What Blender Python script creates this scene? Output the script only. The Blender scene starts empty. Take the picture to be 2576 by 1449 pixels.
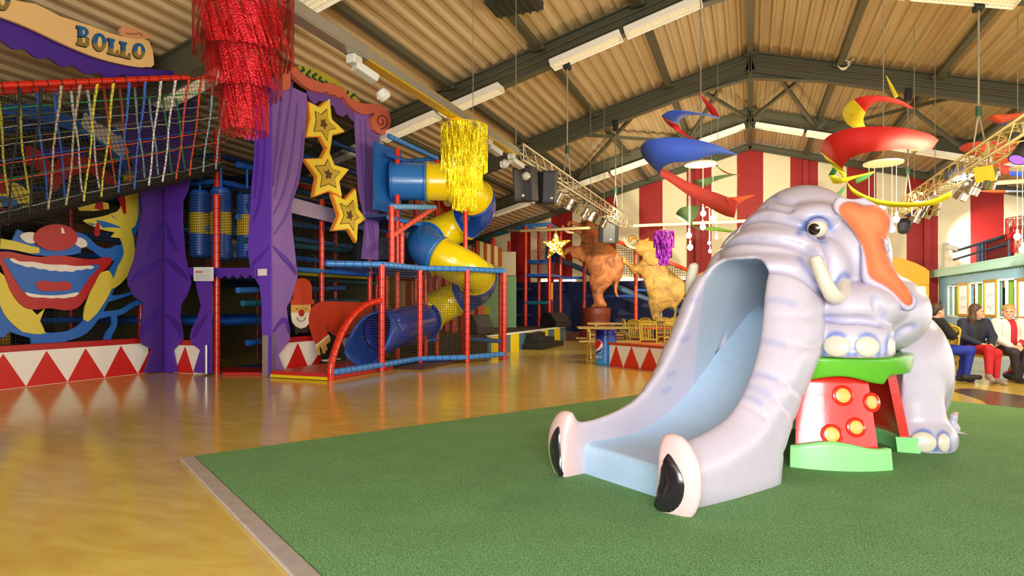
import bpy, math, random
import numpy as np
from mathutils import Vector, Matrix
random.seed(7); rng = np.random.default_rng(7)
S = bpy.context.scene
COL = S.collection
PI = math.pi
# ------------------------------------------------------------------ camera frame (used to measure the place)
F_, CX_, HY_, CH_ = 1550.0, 1288.0, 763.0, 1.3
TH_ = math.atan(599/1550); ct, st = math.cos(TH_), math.sin(TH_)
RV, WV, UV = np.array([ct, st, 0.]), np.array([-st, ct, 0.]), np.array([0, 0, 1.])
CP = np.array([0, 0, CH_])
def ray(px, py): return (px-CX_)/F_*RV + WV + (HY_-py)/F_*UV
def onp(px, py, n, d):
    r = ray(px, py); n = np.array(n, float); return CP + (d-n@CP)/(n@r)*r
def PX(px, py, x): return onp(px, py, (1, 0, 0), x)
def PY(px, py, y): return onp(px, py, (0, 1, 0), y)
def PZ(px, py, z=0.): return onp(px, py, (0, 0, 1), z)
def PD(px, py, z): return CP + z*ray(px, py)
# ------------------------------------------------------------------ materials
MATS = {}
def lin(c):
    if isinstance(c, str):
        c = c.lstrip('#'); c = [int(c[i:i+2], 16) for i in (0, 2, 4)]
    o = []
    for v in c[:3]:
        v = v/255.; o.append(v/12.92 if v <= .04045 else ((v+.055)/1.055)**2.4)
    return (*o, 1.)
def mat(name, col, rough=.5, metal=0., var=.06, scale=8., bump=0., bscale=40., emit=0., spec=.5, ecol=None, coat=0., alpha=1.):
    if name in MATS: return MATS[name]
    m = bpy.data.materials.new(name); m.use_nodes = True
    nt = m.node_tree; N, L = nt.nodes, nt.links
    b = N['Principled BSDF']
    c = lin(col)
    tc = N.new('ShaderNodeTexCoord'); nz = N.new('ShaderNodeTexNoise')
    nz.inputs['Scale'].default_value = scale; nz.inputs['Detail'].default_value = 3
    L.new(tc.outputs['Object'], nz.inputs['Vector'])
    mx = N.new('ShaderNodeMix'); mx.data_type = 'RGBA'
    mx.inputs[6].default_value = tuple(min(1, v*(1-var)) for v in c[:3])+(1,)
    mx.inputs[7].default_value = tuple(min(1, v*(1+var)) for v in c[:3])+(1,)
    L.new(nz.outputs['Fac'], mx.inputs[0]); L.new(mx.outputs[2], b.inputs['Base Color'])
    b.inputs['Roughness'].default_value = rough; b.inputs['Metallic'].default_value = metal
    b.inputs['Specular IOR Level'].default_value = spec
    if coat: b.inputs['Coat Weight'].default_value = coat; b.inputs['Coat Roughness'].default_value = .1
    if bump:
        n2 = N.new('ShaderNodeTexNoise'); n2.inputs['Scale'].default_value = bscale; n2.inputs['Detail'].default_value = 2
        L.new(tc.outputs['Object'], n2.inputs['Vector'])
        bp = N.new('ShaderNodeBump'); bp.inputs['Strength'].default_value = bump; bp.inputs['Distance'].default_value = .01
        L.new(n2.outputs['Fac'], bp.inputs['Height']); L.new(bp.outputs['Normal'], b.inputs['Normal'])
    if emit:
        b.inputs['Emission Color'].default_value = lin(ecol or col); b.inputs['Emission Strength'].default_value = emit
    if alpha < 1: b.inputs['Alpha'].default_value = alpha
    MATS[name] = m; return m
def netmat(name, col, cell, width, axes, rough=.7):
    """knotted net: thin cords of a square mesh; open between them. axes: two unit vectors spanning the net"""
    if name in MATS: return MATS[name]
    m = bpy.data.materials.new(name); m.use_nodes = True
    nt = m.node_tree; N, L = nt.nodes, nt.links
    b = N['Principled BSDF']; b.inputs['Base Color'].default_value = lin(col); b.inputs['Roughness'].default_value = rough
    tc = N.new('ShaderNodeTexCoord'); mk = []
    for a in axes:
        d = N.new('ShaderNodeVectorMath'); d.operation = 'DOT_PRODUCT'; d.inputs[1].default_value = a
        L.new(tc.outputs['Object'], d.inputs[0])
        q = N.new('ShaderNodeMath'); q.operation = 'PINGPONG'; q.inputs[1].default_value = cell/2
        L.new(d.outputs['Value'], q.inputs[0])
        l = N.new('ShaderNodeMath'); l.operation = 'LESS_THAN'; l.inputs[1].default_value = width/2
        L.new(q.outputs[0], l.inputs[0]); mk.append(l)
    mx = N.new('ShaderNodeMath'); mx.operation = 'MAXIMUM'
    L.new(mk[0].outputs[0], mx.inputs[0]); L.new(mk[1].outputs[0], mx.inputs[1])
    L.new(mx.outputs[0], b.inputs['Alpha'])
    MATS[name] = m; return m
# ------------------------------------------------------------------ mesh builder
def frame_from(d):
    d = np.array(d, float); d = d/np.linalg.norm(d)
    a = np.array([0, 0, 1.]) if abs(d[2]) < .9 else np.array([1., 0, 0])
    u = np.cross(a, d); u /= np.linalg.norm(u); v = np.cross(d, u)
    return u, v, d
class MB:
    def __init__(s): s.v = []; s.f = []; s.mi = []; s.sm = []
    def add(s, vs, fs, mi=0, smooth=False):
        o = len(s.v); s.v += [tuple(map(float, p)) for p in vs]
        for f in fs: s.f.append(tuple(i+o for i in f)); s.mi.append(mi); s.sm.append(smooth)
        return s
    def box(s, c, d, mi=0, ax=None):
        ax = ax or ((1, 0, 0), (0, 1, 0), (0, 0, 1)); c = np.array(c, float)
        A = [np.array(a, float)*h/2 for a, h in zip(ax, d)]
        vs = [c+i*A[0]+j*A[1]+k*A[2] for i in (-1, 1) for j in (-1, 1) for k in (-1, 1)]
        return s.add(vs, [(0, 1, 3, 2), (4, 6, 7, 5), (0, 4, 5, 1), (2, 3, 7, 6), (0, 2, 6, 4), (1, 5, 7, 3)], mi)
    def bar(s, p, q, w, h, mi=0, up=(0, 0, 1)):
        p, q = np.array(p, float), np.array(q, float); d = q-p; L = np.linalg.norm(d); d = d/L
        u = np.cross(d, up)
        if np.linalg.norm(u) < 1e-4: u = np.cross(d, (1, 0, 0))
        u /= np.linalg.norm(u); v = np.cross(u, d)
        return s.box((p+q)/2, (L, w, h), mi, (d, u, v))
    def cyl(s, p, q, r, r2=None, n=12, mi=0, caps=True):
        p, q = np.array(p, float), np.array(q, float); r2 = r if r2 is None else r2
        u, v, d = frame_from(q-p); vs = []
        for c, rr in ((p, r), (q, r2)):
            for i in range(n):
                a = 2*PI*i/n; vs.append(c+rr*(math.cos(a)*u+math.sin(a)*v))
        s.add(vs, [(i, (i+1) % n, n+(i+1) % n, n+i) for i in range(n)], mi, True)
        if caps: s.add(vs, [tuple(range(n-1, -1, -1)), tuple(range(n, 2*n))], mi)
        return s
    def tube(s, pts, r, n=10, mi=0, closed=False, caps=True):
        P = [np.array(p, float) for p in pts]; m = len(P)
        rs = r if hasattr(r, '__len__') else [r]*m
        vs = []; u = None
        for i in range(m):
            t = (P[(i+1) % m]-P[i-1]) if closed else (P[min(i+1, m-1)]-P[max(i-1, 0)])
            t = t/(np.linalg.norm(t)+1e-9)
            if u is None: u, w, _ = frame_from(t)
            u = u-t*(u@t); u /= (np.linalg.norm(u)+1e-9); w = np.cross(t, u)
            for k in range(n):
                a = 2*PI*k/n; vs.append(P[i]+rs[i]*(math.cos(a)*u+math.sin(a)*w))
        fs = []
        for i in range(m if closed else m-1):
            j = (i+1) % m
            for k in range(n): fs.append((i*n+k, i*n+(k+1) % n, j*n+(k+1) % n, j*n+k))
        s.add(vs, fs, mi, True)
        if caps and not closed: s.add(vs, [tuple(range(n-1, -1, -1)), tuple(range((m-1)*n, m*n))], mi)
        return s
    def lathe(s, prof, c=(0, 0, 0), ax=(0, 0, 1), n=20, mi=0, smooth=True, mis=None):
        u, v, d = frame_from(ax); c = np.array(c, float); vs = []; m = len(prof)
        for r, h in prof:
            for k in range(n):
                a = 2*PI*k/n; vs.append(c+d*h+r*(math.cos(a)*u+math.sin(a)*v))
        for i in range(m-1):
            s.add(vs, [], 0)
            o = len(s.v)-len(vs)
            for k in range(n):
                s.f.append((o+i*n+k, o+i*n+(k+1) % n, o+(i+1)*n+(k+1) % n, o+(i+1)*n+k))
                s.mi.append(mis[i] if mis else mi); s.sm.append(smooth)
        return s
    def ell(s, c, r, mi=0, nu=16, nv=10, ax=None):
        c = np.array(c, float); r = r if hasattr(r, '__len__') else (r, r, r)
        ax = ax or ((1, 0, 0), (0, 1, 0), (0, 0, 1)); A = [np.array(a, float)*q for a, q in zip(ax, r)]
        vs = [c-A[2]]
        for j in range(1, nv):
            t = -PI/2+PI*j/nv
            for i in range(nu):
                a = 2*PI*i/nu; vs.append(c+math.cos(t)*(math.cos(a)*A[0]+math.sin(a)*A[1])+math.sin(t)*A[2])
        vs.append(c+A[2]); fs = []
        for i in range(nu): fs.append((0, 1+(i+1) % nu, 1+i)); 
        for j in range(nv-2):
            for i in range(nu):
                a = 1+j*nu; fs.append((a+i, a+(i+1) % nu, a+nu+(i+1) % nu, a+nu+i))
        a = 1+(nv-2)*nu; t = len(vs)-1
        for i in range(nu): fs.append((a+i, a+(i+1) % nu, t))
        return s.add(vs, fs, mi, True)
    def prism(s, pts, nrm, th, mi=0, mi_side=None, back=True):
        """outline (3D points in one plane) given depth th along nrm (front face at the points, body behind them)"""
        P = [np.array(p, float) for p in pts]; nrm = np.array(nrm, float); nrm /= np.linalg.norm(nrm); n = len(P)
        ar = sum(np.cross(P[i], P[(i+1) % n]) for i in range(n))@nrm
        if ar < 0: P = P[::-1]
        Q = [p-nrm*th for p in P]; mi_side = mi if mi_side is None else mi_side
        s.add(P+Q, [tuple(range(n))], mi)
        o = len(s.v)-2*n
        for i in range(n):
            j = (i+1) % n; s.f.append((o+i, o+n+i, o+n+j, o+j)); s.mi.append(mi_side); s.sm.append(False)
        if back: s.f.append(tuple(o+n+i for i in range(n-1, -1, -1))); s.mi.append(mi_side); s.sm.append(False)
        return s
    def build(s, name, mats, parent=None, bevel=0., sub=0):
        me = bpy.data.meshes.new(name); me.from_pydata(s.v, [], s.f)
        mats = mats if isinstance(mats, (list, tuple)) else [mats]
        for m in mats: me.materials.append(m)
        me.polygons.foreach_set('material_index', s.mi); me.polygons.foreach_set('use_smooth', s.sm)
        me.update(); o = bpy.data.objects.new(name, me); COL.objects.link(o)
        if parent is not None: adopt(o, parent)
        if bevel:
            b = o.modifiers.new('bevel', 'BEVEL'); b.width = bevel; b.segments = 2; b.limit_method = 'ANGLE'
        if sub:
            b = o.modifiers.new('subdivision', 'SUBSURF'); b.levels = b.render_levels = sub
        return o
def world_of(o):
    m = Matrix.LocRotScale(o.location, o.rotation_euler, o.scale)
    return world_of(o.parent) @ o.matrix_parent_inverse @ m if o.parent else m
def adopt(o, parent):
    o.parent = parent; o.matrix_parent_inverse = world_of(parent).inverted()
def tag(o, label, cat, group=None, kind=None):
    if label: o['label'] = label
    if cat: o['category'] = cat
    if group: o['group'] = group
    if kind: o['kind'] = kind
    return o
def thing(name, label, cat, loc=(0, 0, 0), rz=0., group=None):
    o = bpy.data.objects.new(name, None); COL.objects.link(o); o.empty_display_size = .1
    o.location = tuple(map(float, loc)); o.rotation_euler = (0, 0, rz)
    return tag(o, label, cat, group)
def struct(o): o['kind'] = 'structure'; return o
def kids(o): return [c for c in COL.objects if c.parent is o]
def dup(root, loc=None, rz=None, label=None, group=None, sc=None):
    def rec(o, par):
        c = o.copy(); COL.objects.link(c)
        if par is not None: c.parent = par
        for k in KID.get(o.name, []): rec(k, c)
        return c
    c = rec(root, None)
    if loc is not None: c.location = tuple(map(float, loc))
    if rz is not None: c.rotation_euler = (0, 0, rz)
    if sc: c.scale = (sc, sc, sc)
    if label: c['label'] = label
    if group: c['group'] = group
    return c
KID = {}
def index_kids():
    KID.clear()
    for o in COL.objects:
        if o.parent: KID.setdefault(o.parent.name, []).append(o)
def smooth_curve(pts, n=6, closed=False):
    P = np.array(pts, float); m = len(P); out = []
    rngi = range(m if closed else m-1)
    for i in rngi:
        if closed: a, b, c, d = P[i-1], P[i], P[(i+1) % m], P[(i+2) % m]
        else: a, b, c, d = P[max(i-1, 0)], P[i], P[i+1], P[min(i+2, m-1)]
        for k in range(n):
            t = k/n; out.append(.5*((2*b)+(-a+c)*t+(2*a-5*b+4*c-d)*t*t+(-a+3*b-3*c+d)*t**3))
    if not closed: out.append(P[-1])
    return np.array(out)
# ------------------------------------------------------------------ sculpting field (signed distance on a grid -> mesh)
class Field:
    def __init__(s, lo, hi, h):
        s.lo = np.array(lo, np.float32); s.h = h
        s.n = [int(math.ceil((b-a)/h))+1 for a, b in zip(lo, hi)]
        s.ax = [np.float32(s.lo[i]+h*np.arange(s.n[i])) for i in range(3)]
        s.d = np.full(s.n, 9., np.float32)
    def sl(s, lo, hi):
        r = []
        for i in range(3):
            a = max(0, int((lo[i]-s.lo[i])/s.h)); b = min(s.n[i], int((hi[i]-s.lo[i])/s.h)+2); r.append(slice(a, max(b, a)))
        return tuple(r)
    def xyz(s, q): return (s.ax[0][q[0]][:, None, None], s.ax[1][q[1]][None, :, None], s.ax[2][q[2]][None, None, :])
    def comb(s, q, d, k, op):
        D = s.d[q]; d = d.astype(np.float32)
        if op == 'sub': d = -d
        if op == 'add':
            if k > 0:
                h = np.clip(.5+.5*(D-d)/k, 0, 1); s.d[q] = D*(1-h)+d*h-k*h*(1-h)
            else: s.d[q] = np.minimum(D, d)
        else:
            if k > 0:
                h = np.clip(.5-.5*(D-d)/k, 0, 1); s.d[q] = D*(1-h)+d*h+k*h*(1-h)
            else: s.d[q] = np.maximum(D, d)
    def ell(s, c, r, k=.05, op='add', R=None):
        r = np.array(r if hasattr(r, '__len__') else (r, r, r), float); m = max(r)*1.0+.12+k
        q = s.sl(np.array(c)-m, np.array(c)+m); X, Y, Z = s.xyz(q); x, y, z = X-c[0], Y-c[1], Z-c[2]
        if R is not None:
            R = np.array(R); x, y, z = (R[i][0]*x+R[i][1]*y+R[i][2]*z for i in range(3))
        k0 = np.sqrt((x/r[0])**2+(y/r[1])**2+(z/r[2])**2); k1 = np.sqrt((x/r[0]**2)**2+(y/r[1]**2)**2+(z/r[2]**2)**2)
        s.comb(q, k0*(k0-1)/np.maximum(k1, 1e-6), k, op); return s
    def cap(s, a, b, ra, rb=None, k=.03, op='add'):
        a, b = np.array(a, float), np.array(b, float); rb = ra if rb is None else rb; m = max(ra, rb)+.1+k
        q = s.sl(np.minimum(a, b)-m, np.maximum(a, b)+m); X, Y, Z = s.xyz(q); ba = b-a; L = max(ba@ba, 1e-9)
        t = np.clip(((X-a[0])*ba[0]+(Y-a[1])*ba[1]+(Z-a[2])*ba[2])/L, 0, 1)
        d = np.sqrt((X-a[0]-t*ba[0])**2+(Y-a[1]-t*ba[1])**2+(Z-a[2]-t*ba[2])**2)-(ra+(rb-ra)*t)
        s.comb(q, d, k, op); return s
    def path(s, pts, rs, k=.03, op='add'):
        for i in range(len(pts)-1): s.cap(pts[i], pts[i+1], rs[i], rs[i+1], k, op)
        return s
    def func(s, lo, hi, fn, k=.03, op='add'):
        q = s.sl(lo, hi); X, Y, Z = s.xyz(q); s.comb(q, np.broadcast_to(fn(X, Y, Z), s.d[q].shape).copy(), k, op); return s
    def sample(s, p):
        g = (np.asarray(p)-s.lo)/s.h; g = np.clip(g, 0, np.array(s.n)-1.001); i = g.astype(int); f = g-i; o = 0
        for a in (0, 1):
            for b in (0, 1):
                for c in (0, 1):
                    w = (f[..., 0] if a else 1-f[..., 0])*(f[..., 1] if b else 1-f[..., 1])*(f[..., 2] if c else 1-f[..., 2])
                    o = o+w*s.d[i[..., 0]+a, i[..., 1]+b, i[..., 2]+c]
        return o
    def march(s, o, dirn, t0, t1):
        o, dirn = np.array(o), np.array(dirn); L = np.linalg.norm(dirn); ts = np.arange(t0, t1, s.h*.5)/L
        P = o+ts[:, None]*dirn; inb = np.all((P >= s.lo) & (P <= s.lo+s.h*(np.array(s.n)-1)), axis=1)
        d = np.where(inb, s.sample(P), 9); i = np.argmax(d < 0)
        return P[i] if d[i] < 0 else None
    def mesh(s):
        d = s.d; ins = d < 0; nx, ny, nz = s.n
        c = [ins[i:nx-1+i, j:ny-1+j, k:nz-1+k] for i in (0, 1) for j in (0, 1) for k in (0, 1)]
        sm = sum(x.astype(np.int8) for x in c); act = (sm > 0) & (sm < 8); idx = -np.ones(act.shape, np.int64)
        I = np.argwhere(act); idx[act] = np.arange(len(I))
        acc = np.zeros((len(I), 3)); cnt = np.zeros(len(I)); x, y, z = I.T
        cor = {(i, j, k): d[x+i, y+j, z+k] for i in (0, 1) for j in (0, 1) for k in (0, 1)}
        for a in cor:
            for ax in range(3):
                if a[ax] == 0:
                    b = list(a); b[ax] = 1; b = tuple(b); da, db = cor[a], cor[b]; m = (da < 0) != (db < 0)
                    t = np.where(m, da/np.where(m, da-db, 1), 0)
                    for e in range(3): acc[:, e] += np.where(m, a[e]+(t if e == ax else 0), 0)
                    cnt += m
        V = s.lo+s.h*(I+acc/cnt[:, None]); Fs = []
        for ax in range(3):
            b, c2 = [e for e in range(3) if e != ax]
            A = [slice(1, -1)]*3; A[ax] = slice(0, -1); B = list(A); B[ax] = slice(1, None)
            pa = ins[tuple(A)]; pb = ins[tuple(B)]; df = np.argwhere(pa != pb)
            if not len(df): continue
            G = df.copy(); G[:, b] += 1; G[:, c2] += 1
            fl = pa[tuple(df.T)]
            def ii(ob, oc):
                H = G.copy(); H[:, b] -= ob; H[:, c2] -= oc; return idx[tuple(H.T)]
            Q = np.stack([ii(1, 1), ii(0, 1), ii(0, 0), ii(1, 0)], 1)
            if ax == 1: fl = ~fl
            Q[~fl] = Q[~fl][:, ::-1]; Fs.append(Q)
        return V, np.concatenate(Fs)
def field_mesh(name, fld, mats, parent=None, xf=None, paint=None, pick=None, relax=2):
    V, Q = fld.mesh()
    # a little relaxing evens the grid
    for _ in range(relax):
        acc = np.zeros_like(V); cn = np.zeros(len(V))
        for k in range(4):
            a, b = Q[:, k], Q[:, (k+1) % 4]
            np.add.at(acc, a, V[b]); np.add.at(cn, a, 1); np.add.at(acc, b, V[a]); np.add.at(cn, b, 1)
        V = .5*V+.5*acc/np.maximum(cn, 1)[:, None]
    W = xf(V) if xf else V
    me = bpy.data.meshes.new(name); me.vertices.add(len(W)); me.vertices.foreach_set('co', np.asarray(W, np.float32).ravel())
    me.loops.add(Q.size); me.loops.foreach_set('vertex_index', Q.astype(np.int32).ravel())
    me.polygons.add(len(Q)); me.polygons.foreach_set('loop_start', np.arange(0, Q.size, 4, dtype=np.int32))
    try: me.polygons.foreach_set('loop_total', np.full(len(Q), 4, np.int32))
    except Exception: pass
    me.polygons.foreach_set('use_smooth', np.ones(len(Q), bool))
    for m in (mats if isinstance(mats, (list, tuple)) else [mats]): me.materials.append(m)
    if pick is not None: me.polygons.foreach_set('material_index', pick(V[Q].mean(1)).astype(np.int32))
    me.update(calc_edges=True); me.validate()
    if paint is not None:
        ca = me.color_attributes.new('paint', 'FLOAT_COLOR', 'POINT'); ca.data.foreach_set('color', np.asarray(paint(V), np.float32).ravel())
    o = bpy.data.objects.new(name, me); COL.objects.link(o)
    if parent is not None: adopt(o, parent)
    return o
def poly_sdf(x, y, P):
    """signed distance to a closed 2-D outline (negative inside)"""
    P = np.array(P, float); d = np.full(np.broadcast(x, y).shape, 1e9); ins = np.zeros(d.shape, bool); j = len(P)-1
    for i in range(len(P)):
        a, b = P[i], P[j]; e = b-a; L = e@e+1e-12
        t = np.clip(((x-a[0])*e[0]+(y-a[1])*e[1])/L, 0, 1)
        d = np.minimum(d, (x-a[0]-t*e[0])**2+(y-a[1]-t*e[1])**2)
        c = ((a[1] > y) != (b[1] > y)) & (x < (b[0]-a[0])*(y-a[1])/((b[1]-a[1]) if b[1] != a[1] else 1e-12)+a[0]); ins ^= c; j = i
    d = np.sqrt(d); return np.where(ins, -d, d)
def smin(a, b, k): h = np.clip(.5+.5*(b-a)/k, 0, 1); return b*(1-h)+a*h-k*h*(1-h)
def smax(a, b, k): return -smin(-a, -b, k)
# ------------------------------------------------------------------ camera
cd = bpy.data.cameras.new('camera'); cam = bpy.data.objects.new('camera', cd); COL.objects.link(cam); S.camera = cam
cd.sensor_width = 36; cd.lens = F_/2576*36; cd.shift_y = (HY_-724.5)/2576
cam.location = (0, 0, CH_); cam.rotation_euler = (PI/2, 0, TH_); cd.clip_end = 200
# ------------------------------------------------------------------ shell
RIDGE, SL, DB, XL, XR, YF = 8.0, .2745, 27.8, -17., 14., -8.
def roof_z(x): return RIDGE-SL*abs(x)
def floor_material():
    m = bpy.data.materials.new('yellow_lino'); m.use_nodes = True; N, L = m.node_tree.nodes, m.node_tree.links; b = N['Principled BSDF']
    tc = N.new('ShaderNodeTexCoord'); mp = N.new('ShaderNodeMapping'); mp.inputs['Scale'].default_value = (1, 3.2, 1); mp.inputs['Rotation'].default_value = (0, 0, .4)
    L.new(tc.outputs['Object'], mp.inputs['Vector'])
    n1 = N.new('ShaderNodeTexNoise'); n1.inputs['Scale'].default_value = 2.2; n1.inputs['Detail'].default_value = 7; n1.inputs['Distortion'].default_value = .8
    L.new(mp.outputs[0], n1.inputs['Vector'])
    cr = N.new('ShaderNodeValToRGB'); e = cr.color_ramp.elements
    e[0].position = .25; e[0].color = lin('#cba94c'); e[1].position = .75; e[1].color = lin('#dfc663')
    L.new(n1.outputs['Fac'], cr.inputs[0]); L.new(cr.outputs[0], b.inputs['Base Color'])
    n2 = N.new('ShaderNodeTexNoise'); n2.inputs['Scale'].default_value = 1.5; n2.inputs['Detail'].default_value = 3
    L.new(tc.outputs['Object'], n2.inputs['Vector'])
    bp = N.new('ShaderNodeBump'); bp.inputs['Strength'].default_value = .06; bp.inputs['Distance'].default_value = .02
    L.new(n2.outputs['Fac'], bp.inputs['Height']); L.new(bp.outputs[0], b.inputs['Normal'])
    b.inputs['Roughness'].default_value = .15; b.inputs['Specular IOR Level'].default_value = .55
    return m
M_FLOOR = floor_material()
f = MB().box(((XL+XR)/2, (YF+DB)/2, -.1), (XR-XL, DB-YF, .2)).build('floor', M_FLOOR); struct(f)
# darker inlay in the floor, right of the turf
inl = [PZ(x, y, .0) for x, y in smooth_curve([(2395, 982), (2440, 978), (2500, 985), (2600, 1000), (2700, 1015), (2700, 1050), (2560, 1036), (2520, 1030), (2490, 1022), (2470, 1008), (2435, 996)], 4, True)]
struct(MB().prism([p+np.array([0, 0, .004]) for p in inl], (0, 0, 1), .003).build('floor_inlay', mat('brown_lino', '#5a4a3c', .25, scale=4, var=.15)))
# corrugated roof: real trapezoid ribs along the hall
def corrugated():
    mb = MB(); per, dep = .25, .055; prof = []
    x = XL
    while x < XR:
        for dx, k in ((0, 0), (.03, 0), (.06, 1), (.19, 1), (.22, 0)): prof.append((x+dx, k*dep))
        x += per
    vs = []; Y0, Y1 = YF, DB
    for x, k in prof: vs += [(x, Y0, roof_z(x)+k), (x, Y1, roof_z(x)+k)]
    n = len(prof); mb.add(vs, [(2*i, 2*i+1, 2*i+3, 2*i+2) for i in range(n-1)])
    vs2 = [(XL, Y0, roof_z(XL)+.12), (XL, Y1, roof_z(XL)+.12), (0, Y0, RIDGE+.12), (0, Y1, RIDGE+.12), (XR, Y0, roof_z(XR)+.12), (XR, Y1, roof_z(XR)+.12)]
    mb.add(vs2, [(0, 1, 3, 2), (2, 3, 5, 4)])
    return mb
def roof_material():
    m = bpy.data.materials.new('roof_sheet'); m.use_nodes = True; N, L = m.node_tree.nodes, m.node_tree.links; b = N['Principled BSDF']
    tc = N.new('ShaderNodeTexCoord'); mp = N.new('ShaderNodeMapping'); mp.inputs['Scale'].default_value = (4, .25, 4); L.new(tc.outputs['Object'], mp.inputs[0])
    n1 = N.new('ShaderNodeTexNoise'); n1.inputs['Scale'].default_value = 1.2; n1.inputs['Detail'].default_value = 4; L.new(mp.outputs[0], n1.inputs['Vector'])
    cr = N.new('ShaderNodeValToRGB'); e = cr.color_ramp.elements
    e[0].position = .3; e[0].color = lin('#b0946e'); e[1].position = .7; e[1].color = lin('#c4ad84'); L.new(n1.outputs['Fac'], cr.inputs[0]); L.new(cr.outputs[0], b.inputs['Base Color'])
    b.inputs['Roughness'].default_value = .45; return m
struct(corrugated().build('ceiling', roof_material()))
def stripes_material():
    m = bpy.data.materials.new('striped_paint'); m.use_nodes = True; N, L = m.node_tree.nodes, m.node_tree.links; b = N['Principled BSDF']
    tc = N.new('ShaderNodeTexCoord'); sp = N.new('ShaderNodeSeparateXYZ'); L.new(tc.outputs['Object'], sp.inputs[0])
    nz = N.new('ShaderNodeTexNoise'); nz.inputs['Scale'].default_value = 3; L.new(tc.outputs['Object'], nz.inputs['Vector'])
    w = N.new('ShaderNodeMath'); w.operation = 'MULTIPLY_ADD'; w.inputs[1].default_value = .02; L.new(nz.outputs['Fac'], w.inputs[0]); L.new(sp.outputs[0], w.inputs[2])
    a = N.new('ShaderNodeMath'); a.operation = 'ADD'; a.inputs[1].default_value = 100*1.03*2+.51; L.new(w.outputs[0], a.inputs[0])
    md = N.new('ShaderNodeMath'); md.operation = 'MODULO'; md.inputs[1].default_value = 2.06; L.new(a.outputs[0], md.inputs[0])
    lt = N.new('ShaderNodeMath'); lt.operation = 'LESS_THAN'; lt.inputs[1].default_value = 1.03; L.new(md.outputs[0], lt.inputs[0])
    mx = N.new('ShaderNodeMix'); mx.data_type = 'RGBA'; mx.inputs[6].default_value = lin('#f2e6c4'); mx.inputs[7].default_value = lin('#a01210')
    L.new(lt.outputs[0], mx.inputs[0]); L.new(mx.outputs[2], b.inputs['Base Color'])
    # sheet joints
    pz = N.new('ShaderNodeMath'); pz.operation = 'PINGPONG'; pz.inputs[1].default_value = .125; L.new(sp.outputs[2], pz.inputs[0])
    sm = N.new('ShaderNodeMath'); sm.operation = 'LESS_THAN'; sm.inputs[1].default_value = .012; L.new(pz.outputs[0], sm.inputs[0])
    bp = N.new('ShaderNodeBump'); bp.inputs['Strength'].default_value = .5; bp.inputs['Distance'].default_value = .02; bp.invert = True
    L.new(sm.outputs[0], bp.inputs['Height']); L.new(bp.outputs[0], b.inputs['Normal'])
    b.inputs['Roughness'].default_value = .55; return m
wb = MB(); wb.prism([(XL, DB, 0), (XR, DB, 0), (XR, DB, roof_z(XR)), (0, DB, RIDGE), (XL, DB, roof_z(XL))], (0, -1, 0), .2)
struct(wb.build('wall_back', stripes_material()))
struct(MB().box((-11, YF-.1, 2.5), (12, .2, 5)).build('wall_front', mat('cream_wall', '#d8ccb0', .6)))
struct(MB().box((XL-.1, (YF+DB)/2, 1.7), (.2, DB-YF, 3.5)).build('wall_left', mat('dark_wall', '#4a4038', .7)))
# lower part of the back wall: deep blue boarding with a slit of daylight above it
DBLUE = mat('deep_blue_boarding', '#10205c', .55, scale=3, var=.15)
struct(MB().box((-4, DB-.06, 1.15), (16, .1, 2.3)).build('trim_1', DBLUE))
sl = MB()
for a, b in ((-9.3, -7.6), (-6.3, -4.9), (-4.7, -2.4), (-.6, .9)): sl.box(((a+b)/2, DB-.06, 2.37), (b-a, .08, .09))
struct(sl.build('window_1', mat('daylight_slit', '#fff6e8', .4, emit=3.)))
wn = MB(); wn.box((-2.9, DB-.13, 1.05), (1.5, .04, .95), 0); wn.box((-2.9, DB-.16, 1.05), (1.42, .04, .87), 1)
struct(wn.build('window_2', [mat('window_edge', '#b8d0e8', .4, emit=1.2), mat('window_blue_blind', '#101868', .5)]))
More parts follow.
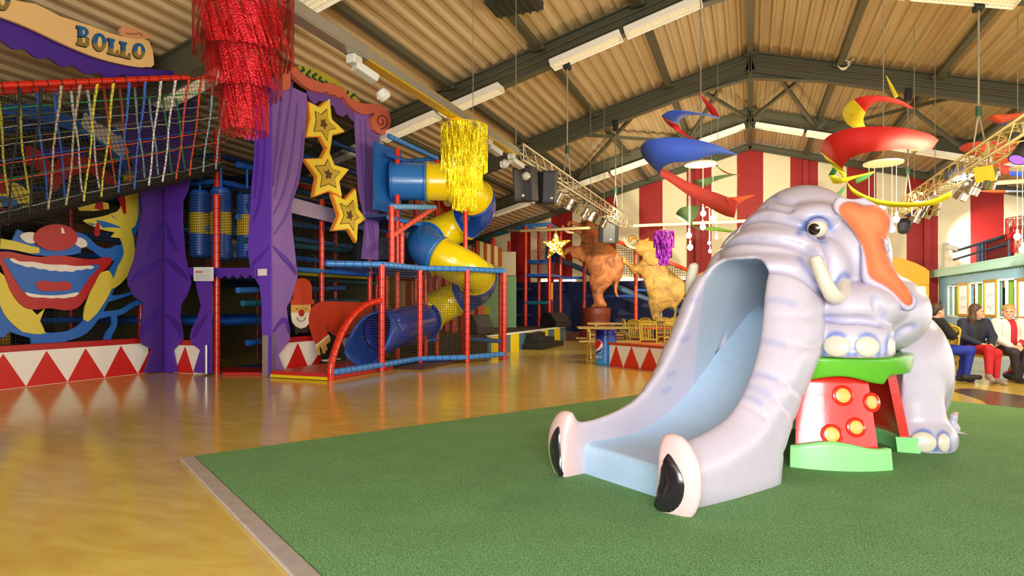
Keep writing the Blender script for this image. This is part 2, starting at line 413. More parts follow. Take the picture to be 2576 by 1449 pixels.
# ------------------------------------------------------------------ steel frames
STEEL = mat('olive_steel', '#54533f', .5, scale=3, var=.1)
def beam_i(mb, p, q, h, w, up):
    p, q, up = np.array(p, float), np.array(q, float), np.array(up, float)
    mb.bar(p, q, .02, h, 0, up); mb.bar(p+up*(h/2), q+up*(h/2), w, .025, 0, up); mb.bar(p-up*(h/2), q-up*(h/2), w, .025, 0, up)
cosr = 1/math.hypot(1, SL)
FRY = [2.6, 7.6, 12.6, 17.6, 22.6, 27.55]
FL = ['steel portal frame nearest overhead in front of the red tinsel chandelier', 'dark steel roof frame passing behind the red tinsel chandelier', 'steel roof frame carrying the large white louvre lights over the hall middle',
      'steel roof frame with conduit pipes that meets the ridge above the blue spiral', 'steel roof frame with the long row of louvre lights up to the ridge', 'slim steel roof frame along the top of the striped wall']
for y, lab in zip(FRY, FL):
    last = y > 27
    o = thing('steel_frame', lab, 'roof beam', (0, y, roof_z(0)), group='steel roof frames')
    h = .24 if last else .5
    for sgn, X1 in ((-1, XL+.05), (1, XR-.05)):
        up = np.array([sgn*SL, 0, 1.])*cosr; mb = MB(); off = up*(h/2+.03)
        p = np.array([sgn*.01, y, roof_z(0)])-off; q = np.array([X1, y, roof_z(X1)])-off
        beam_i(mb, p, q, h, .2, up); r_ = mb.build('rafter', STEEL, o)
        if not last:
            hp = MB(); hp.prism([(sgn*.02, y-.01, RIDGE-.55), (sgn*.02, y-.01, RIDGE-.72), (sgn*1.6, y-.01, roof_z(1.6)-.55)], (0, -1, 0), .02)
            hp.bar((sgn*.02, y, RIDGE-.72), (sgn*1.6, y, roof_z(1.6)-.555), .2, .02); hp.build('haunch', STEEL, o)
            pl = MB().box((sgn*.03, y, RIDGE-.37), (.03, .24, .8)); pl.build('apex_plate', STEEL, o)
        if 12 < y < 25 and not last:
            for dz in (.18, .32) if y < 20 else ():
                MB().cyl((sgn*.1, y-.13, roof_z(.1)-dz-.05), (X1*.8, y-.13, roof_z(X1*.8)-dz-.05), .018, n=8).build('conduit', STEEL, o)
# members between the frames
def strut(x, y0, y1, lab, w=.14):
    z = roof_z(x)-.1
    MBx = MB().box((x, (y0+y1)/2, z), (w, y1-y0, .12))
    for yy in (y0+.08, y1-.08): MBx.box((x, yy, z-.03), (w+.16, .12, .08))
    tag(MBx.build('purlin_strut', STEEL), lab, 'roof beam', 'roof struts')
bay = ['in the front roof bay', 'in the roof bay above the elephant', 'in the roof bay over the hall middle', 'in the cross-braced roof bay', 'in the last roof bay']
for i in range(1, 5):
    for x in (-8.4, -6.3, -4.2, -2.1, 0, 2.1, 4.2, 6.3):
        if i == 1 and x > 0: continue
        where = 'on the ridge' if x == 0 else '%s row %s of ridge' % ({2.1: 'first', 4.2: 'second', 6.3: 'third', 8.4: 'fourth'}[abs(x)], 'left' if x < 0 else 'right')
        strut(x, FRY[i]+.1, FRY[i+1]-.1, 'olive strut %s, %s' % (bay[i], where))
def brace(x0, x1, lab):
    z0, z1 = roof_z(x0)-.32, roof_z(x1)-.36
    tag(MB().bar((x0, 17.75, z0), (x1, 22.45, z1), .09, .09).build('cross_brace', STEEL), lab, 'roof beam', 'diagonal roof braces')
for sgn, sd in ((-1, 'left'), (1, 'right')):
    brace(sgn*.57, sgn*2.0, 'dark diagonal brace just %s of the ridge, falling outward to the far frame' % sd)
    brace(sgn*1.4, sgn*.1, 'thin diagonal brace just %s of the ridge, rising to the far ridge' % sd)
    brace(sgn*2.94, sgn*6.1, 'long diagonal brace further %s of the ridge, falling outward to the far frame' % sd)
    brace(sgn*4.9, sgn*2.3, 'long diagonal brace further %s of the ridge, running inward to the far frame' % sd)
# ------------------------------------------------------------------ louvre lights under the rafters
def louvre_proto():
    W, Ln = .34, 1.5
    o = thing('louvre_light', 'x', 'ceiling light', (0, 0, 0))
    white = mat('white_enamel', '#f4f0e4', .35); cream = mat('louvre_cream', '#efe4c8', .4, emit=.1)
    mb = MB(); mb.box((0, 0, .06), (Ln, W, .03)); mb.box((0, -W/2, .0), (Ln, .02, .12)); mb.box((0, W/2, 0), (Ln, .02, .12)); mb.box((-Ln/2, 0, 0), (.02, W, .12)); mb.box((Ln/2, 0, 0), (.02, W, .12))
    mb.build('housing', white, o)
    lv = MB()
    for yy in (-W/6, W/6): lv.box((0, yy, -.02), (Ln-.04, .014, .06))
    for i in range(1, 25): lv.box((-Ln/2+i*Ln/25, 0, -.02), (.008, W-.03, .05))
    lv.build('louvre', cream, o)
    for yy in (-W/3, 0, W/3):
        MB().cyl((-Ln/2+.05, yy, .025), (Ln/2-.05, yy, .025), .014, n=8).build('tube', mat('fluorescent_tube', '#fff8ea', .3, emit=.5), o)
    return o
proto = louvre_proto(); index_kids(); LIGHTS = []
def put_light(x, y, sgn, lab):
    global proto_used
    o = proto if not LIGHTS else dup(proto)
    z = roof_z(x)-.62
    o.location = (x, y-.24, z-.03); o.rotation_euler = (0, math.atan(SL)*sgn, 0)
    o['label'] = lab; o['group'] = 'white louvre lights under the roof frames'; LIGHTS.append(o)
# the hall's louvre lights
LSPEC = []
for i in range(8): LSPEC.append((-.9-1.55*i, 22.6, -1, 'louvre light under the far left roof slope, %s out from the ridge' % ['first', 'second', 'third', 'fourth', 'fifth', 'sixth', 'seventh', 'eighth'][i]))
for i in range(6): LSPEC.append((.9+1.55*i, 22.6, 1, 'louvre light under the far right roof slope, %s out from the ridge' % ['first', 'second', 'third', 'fourth', 'fifth', 'sixth'][i]))
for i, x in enumerate((-1.6, -3.15)): LSPEC.append((x, 12.6, -1, 'long white louvre light over the hall middle, %s' % ['the upper one at the top edge', 'the lower one ending by the black hoist'][i]))
for i, x in enumerate((-5.75, -7.3, -8.85)): LSPEC.append((x, 12.6, -1, 'louvre light above the theatre arch and tube slide, %s' % ['with its end at the gold-lit beam', 'the middle one of its row', 'the far left one of its row'][i]))
for i, x in enumerate((-3.9, -5.45)): LSPEC.append((x, 7.6, -1, 'large louvre light at the top edge beside the red tinsel chandelier, %s one' % ['right', 'left'][i]))
LSPEC += [(-8.9, 7.6, -1, 'shaded louvre light behind the red tinsel chandelier'), (1.8, 12.6, 1, 'louvre light at the top right edge, nearer the ridge'), (3.35, 12.6, 1, 'louvre light at the top right edge, further from the ridge')]
for q in LSPEC: put_light(*q)
LIGHTS[-3].location = (-9.2, 8.05, roof_z(9.2)-.4)
# ================================================================== the elephant slide
EO = np.array([-.83, 4.1, 0.]); ER = np.array([.84, -.543, 0.]); EB = np.array([.543, .84, 0.])
def ew(V): V = np.asarray(V, float); return EO+V[..., 0:1]*ER+V[..., 1:2]*EB+V[..., 2:3]*UV
def el(p): d = np.asarray(p)-EO; return np.stack([d@ER, d@EB, d[..., 2]], -1)
U0 = -.065
FLV = np.array([(-.2, -.05), (.19, -.05), (.2, .19), (.72, .2), (1.05, .3), (1.35, .48), (1.6, .7), (1.93, .97), (2.25, 1.22), (3.2, 1.28)])
def hwi(z): return np.interp(z, [.3, 1.0, 1.55], [.43, .36, .275])
EYE = (.325, 1.965, 1.91)
CREASE = []
FOLDS = [([(1874, 562), (1903, 548), (1938, 546), (1982, 554), (2033, 575)], .035, .022), ([(1825, 618), (1865, 602), (1919, 602), (1976, 608), (2023, 624), (2062, 650)], .035, .022),
    ([(1940, 676), (1982, 681), (2030, 703), (2074, 745)], .04, .022), ([(2062, 592), (2090, 640), (2099, 675), (2090, 708)], .03, .018), ([(1935, 484), (1960, 500), (2000, 512)], .025, .014), ([(1900, 520), (1950, 522), (1990, 530)], .02, .012),
    ([(2082, 800), (2120, 806), (2170, 806), (2215, 818)], .03, .012), ([(2200, 745), (2208, 775), (2222, 800)], .025, .012),
    ([(2250, 850), (2275, 828), (2300, 822)], .03, .004), ([(2068, 930), (2050, 1000), (2030, 1060)], .03, .004)]
def build_elephant():
    fl = Field((-1.2, -.16, -.06), (1.25, 4.85, 2.46), .016)
    T = smooth_curve([(-.03, .0), (-.02, .2), (.03, .4), (.3, .43), (.55, .475), (.77, .555), (.99, .74), (1.15, .96), (1.27, 1.2), (1.36, 1.42), (1.5, 1.58), (1.95, 1.6), (2.05, 1.45), (1.92, 1.3), (1.82, 1.0), (1.64, .72), (1.44, .45), (1.27, .19), (1.17, -.1), (.6, -.12)], 3, True)
    def trunk(X, Y, Z):
        d2 = poly_sdf(Y, Z, T)+0*X; r = .22
        groove = sum(.012*np.exp(-(((Y-v)*dv+(Z-z)*dz)/.022)**2)*(np.hypot(Y-v, Z-z) < .4) for v, z, dv, dz in ((1.15, .55, .6, .8), (1.25, .68, .5, .86), (1.45, .98, .1, 1), (1.5, 1.2, 0, 1), (1.0, .42, .75, .66)))
        du = np.abs(X-U0)-np.interp(Z, [.5, .9, 1.2, 1.6], [.6, .62, .58, .5])+groove
        return np.hypot(np.maximum(d2+r, 0), np.maximum(du+r, 0))-r+np.minimum(np.maximum(d2+r, du+r), 0)
    fl.func((-1.1, -.16, -.06), (1.1, 2.1, 1.8), trunk, 0)
    for s in (-1, 1):   # flared trunk ends
        fl.ell((U0+s*.5, .05, .22), (.2, .085, .28), .06)
    # ---- head
    fl.ell((-.06, 2.46, 1.85), (.47, .55, .52), .05)
    fl.ell((-.06, 2.22, 1.86), (.44, .46, .33), .04)
    fl.ell((-.06, 2.02, 1.72), (.47, .45, .28), .04)
    fl.ell((-.06, 1.82, 1.55), (.5, .45, .2), .04)
    for s in (-1, 1):
        def m(p): return (U0+s*(p[0]-U0), p[1], p[2])
        fl.ell(m((.41, 2.36, 1.68)), (.29, .32, .37), .03)       # cheek
        fl.ell(m((.32, 2.02, 1.58)), (.23, .32, .26), .03)       # jowl
        if s > 0: fl.ell(m((.22, 2.14, 2.02)), (.22, .26, .13), .06)       # brow
        fl.ell(m((.5, 2.62, 1.22)), (.38, .46, .34), .05)        # shoulder
        fl.ell(m((.5, 2.24, 1.27)), (.36, .42, .22), .025)      # upper fore-leg fold
        fl.ell(m((.53, 2.08, 1.03)), (.31, .33, .2), .025)       # fore foot on the drum
        fl.ell(m((.53, 2.07, .93)), (.31, .33, .15), .03)
        fl.ell(m((.44, 3.38, .68)), (.34, .5, .52), .03)        # thigh
        fl.cap(m((.52, 3.2, .5)), m((.6, 3.2, .12)), .25, .23, .05)
        fl.ell(m((.6, 3.2, .1)), (.29, .31, .22), .04)          # hind foot
        fl.ell(m((.28, 3.85, .6)), (.36, .4, .62), .03)        # rump
    fl.ell((-.06, 3.0, 1.15), (.64, 1.1, .64), .05)
    fl.ell((-.06, 3.45, .95), (.58, .8, .66), .05)
    fl.func((-.7, 1.5, .3), (.6, 3.1, 1.6), lambda X, Y, Z: np.maximum(np.maximum(np.abs(X-U0)-.45, np.abs(Y-2.4)-.6), np.maximum(np.interp(Y, FLV[:, 0], FLV[:, 1])-.1-Z, Z-1.5)), .0)
    # ---- hollow: the slide channel, and the space under the belly inside the drum
    def channel(X, Y, Z):
        fz = np.interp(Y, FLV[:, 0], FLV[:, 1])
        hw, top, r = hwi(Z), 1.655, .16
        qx = np.abs(X-(U0-.01))-(hw-r); qz = Z-(top-r)
        arch = np.hypot(np.maximum(qx, 0), np.maximum(qz, 0))+np.minimum(np.maximum(qx, qz), 0)-r
        return np.maximum(np.maximum(arch, (fz-Z)*.8), np.maximum(Y-2.9, -.5-Y))
    fl.func((-.6, -.16, -.06), (.5, 3.0, 1.75), channel, .05, 'sub')
    def under(X, Y, Z):
        fz = np.interp(Y, FLV[:, 0], FLV[:, 1])
        return np.maximum(np.maximum(np.hypot(X-0, Y-2.4)-.95, Z-.885), np.maximum(np.where(np.abs(X-U0) < .5, Z-(fz-.12), -1.), np.maximum(1.75-Y, Y-2.8)))
    fl.func((-1.1, 1.4, -.06), (1.1, 3.4, 1.0), under, .0, 'sub')
    fl.func((-1., 2.5, -.06), (1., 3.4, 1.0), lambda X, Y, Z: np.maximum(np.hypot(X+.03, Y-2.42)-.79, Z-.885), .0, 'sub')
    for s in (-1, 1):
        def m(p): return (U0+s*(p[0]-U0), p[1], p[2])
        fl.ell(m(EYE), (.09, .09, .09), .02, 'sub')
    # ---- creases between the rolls of skin
    global CREASE
    for pts, wd, dp in FOLDS:
        P = []
        for x, y in smooth_curve([(a, b) for a, b in pts], 4):
            r = ray(x, y); q = fl.march(el(CP), np.array([r@ER, r@EB, r[2]]), 3., 9.)
            if q is not None: P.append(q)
        if len(P) > 1:
            n = len(P)
            for i in range(n-1):
                t = min(1, 4*min(i+.5, n-1.5-i+.5)/n)+.05
                fl.cap(P[i], P[i+1], dp*min(1, t), dp*min(1, t), .05, 'sub')
            CREASE.append((np.array(P), wd))
    return fl
EF = build_elephant()
ele = thing('elephant_slide', 'big pale lilac elephant whose split trunk forms a slide, on the green turf', 'slide', EO)
def ele_mat():
    m = bpy.data.materials.new('lilac_gelcoat'); m.use_nodes = True; N, L = m.node_tree.nodes, m.node_tree.links; b = N['Principled BSDF']
    at = N.new('ShaderNodeAttribute'); at.attribute_name = 'paint'; tc = N.new('ShaderNodeTexCoord')
    nz = N.new('ShaderNodeTexNoise'); nz.inputs['Scale'].default_value = 30; nz.inputs['Detail'].default_value = 4; L.new(tc.outputs['Object'], nz.inputs['Vector'])
    hs = N.new('ShaderNodeHueSaturation'); mr = N.new('ShaderNodeMapRange'); mr.inputs[3].default_value = .95; mr.inputs[4].default_value = 1.05
    L.new(nz.outputs['Fac'], mr.inputs[0]); L.new(mr.outputs[0], hs.inputs['Value']); L.new(at.outputs['Color'], hs.inputs['Color']); L.new(hs.outputs[0], b.inputs['Base Color'])
    bp = N.new('ShaderNodeBump'); bp.inputs['Strength'].default_value = .12; bp.inputs['Distance'].default_value = .01; L.new(nz.outputs['Fac'], bp.inputs['Height']); L.new(bp.outputs[0], b.inputs['Normal'])
    b.inputs['Roughness'].default_value = .36; b.inputs['Coat Weight'].default_value = .25; b.inputs['Coat Roughness'].default_value = .2; return m
EMAT = ele_mat()
EBASE = np.array(lin('#c3bac9'))[:3]; EBLUE = np.array(lin('#4a72c0'))[:3]; EPINK = np.array(lin('#e4beba'))[:3]; ESHADE = np.array(lin('#a3b6c2'))[:3]
def seg_dist(V, P):
    d = np.full(len(V), 9.)
    lo, hi = P.min(0)-.2, P.max(0)+.2; k = np.where(np.all((V > lo) & (V < hi), axis=1))[0]; W = V[k]; dk = d[k]
    for a, b in zip(P[:-1], P[1:]):
        e = b-a; t = np.clip(((W-a)@e)/max(e@e, 1e-9), 0, 1); dk = np.minimum(dk, np.linalg.norm(W-a-t[:, None]*e, axis=1))
    d[k] = dk; return d
def marchpx(pts, n=5, closed=False):
    P = []
    for x, y in smooth_curve(pts, n, closed):
        r = ray(x, y); q = EF.march(el(CP), np.array([r@ER, r@EB, r[2]]), 3., 9.)
        if q is not None: P.append(q)
    return np.array(P)
# airbrushed blue outlines round the nails, the eye, the tusk roots
NAILS = [((2104, 870), (27, 26)), ((2181, 872), (25, 25)), ((2238, 872), (9, 22)), ((2322, 1112), (24, 24)), ((2373, 1114), (14, 22))]
LINES = []
for (x, y), (a, b) in NAILS:
    LINES.append((marchpx([(x-a*1.15, y+b*.8), (x-a*1.1, y), (x-a*.7, y-b*.9), (x, y-b*1.2), (x+a*.7, y-b*.9), (x+a*1.1, y), (x+a*1.15, y+b*.8)]), .022, .85))
LINES.append((marchpx([(2010, 588), (2028, 560), (2052, 546), (2075, 552), (2090, 575)]), .03, .8))
for q in ([(1931, 756), (1962, 757), (1996, 764)], [(1919, 859), (1940, 860), (1967, 866)], [(1895, 944), (1920, 945), (1945, 952)], [(1876, 973), (1905, 977), (1932, 989)], [(1870, 998), (1890, 1002), (1910, 1014)],
        [(1742, 757), (1752, 750)], [(1716, 856), (1728, 850)], [(1682, 945), (1696, 938)], [(1668, 985), (1684, 978)]): LINES.append((marchpx(q), .03, .3))
LINES.append((marchpx([(2075, 610), (2050, 605), (2030, 590)]), .02, .6))
LINES.append((marchpx([(2100, 715), (2120, 690), (2135, 700), (2130, 720)]), .03, .7))
LINES.append((marchpx([(2012, 650), (2022, 668), (2045, 700), (2066, 745)]), .03, .55))
def ele_paint(V):
    c = np.tile(EBASE, (len(V), 1))
    def mixin(w, col):
        nonlocal c; w = np.clip(w, 0, 1)[:, None]; c = c*(1-w)+np.array(col)*w
    mixin(np.exp(-((V[:, 1]-.0)/.13)**2)*.9*(V[:, 1] < .6), EPINK)         # rosy trunk ends
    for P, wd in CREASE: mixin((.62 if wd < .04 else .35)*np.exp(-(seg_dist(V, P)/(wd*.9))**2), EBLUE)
    for P, wd, k in LINES:
        if len(P) > 1: mixin(k*np.exp(-(seg_dist(V, P)/wd)**2), EBLUE)
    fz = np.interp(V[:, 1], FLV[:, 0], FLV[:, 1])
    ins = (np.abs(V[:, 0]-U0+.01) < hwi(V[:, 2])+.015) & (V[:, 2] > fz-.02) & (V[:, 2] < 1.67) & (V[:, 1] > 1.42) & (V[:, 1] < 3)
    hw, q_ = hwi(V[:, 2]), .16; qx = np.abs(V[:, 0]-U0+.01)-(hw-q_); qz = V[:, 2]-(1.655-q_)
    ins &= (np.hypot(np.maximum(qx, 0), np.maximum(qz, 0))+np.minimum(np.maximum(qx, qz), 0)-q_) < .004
    mixin(ins*.75, ESHADE)  # shade inside the slide hollow, painted on as a teal tint
    return np.concatenate([c, np.ones((len(c), 1))], 1)
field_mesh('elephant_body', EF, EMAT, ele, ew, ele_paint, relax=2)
# chute: smooth pale blue sliding surface inside the channel
def chute():
    mb = MB(); pv = [(.168, -.01), (.168, .15), (.185, .212), (.24, .235), (.5, .232), (.72, .24), (.9, .28), (1.05, .335), (1.2, .42), (1.35, .515), (1.6, .735), (1.93, 1.005), (2.25, 1.255), (2.9, 1.31)]
    pv = smooth_curve(pv, 3); vs = []
    for v, z in pv:
        w = float(hwi(z-.03))+.004
        for k, uu in enumerate((-w, -w+.02, 0, w-.02, w)): vs.append(ew(np.array([U0-.01+uu, v, z+(.02 if k in (0, 4) else 0)])))
    n = len(pv)
    mb.add(vs, [(5*i+k, 5*i+k+1, 5*i+5+k+1, 5*i+5+k) for i in range(n-1) for k in range(4)], 0, True)
    return mb
chute().build('chute', mat('chute_blue', '#a9c4de', .3, scale=14, var=.08, coat=.3), ele)
# nostrils
BLACK = mat('gloss_black', '#241d24', .18, coat=.5)
for s, lab in ((-1, ''), (1, '')):
    o2 = [(-.09, .03), (-.01, .025), (.06, .1), (.085, .2), (.065, .29), (.01, .37), (-.03, .385), (-.055, .3), (-.075, .15)]
    cu = U0+s*.535; pts = []
    for a, z in smooth_curve(o2, 4, True):
        uu = cu+s*a*(1.15 if s > 0 else .95); pts.append((uu, z))
    P2 = np.array(pts); cen = P2.mean(0); mb = MB(); rings = []
    for k, q in ((1, 0), (.93, .012), (.6, .02), (.0, .022)):
        rings.append([ew(np.array([cen[0]+(u-cen[0])*k, 0, cen[1]+(z-cen[1])*k])) for u, z in P2])
    def front(p):   # snap to the trunk end
        r = -EB; q = EF.march(el(p)-np.array([0, 1., 0]), np.array([0, 1., 0]), .0, 1.6); return q
    vs = []
    for (k, off), ring in zip(((1, -.004), (.93, .012), (.6, .016), (.02, .018)), rings):
        for p in ring:
            q = front(p); l = el(p); v = q[1] if q is not None else .02
            vs.append(ew(np.array([l[0], min(v, .2)-off, l[2]])))
    n = len(P2); fs = [(i*n+j, i*n+(j+1) % n, (i+1)*n+(j+1) % n, (i+1)*n+j) for i in range(3) for j in range(n)]+[tuple(3*n+j for j in range(n))]
    MB().add(vs, fs, 0, True).build('nostril', BLACK, ele)
# nails
WHITE = mat('cream_white_gloss', '#d6ccba', .3, coat=.3, var=.03)
for (x, y), (a, b) in NAILS:
    r = ray(x, y); q = EF.march(el(CP), np.array([r@ER, r@EB, r[2]]), 3., 9.)
    if q is None: continue
    z = (ew(q)-CP)@WV; k = z/F_
    e = np.array([.003]*3); g = np.array([EF.sample(q+d)-EF.sample(q-d) for d in np.eye(3)*.03]); g /= np.linalg.norm(g); nw = g[0]*ER+g[1]*EB+g[2]*UV
    side = np.cross(UV, nw); side /= np.linalg.norm(side); up = np.cross(nw, side)
    MB().ell(ew(q)+nw*.002, (a*k*1.2, b*k*1.08, .03), 0, 20, 12, (side, up, nw)).build('toenail', WHITE, ele)
# eyes
for s in (-1, 1):
    c = np.array([U0+s*(EYE[0]-U0), EYE[1], EYE[2]])+(np.array([.05, .1, -.02]) if s < 0 else 0); W = ew(c); d = CP-W; d = d/np.linalg.norm(d)
    if s < 0: d = d-2*(d@ER)*ER
    eb_ = MB().ell(W, .078, 0, 20, 14).build('eyeball', WHITE, ele)
    ld = MB(); la = UV*.8-d*.35+ER*s*.1; la /= np.linalg.norm(la); ld.lathe([(.088*math.sin(t), .088*math.cos(t)) for t in np.linspace(.02, 1.12, 8)]+[(.08*math.sin(1.14), .08*math.cos(1.14))], W, la, 22)
    ld.build('eyelid', mat('eyelid_lilac', '#a9a6d0', .4), ele)
    gz = d*np.array([1, 1, .6])-.35*ER*s-.1*UV; gz /= np.linalg.norm(gz); u, v, n = frame_from(gz); ir = MB()
    vs = [W+n*.081]; m = 16
    for rr in (.018, .036, .047):
        for i in range(m):
            a = 2*PI*i/m; h = math.sqrt((.0805)**2-rr**2); vs.append(W+n*h+rr*(math.cos(a)*u+math.sin(a)*v))
    ir.add(vs, [(0, 1+i, 1+(i+1) % m) for i in range(m)]+[(1+k*m+i, 1+(k+1)*m+i, 1+(k+1)*m+(i+1) % m, 1+k*m+(i+1) % m) for k in (0, 1) for i in range(m)], 0, True)
    ir.build('iris', mat('iris_black', '#1a0e0c', .15, coat=.6), eb_)
# tusks
for s in (-1, 1):
    P = np.array([(.42, 2.2, 1.5), (.5, 2.02, 1.44), (.56, 1.84, 1.365), (.575, 1.72, 1.36), (.56, 1.66, 1.43), (.53, 1.63, 1.53), (.5, 1.62, 1.62), (.49, 1.61, 1.665)])
    P = smooth_curve(P, 4); P[:, 0] = U0+s*(P[:, 0]-U0); n = len(P); t = np.linspace(0, 1, n)
    rs = np.where(t < .85, .078-.035*t, 0); rs = (.07-.034*t)*np.sqrt(np.clip((1-t)/.08, 0, 1))+.004
    MB().tube([ew(p) for p in P], list(rs), 14).build('tusk', WHITE, ele)
# ears
def zq(L): return [(1880+x/4.529, 480+y/4.529) for x, y in L]
EAR_O = zq([(985, 230), (975, 150), (1010, 85), (1060, 65), (1120, 85), (1200, 95), (1290, 85), (1340, 78), (1385, 112), (1450, 140), (1530, 190), (1600, 250), (1655, 330), (1640, 430), (1612, 500), (1600, 540), (1622, 590), (1600, 620), (1625, 670), (1605, 710), (1635, 770), (1680, 900), (1760, 1020), (1860, 1140), (1930, 1220), (1932, 1300), (1880, 1360), (1810, 1375), (1750, 1340), (1650, 1230), (1500, 1140), (1380, 1090), (1310, 1040), (1290, 940), (1285, 800), (1275, 600), (1150, 400), (1060, 300)])
EAR_I = zq([(1075, 190), (1150, 150), (1250, 170), (1330, 200), (1450, 190), (1550, 250), (1595, 330), (1590, 430), (1560, 530), (1510, 500), (1530, 600), (1560, 720), (1620, 860), (1700, 980), (1800, 1100), (1850, 1230), (1835, 1285), (1780, 1250), (1680, 1140), (1560, 1050), (1430, 980), (1395, 900), (1370, 750), (1330, 620), (1270, 520), (1190, 400), (1120, 310), (1075, 260)])
EA = np.array([.62, 2.11, 0]); ED = np.array([.924, .383, 0]); EN = np.array([.383, -.924, 0])   # ear sheet (elephant frame), normal to the front
def earpt(px, py):
    r = ray(px, py); o = el(CP); d = np.array([r@ER, r@EB, r[2]]); t = ((EA-o)@EN)/(d@EN); p = o+t*d; return ((p-EA)@ED, p[2])
PO = np.array([earpt(*p) for p in EAR_O]); PI_ = np.array([earpt(*p) for p in EAR_I])
PO = smooth_curve(PO, 2, True); PI_ = smooth_curve(PI_, 2, True)
lo = PO.min(0)-.06; hi = PO.max(0)+.06
ef = Field((lo[0], -.2, lo[1]), (hi[0], .12, hi[1]), .009)
def ear(X, Y, Z):   # X along the sheet, Y to the back, Z up
    bend = .10*np.clip(X-.1, 0, 1)**2*2+.03*np.sin(9*Z)*np.clip(X, 0, .5)
    so = poly_sdf(X, Z, PO); si = poly_sdf(X, Z, PI_)-.02; y = Y-bend
    slab = np.maximum(np.abs(y)-.045, so+.035); slab = np.hypot(np.maximum(np.abs(y)-.012, 0), np.maximum(so+.035, 0))+np.minimum(np.maximum(np.abs(y)-.012, so+.035), 0)-.035
    cut = np.maximum(si, -(y+.0)-.1); cut = np.maximum(si+.01, y+.012)
    return smax(slab, -cut, .03)
ef.func((lo[0], -.2, lo[1]), (hi[0], .12, hi[1]), ear, 0)
EARMAT = EMAT.copy(); EARMAT.name = 'ear_gelcoat'; EARMAT.node_tree.nodes['Principled BSDF'].inputs['Coat Weight'].default_value = 0; EARMAT.node_tree.nodes['Principled BSDF'].inputs['Roughness'].default_value = .65; EARMAT.node_tree.nodes['Principled BSDF'].inputs['Specular IOR Level'].default_value = .25
ORANGE = np.array(lin('#d58452'))[:3]; RED_ = np.array(lin('#c85a34'))[:3]
def ear_paint(V):
    si = poly_sdf(V[:, 0], V[:, 2], PI_)-.02; bend = .2*np.clip(V[:, 0]-.1, 0, 1)**2+.03*np.sin(9*V[:, 2])*np.clip(V[:, 0], 0, .5)
    w = np.clip(-si/.02+.3, 0, 1)*((V[:, 1]-bend) < .028); c = np.tile(EBASE, (len(V), 1))
    so = poly_sdf(V[:, 0], V[:, 2], PO); wb_ = .4*np.exp(-((so)/.02)**2)*(V[:, 2] < 1.75); c = c*(1-wb_[:, None])+EBLUE*wb_[:, None]
    hh = np.exp(-((si+.03)/.04)**2)[:, None]*.6; o = ORANGE*(1-hh)+RED_*hh
    c = c*(1-w[:, None])+o*w[:, None]; return np.concatenate([c, np.ones((len(c), 1))], 1)
for s in (-1, 1):
    def exf(V):
        if s > 0: L = EA+V[:, 0:1]*ED-V[:, 1:2]*EN+V[:, 2:3]*UV
        else: L = np.array([-.52, 2.5, 0])+V[:, 0:1]*np.array([-.24, .97, 0])+V[:, 1:2]*np.array([.97, .24, 0])+V[:, 2:3]*UV   # the other ear is swept back
        return ew(L)
    field_mesh('ear', ef, EARMAT, ele, exf, ear_paint, relax=5)
# ------------------------------------------------------------------ circus drum under the fore feet
DC = np.array([-.03, 2.42]); GREEN = mat('drum_green', '#63b52e', .28, coat=.3, scale=10); GREEN2 = mat('drum_pale_green', '#8fdc8a', .3, coat=.3); DRED = mat('drum_red', '#d8281c', .26, coat=.4, bump=.15, bscale=18, scale=9)
drum = thing('circus_drum', 'red and green circus drum with yellow dots under the elephant fore feet', 'drum', ew(np.array([DC[0], DC[1], 0])))
A0, A1 = math.radians(33), math.radians(290)       # wall runs round from the back of the opening; the other stretch is the near wall
def wall_arc(a0, a1, zr, rf, th, n=40):
    """zr(a)->(z0,z1); rf(z)->outer radius"""
    mb = MB(); vs = []; m = 8
    for i in range(n+1):
        a = a0+(a1-a0)*i/n; z0, z1 = zr(a)
        prof = [(rf(z0+(z1-z0)*k/m), z0+(z1-z0)*k/m) for k in range(m+1)]
        prof = [(r, z) for r, z in prof]+[(r-th, z) for r, z in prof[::-1]]
        for r, z in prof: vs.append(ew(np.array([DC[0]+r*math.cos(a), DC[1]+r*math.sin(a), z])))
    q = 2*(m+1); fs = [(i*q+k, (i+1)*q+k, (i+1)*q+(k+1) % q, i*q+(k+1) % q) for i in range(n) for k in range(q)]
    mb.add(vs, fs, 0, True); mb.add(vs, [tuple(range(q)), tuple(n*q+k for k in range(q-1, -1, -1))], 0); return mb
rb = lambda z: .845-.13*min(1, z/.7)+.0*z
def arc(name, a0, a1, zr, rf, th, m, n=40): return wall_arc(math.radians(a0), math.radians(a1), zr, rf, th, n).build(name, m, drum)
arc('drum_wall', -66, -22, lambda a: (.12, .74), rb, .07, DRED); arc('drum_wall', 34, 216, lambda a: (.12, .74), rb, .07, DRED)
wv = lambda a: .205+.028*math.sin(7*a+1.2)
arc('drum_base', -68, -18, lambda a: (-.005, wv(a)), lambda z: .895-.1*z, .1, GREEN2); arc('drum_base', 32, 218, lambda a: (-.005, .15), lambda z: .895-.1*z, .17, GREEN2)
def skirt(a):
    d = math.degrees(a); lowz = .70-.035*math.cos(6.2*a+1.6)
    if d > -14: lowz = .735
    return (lowz, .875)
arc('drum_top', -62, 212, skirt, lambda z: .80+.03*math.sin((z-.7)*9), .09, GREEN, 90)
top = MB(); rim = [ew(np.array([DC[0]+.77*math.cos(math.radians(t)), DC[1]+.77*math.sin(math.radians(t)), .87])) for t in range(-60, 211, 6)]
top.prism(rim, (0, 0, 1), .03); top.build('drum_lid', GREEN, drum)
YEL = mat('dot_yellow', '#f0b85a', .3, coat=.3)
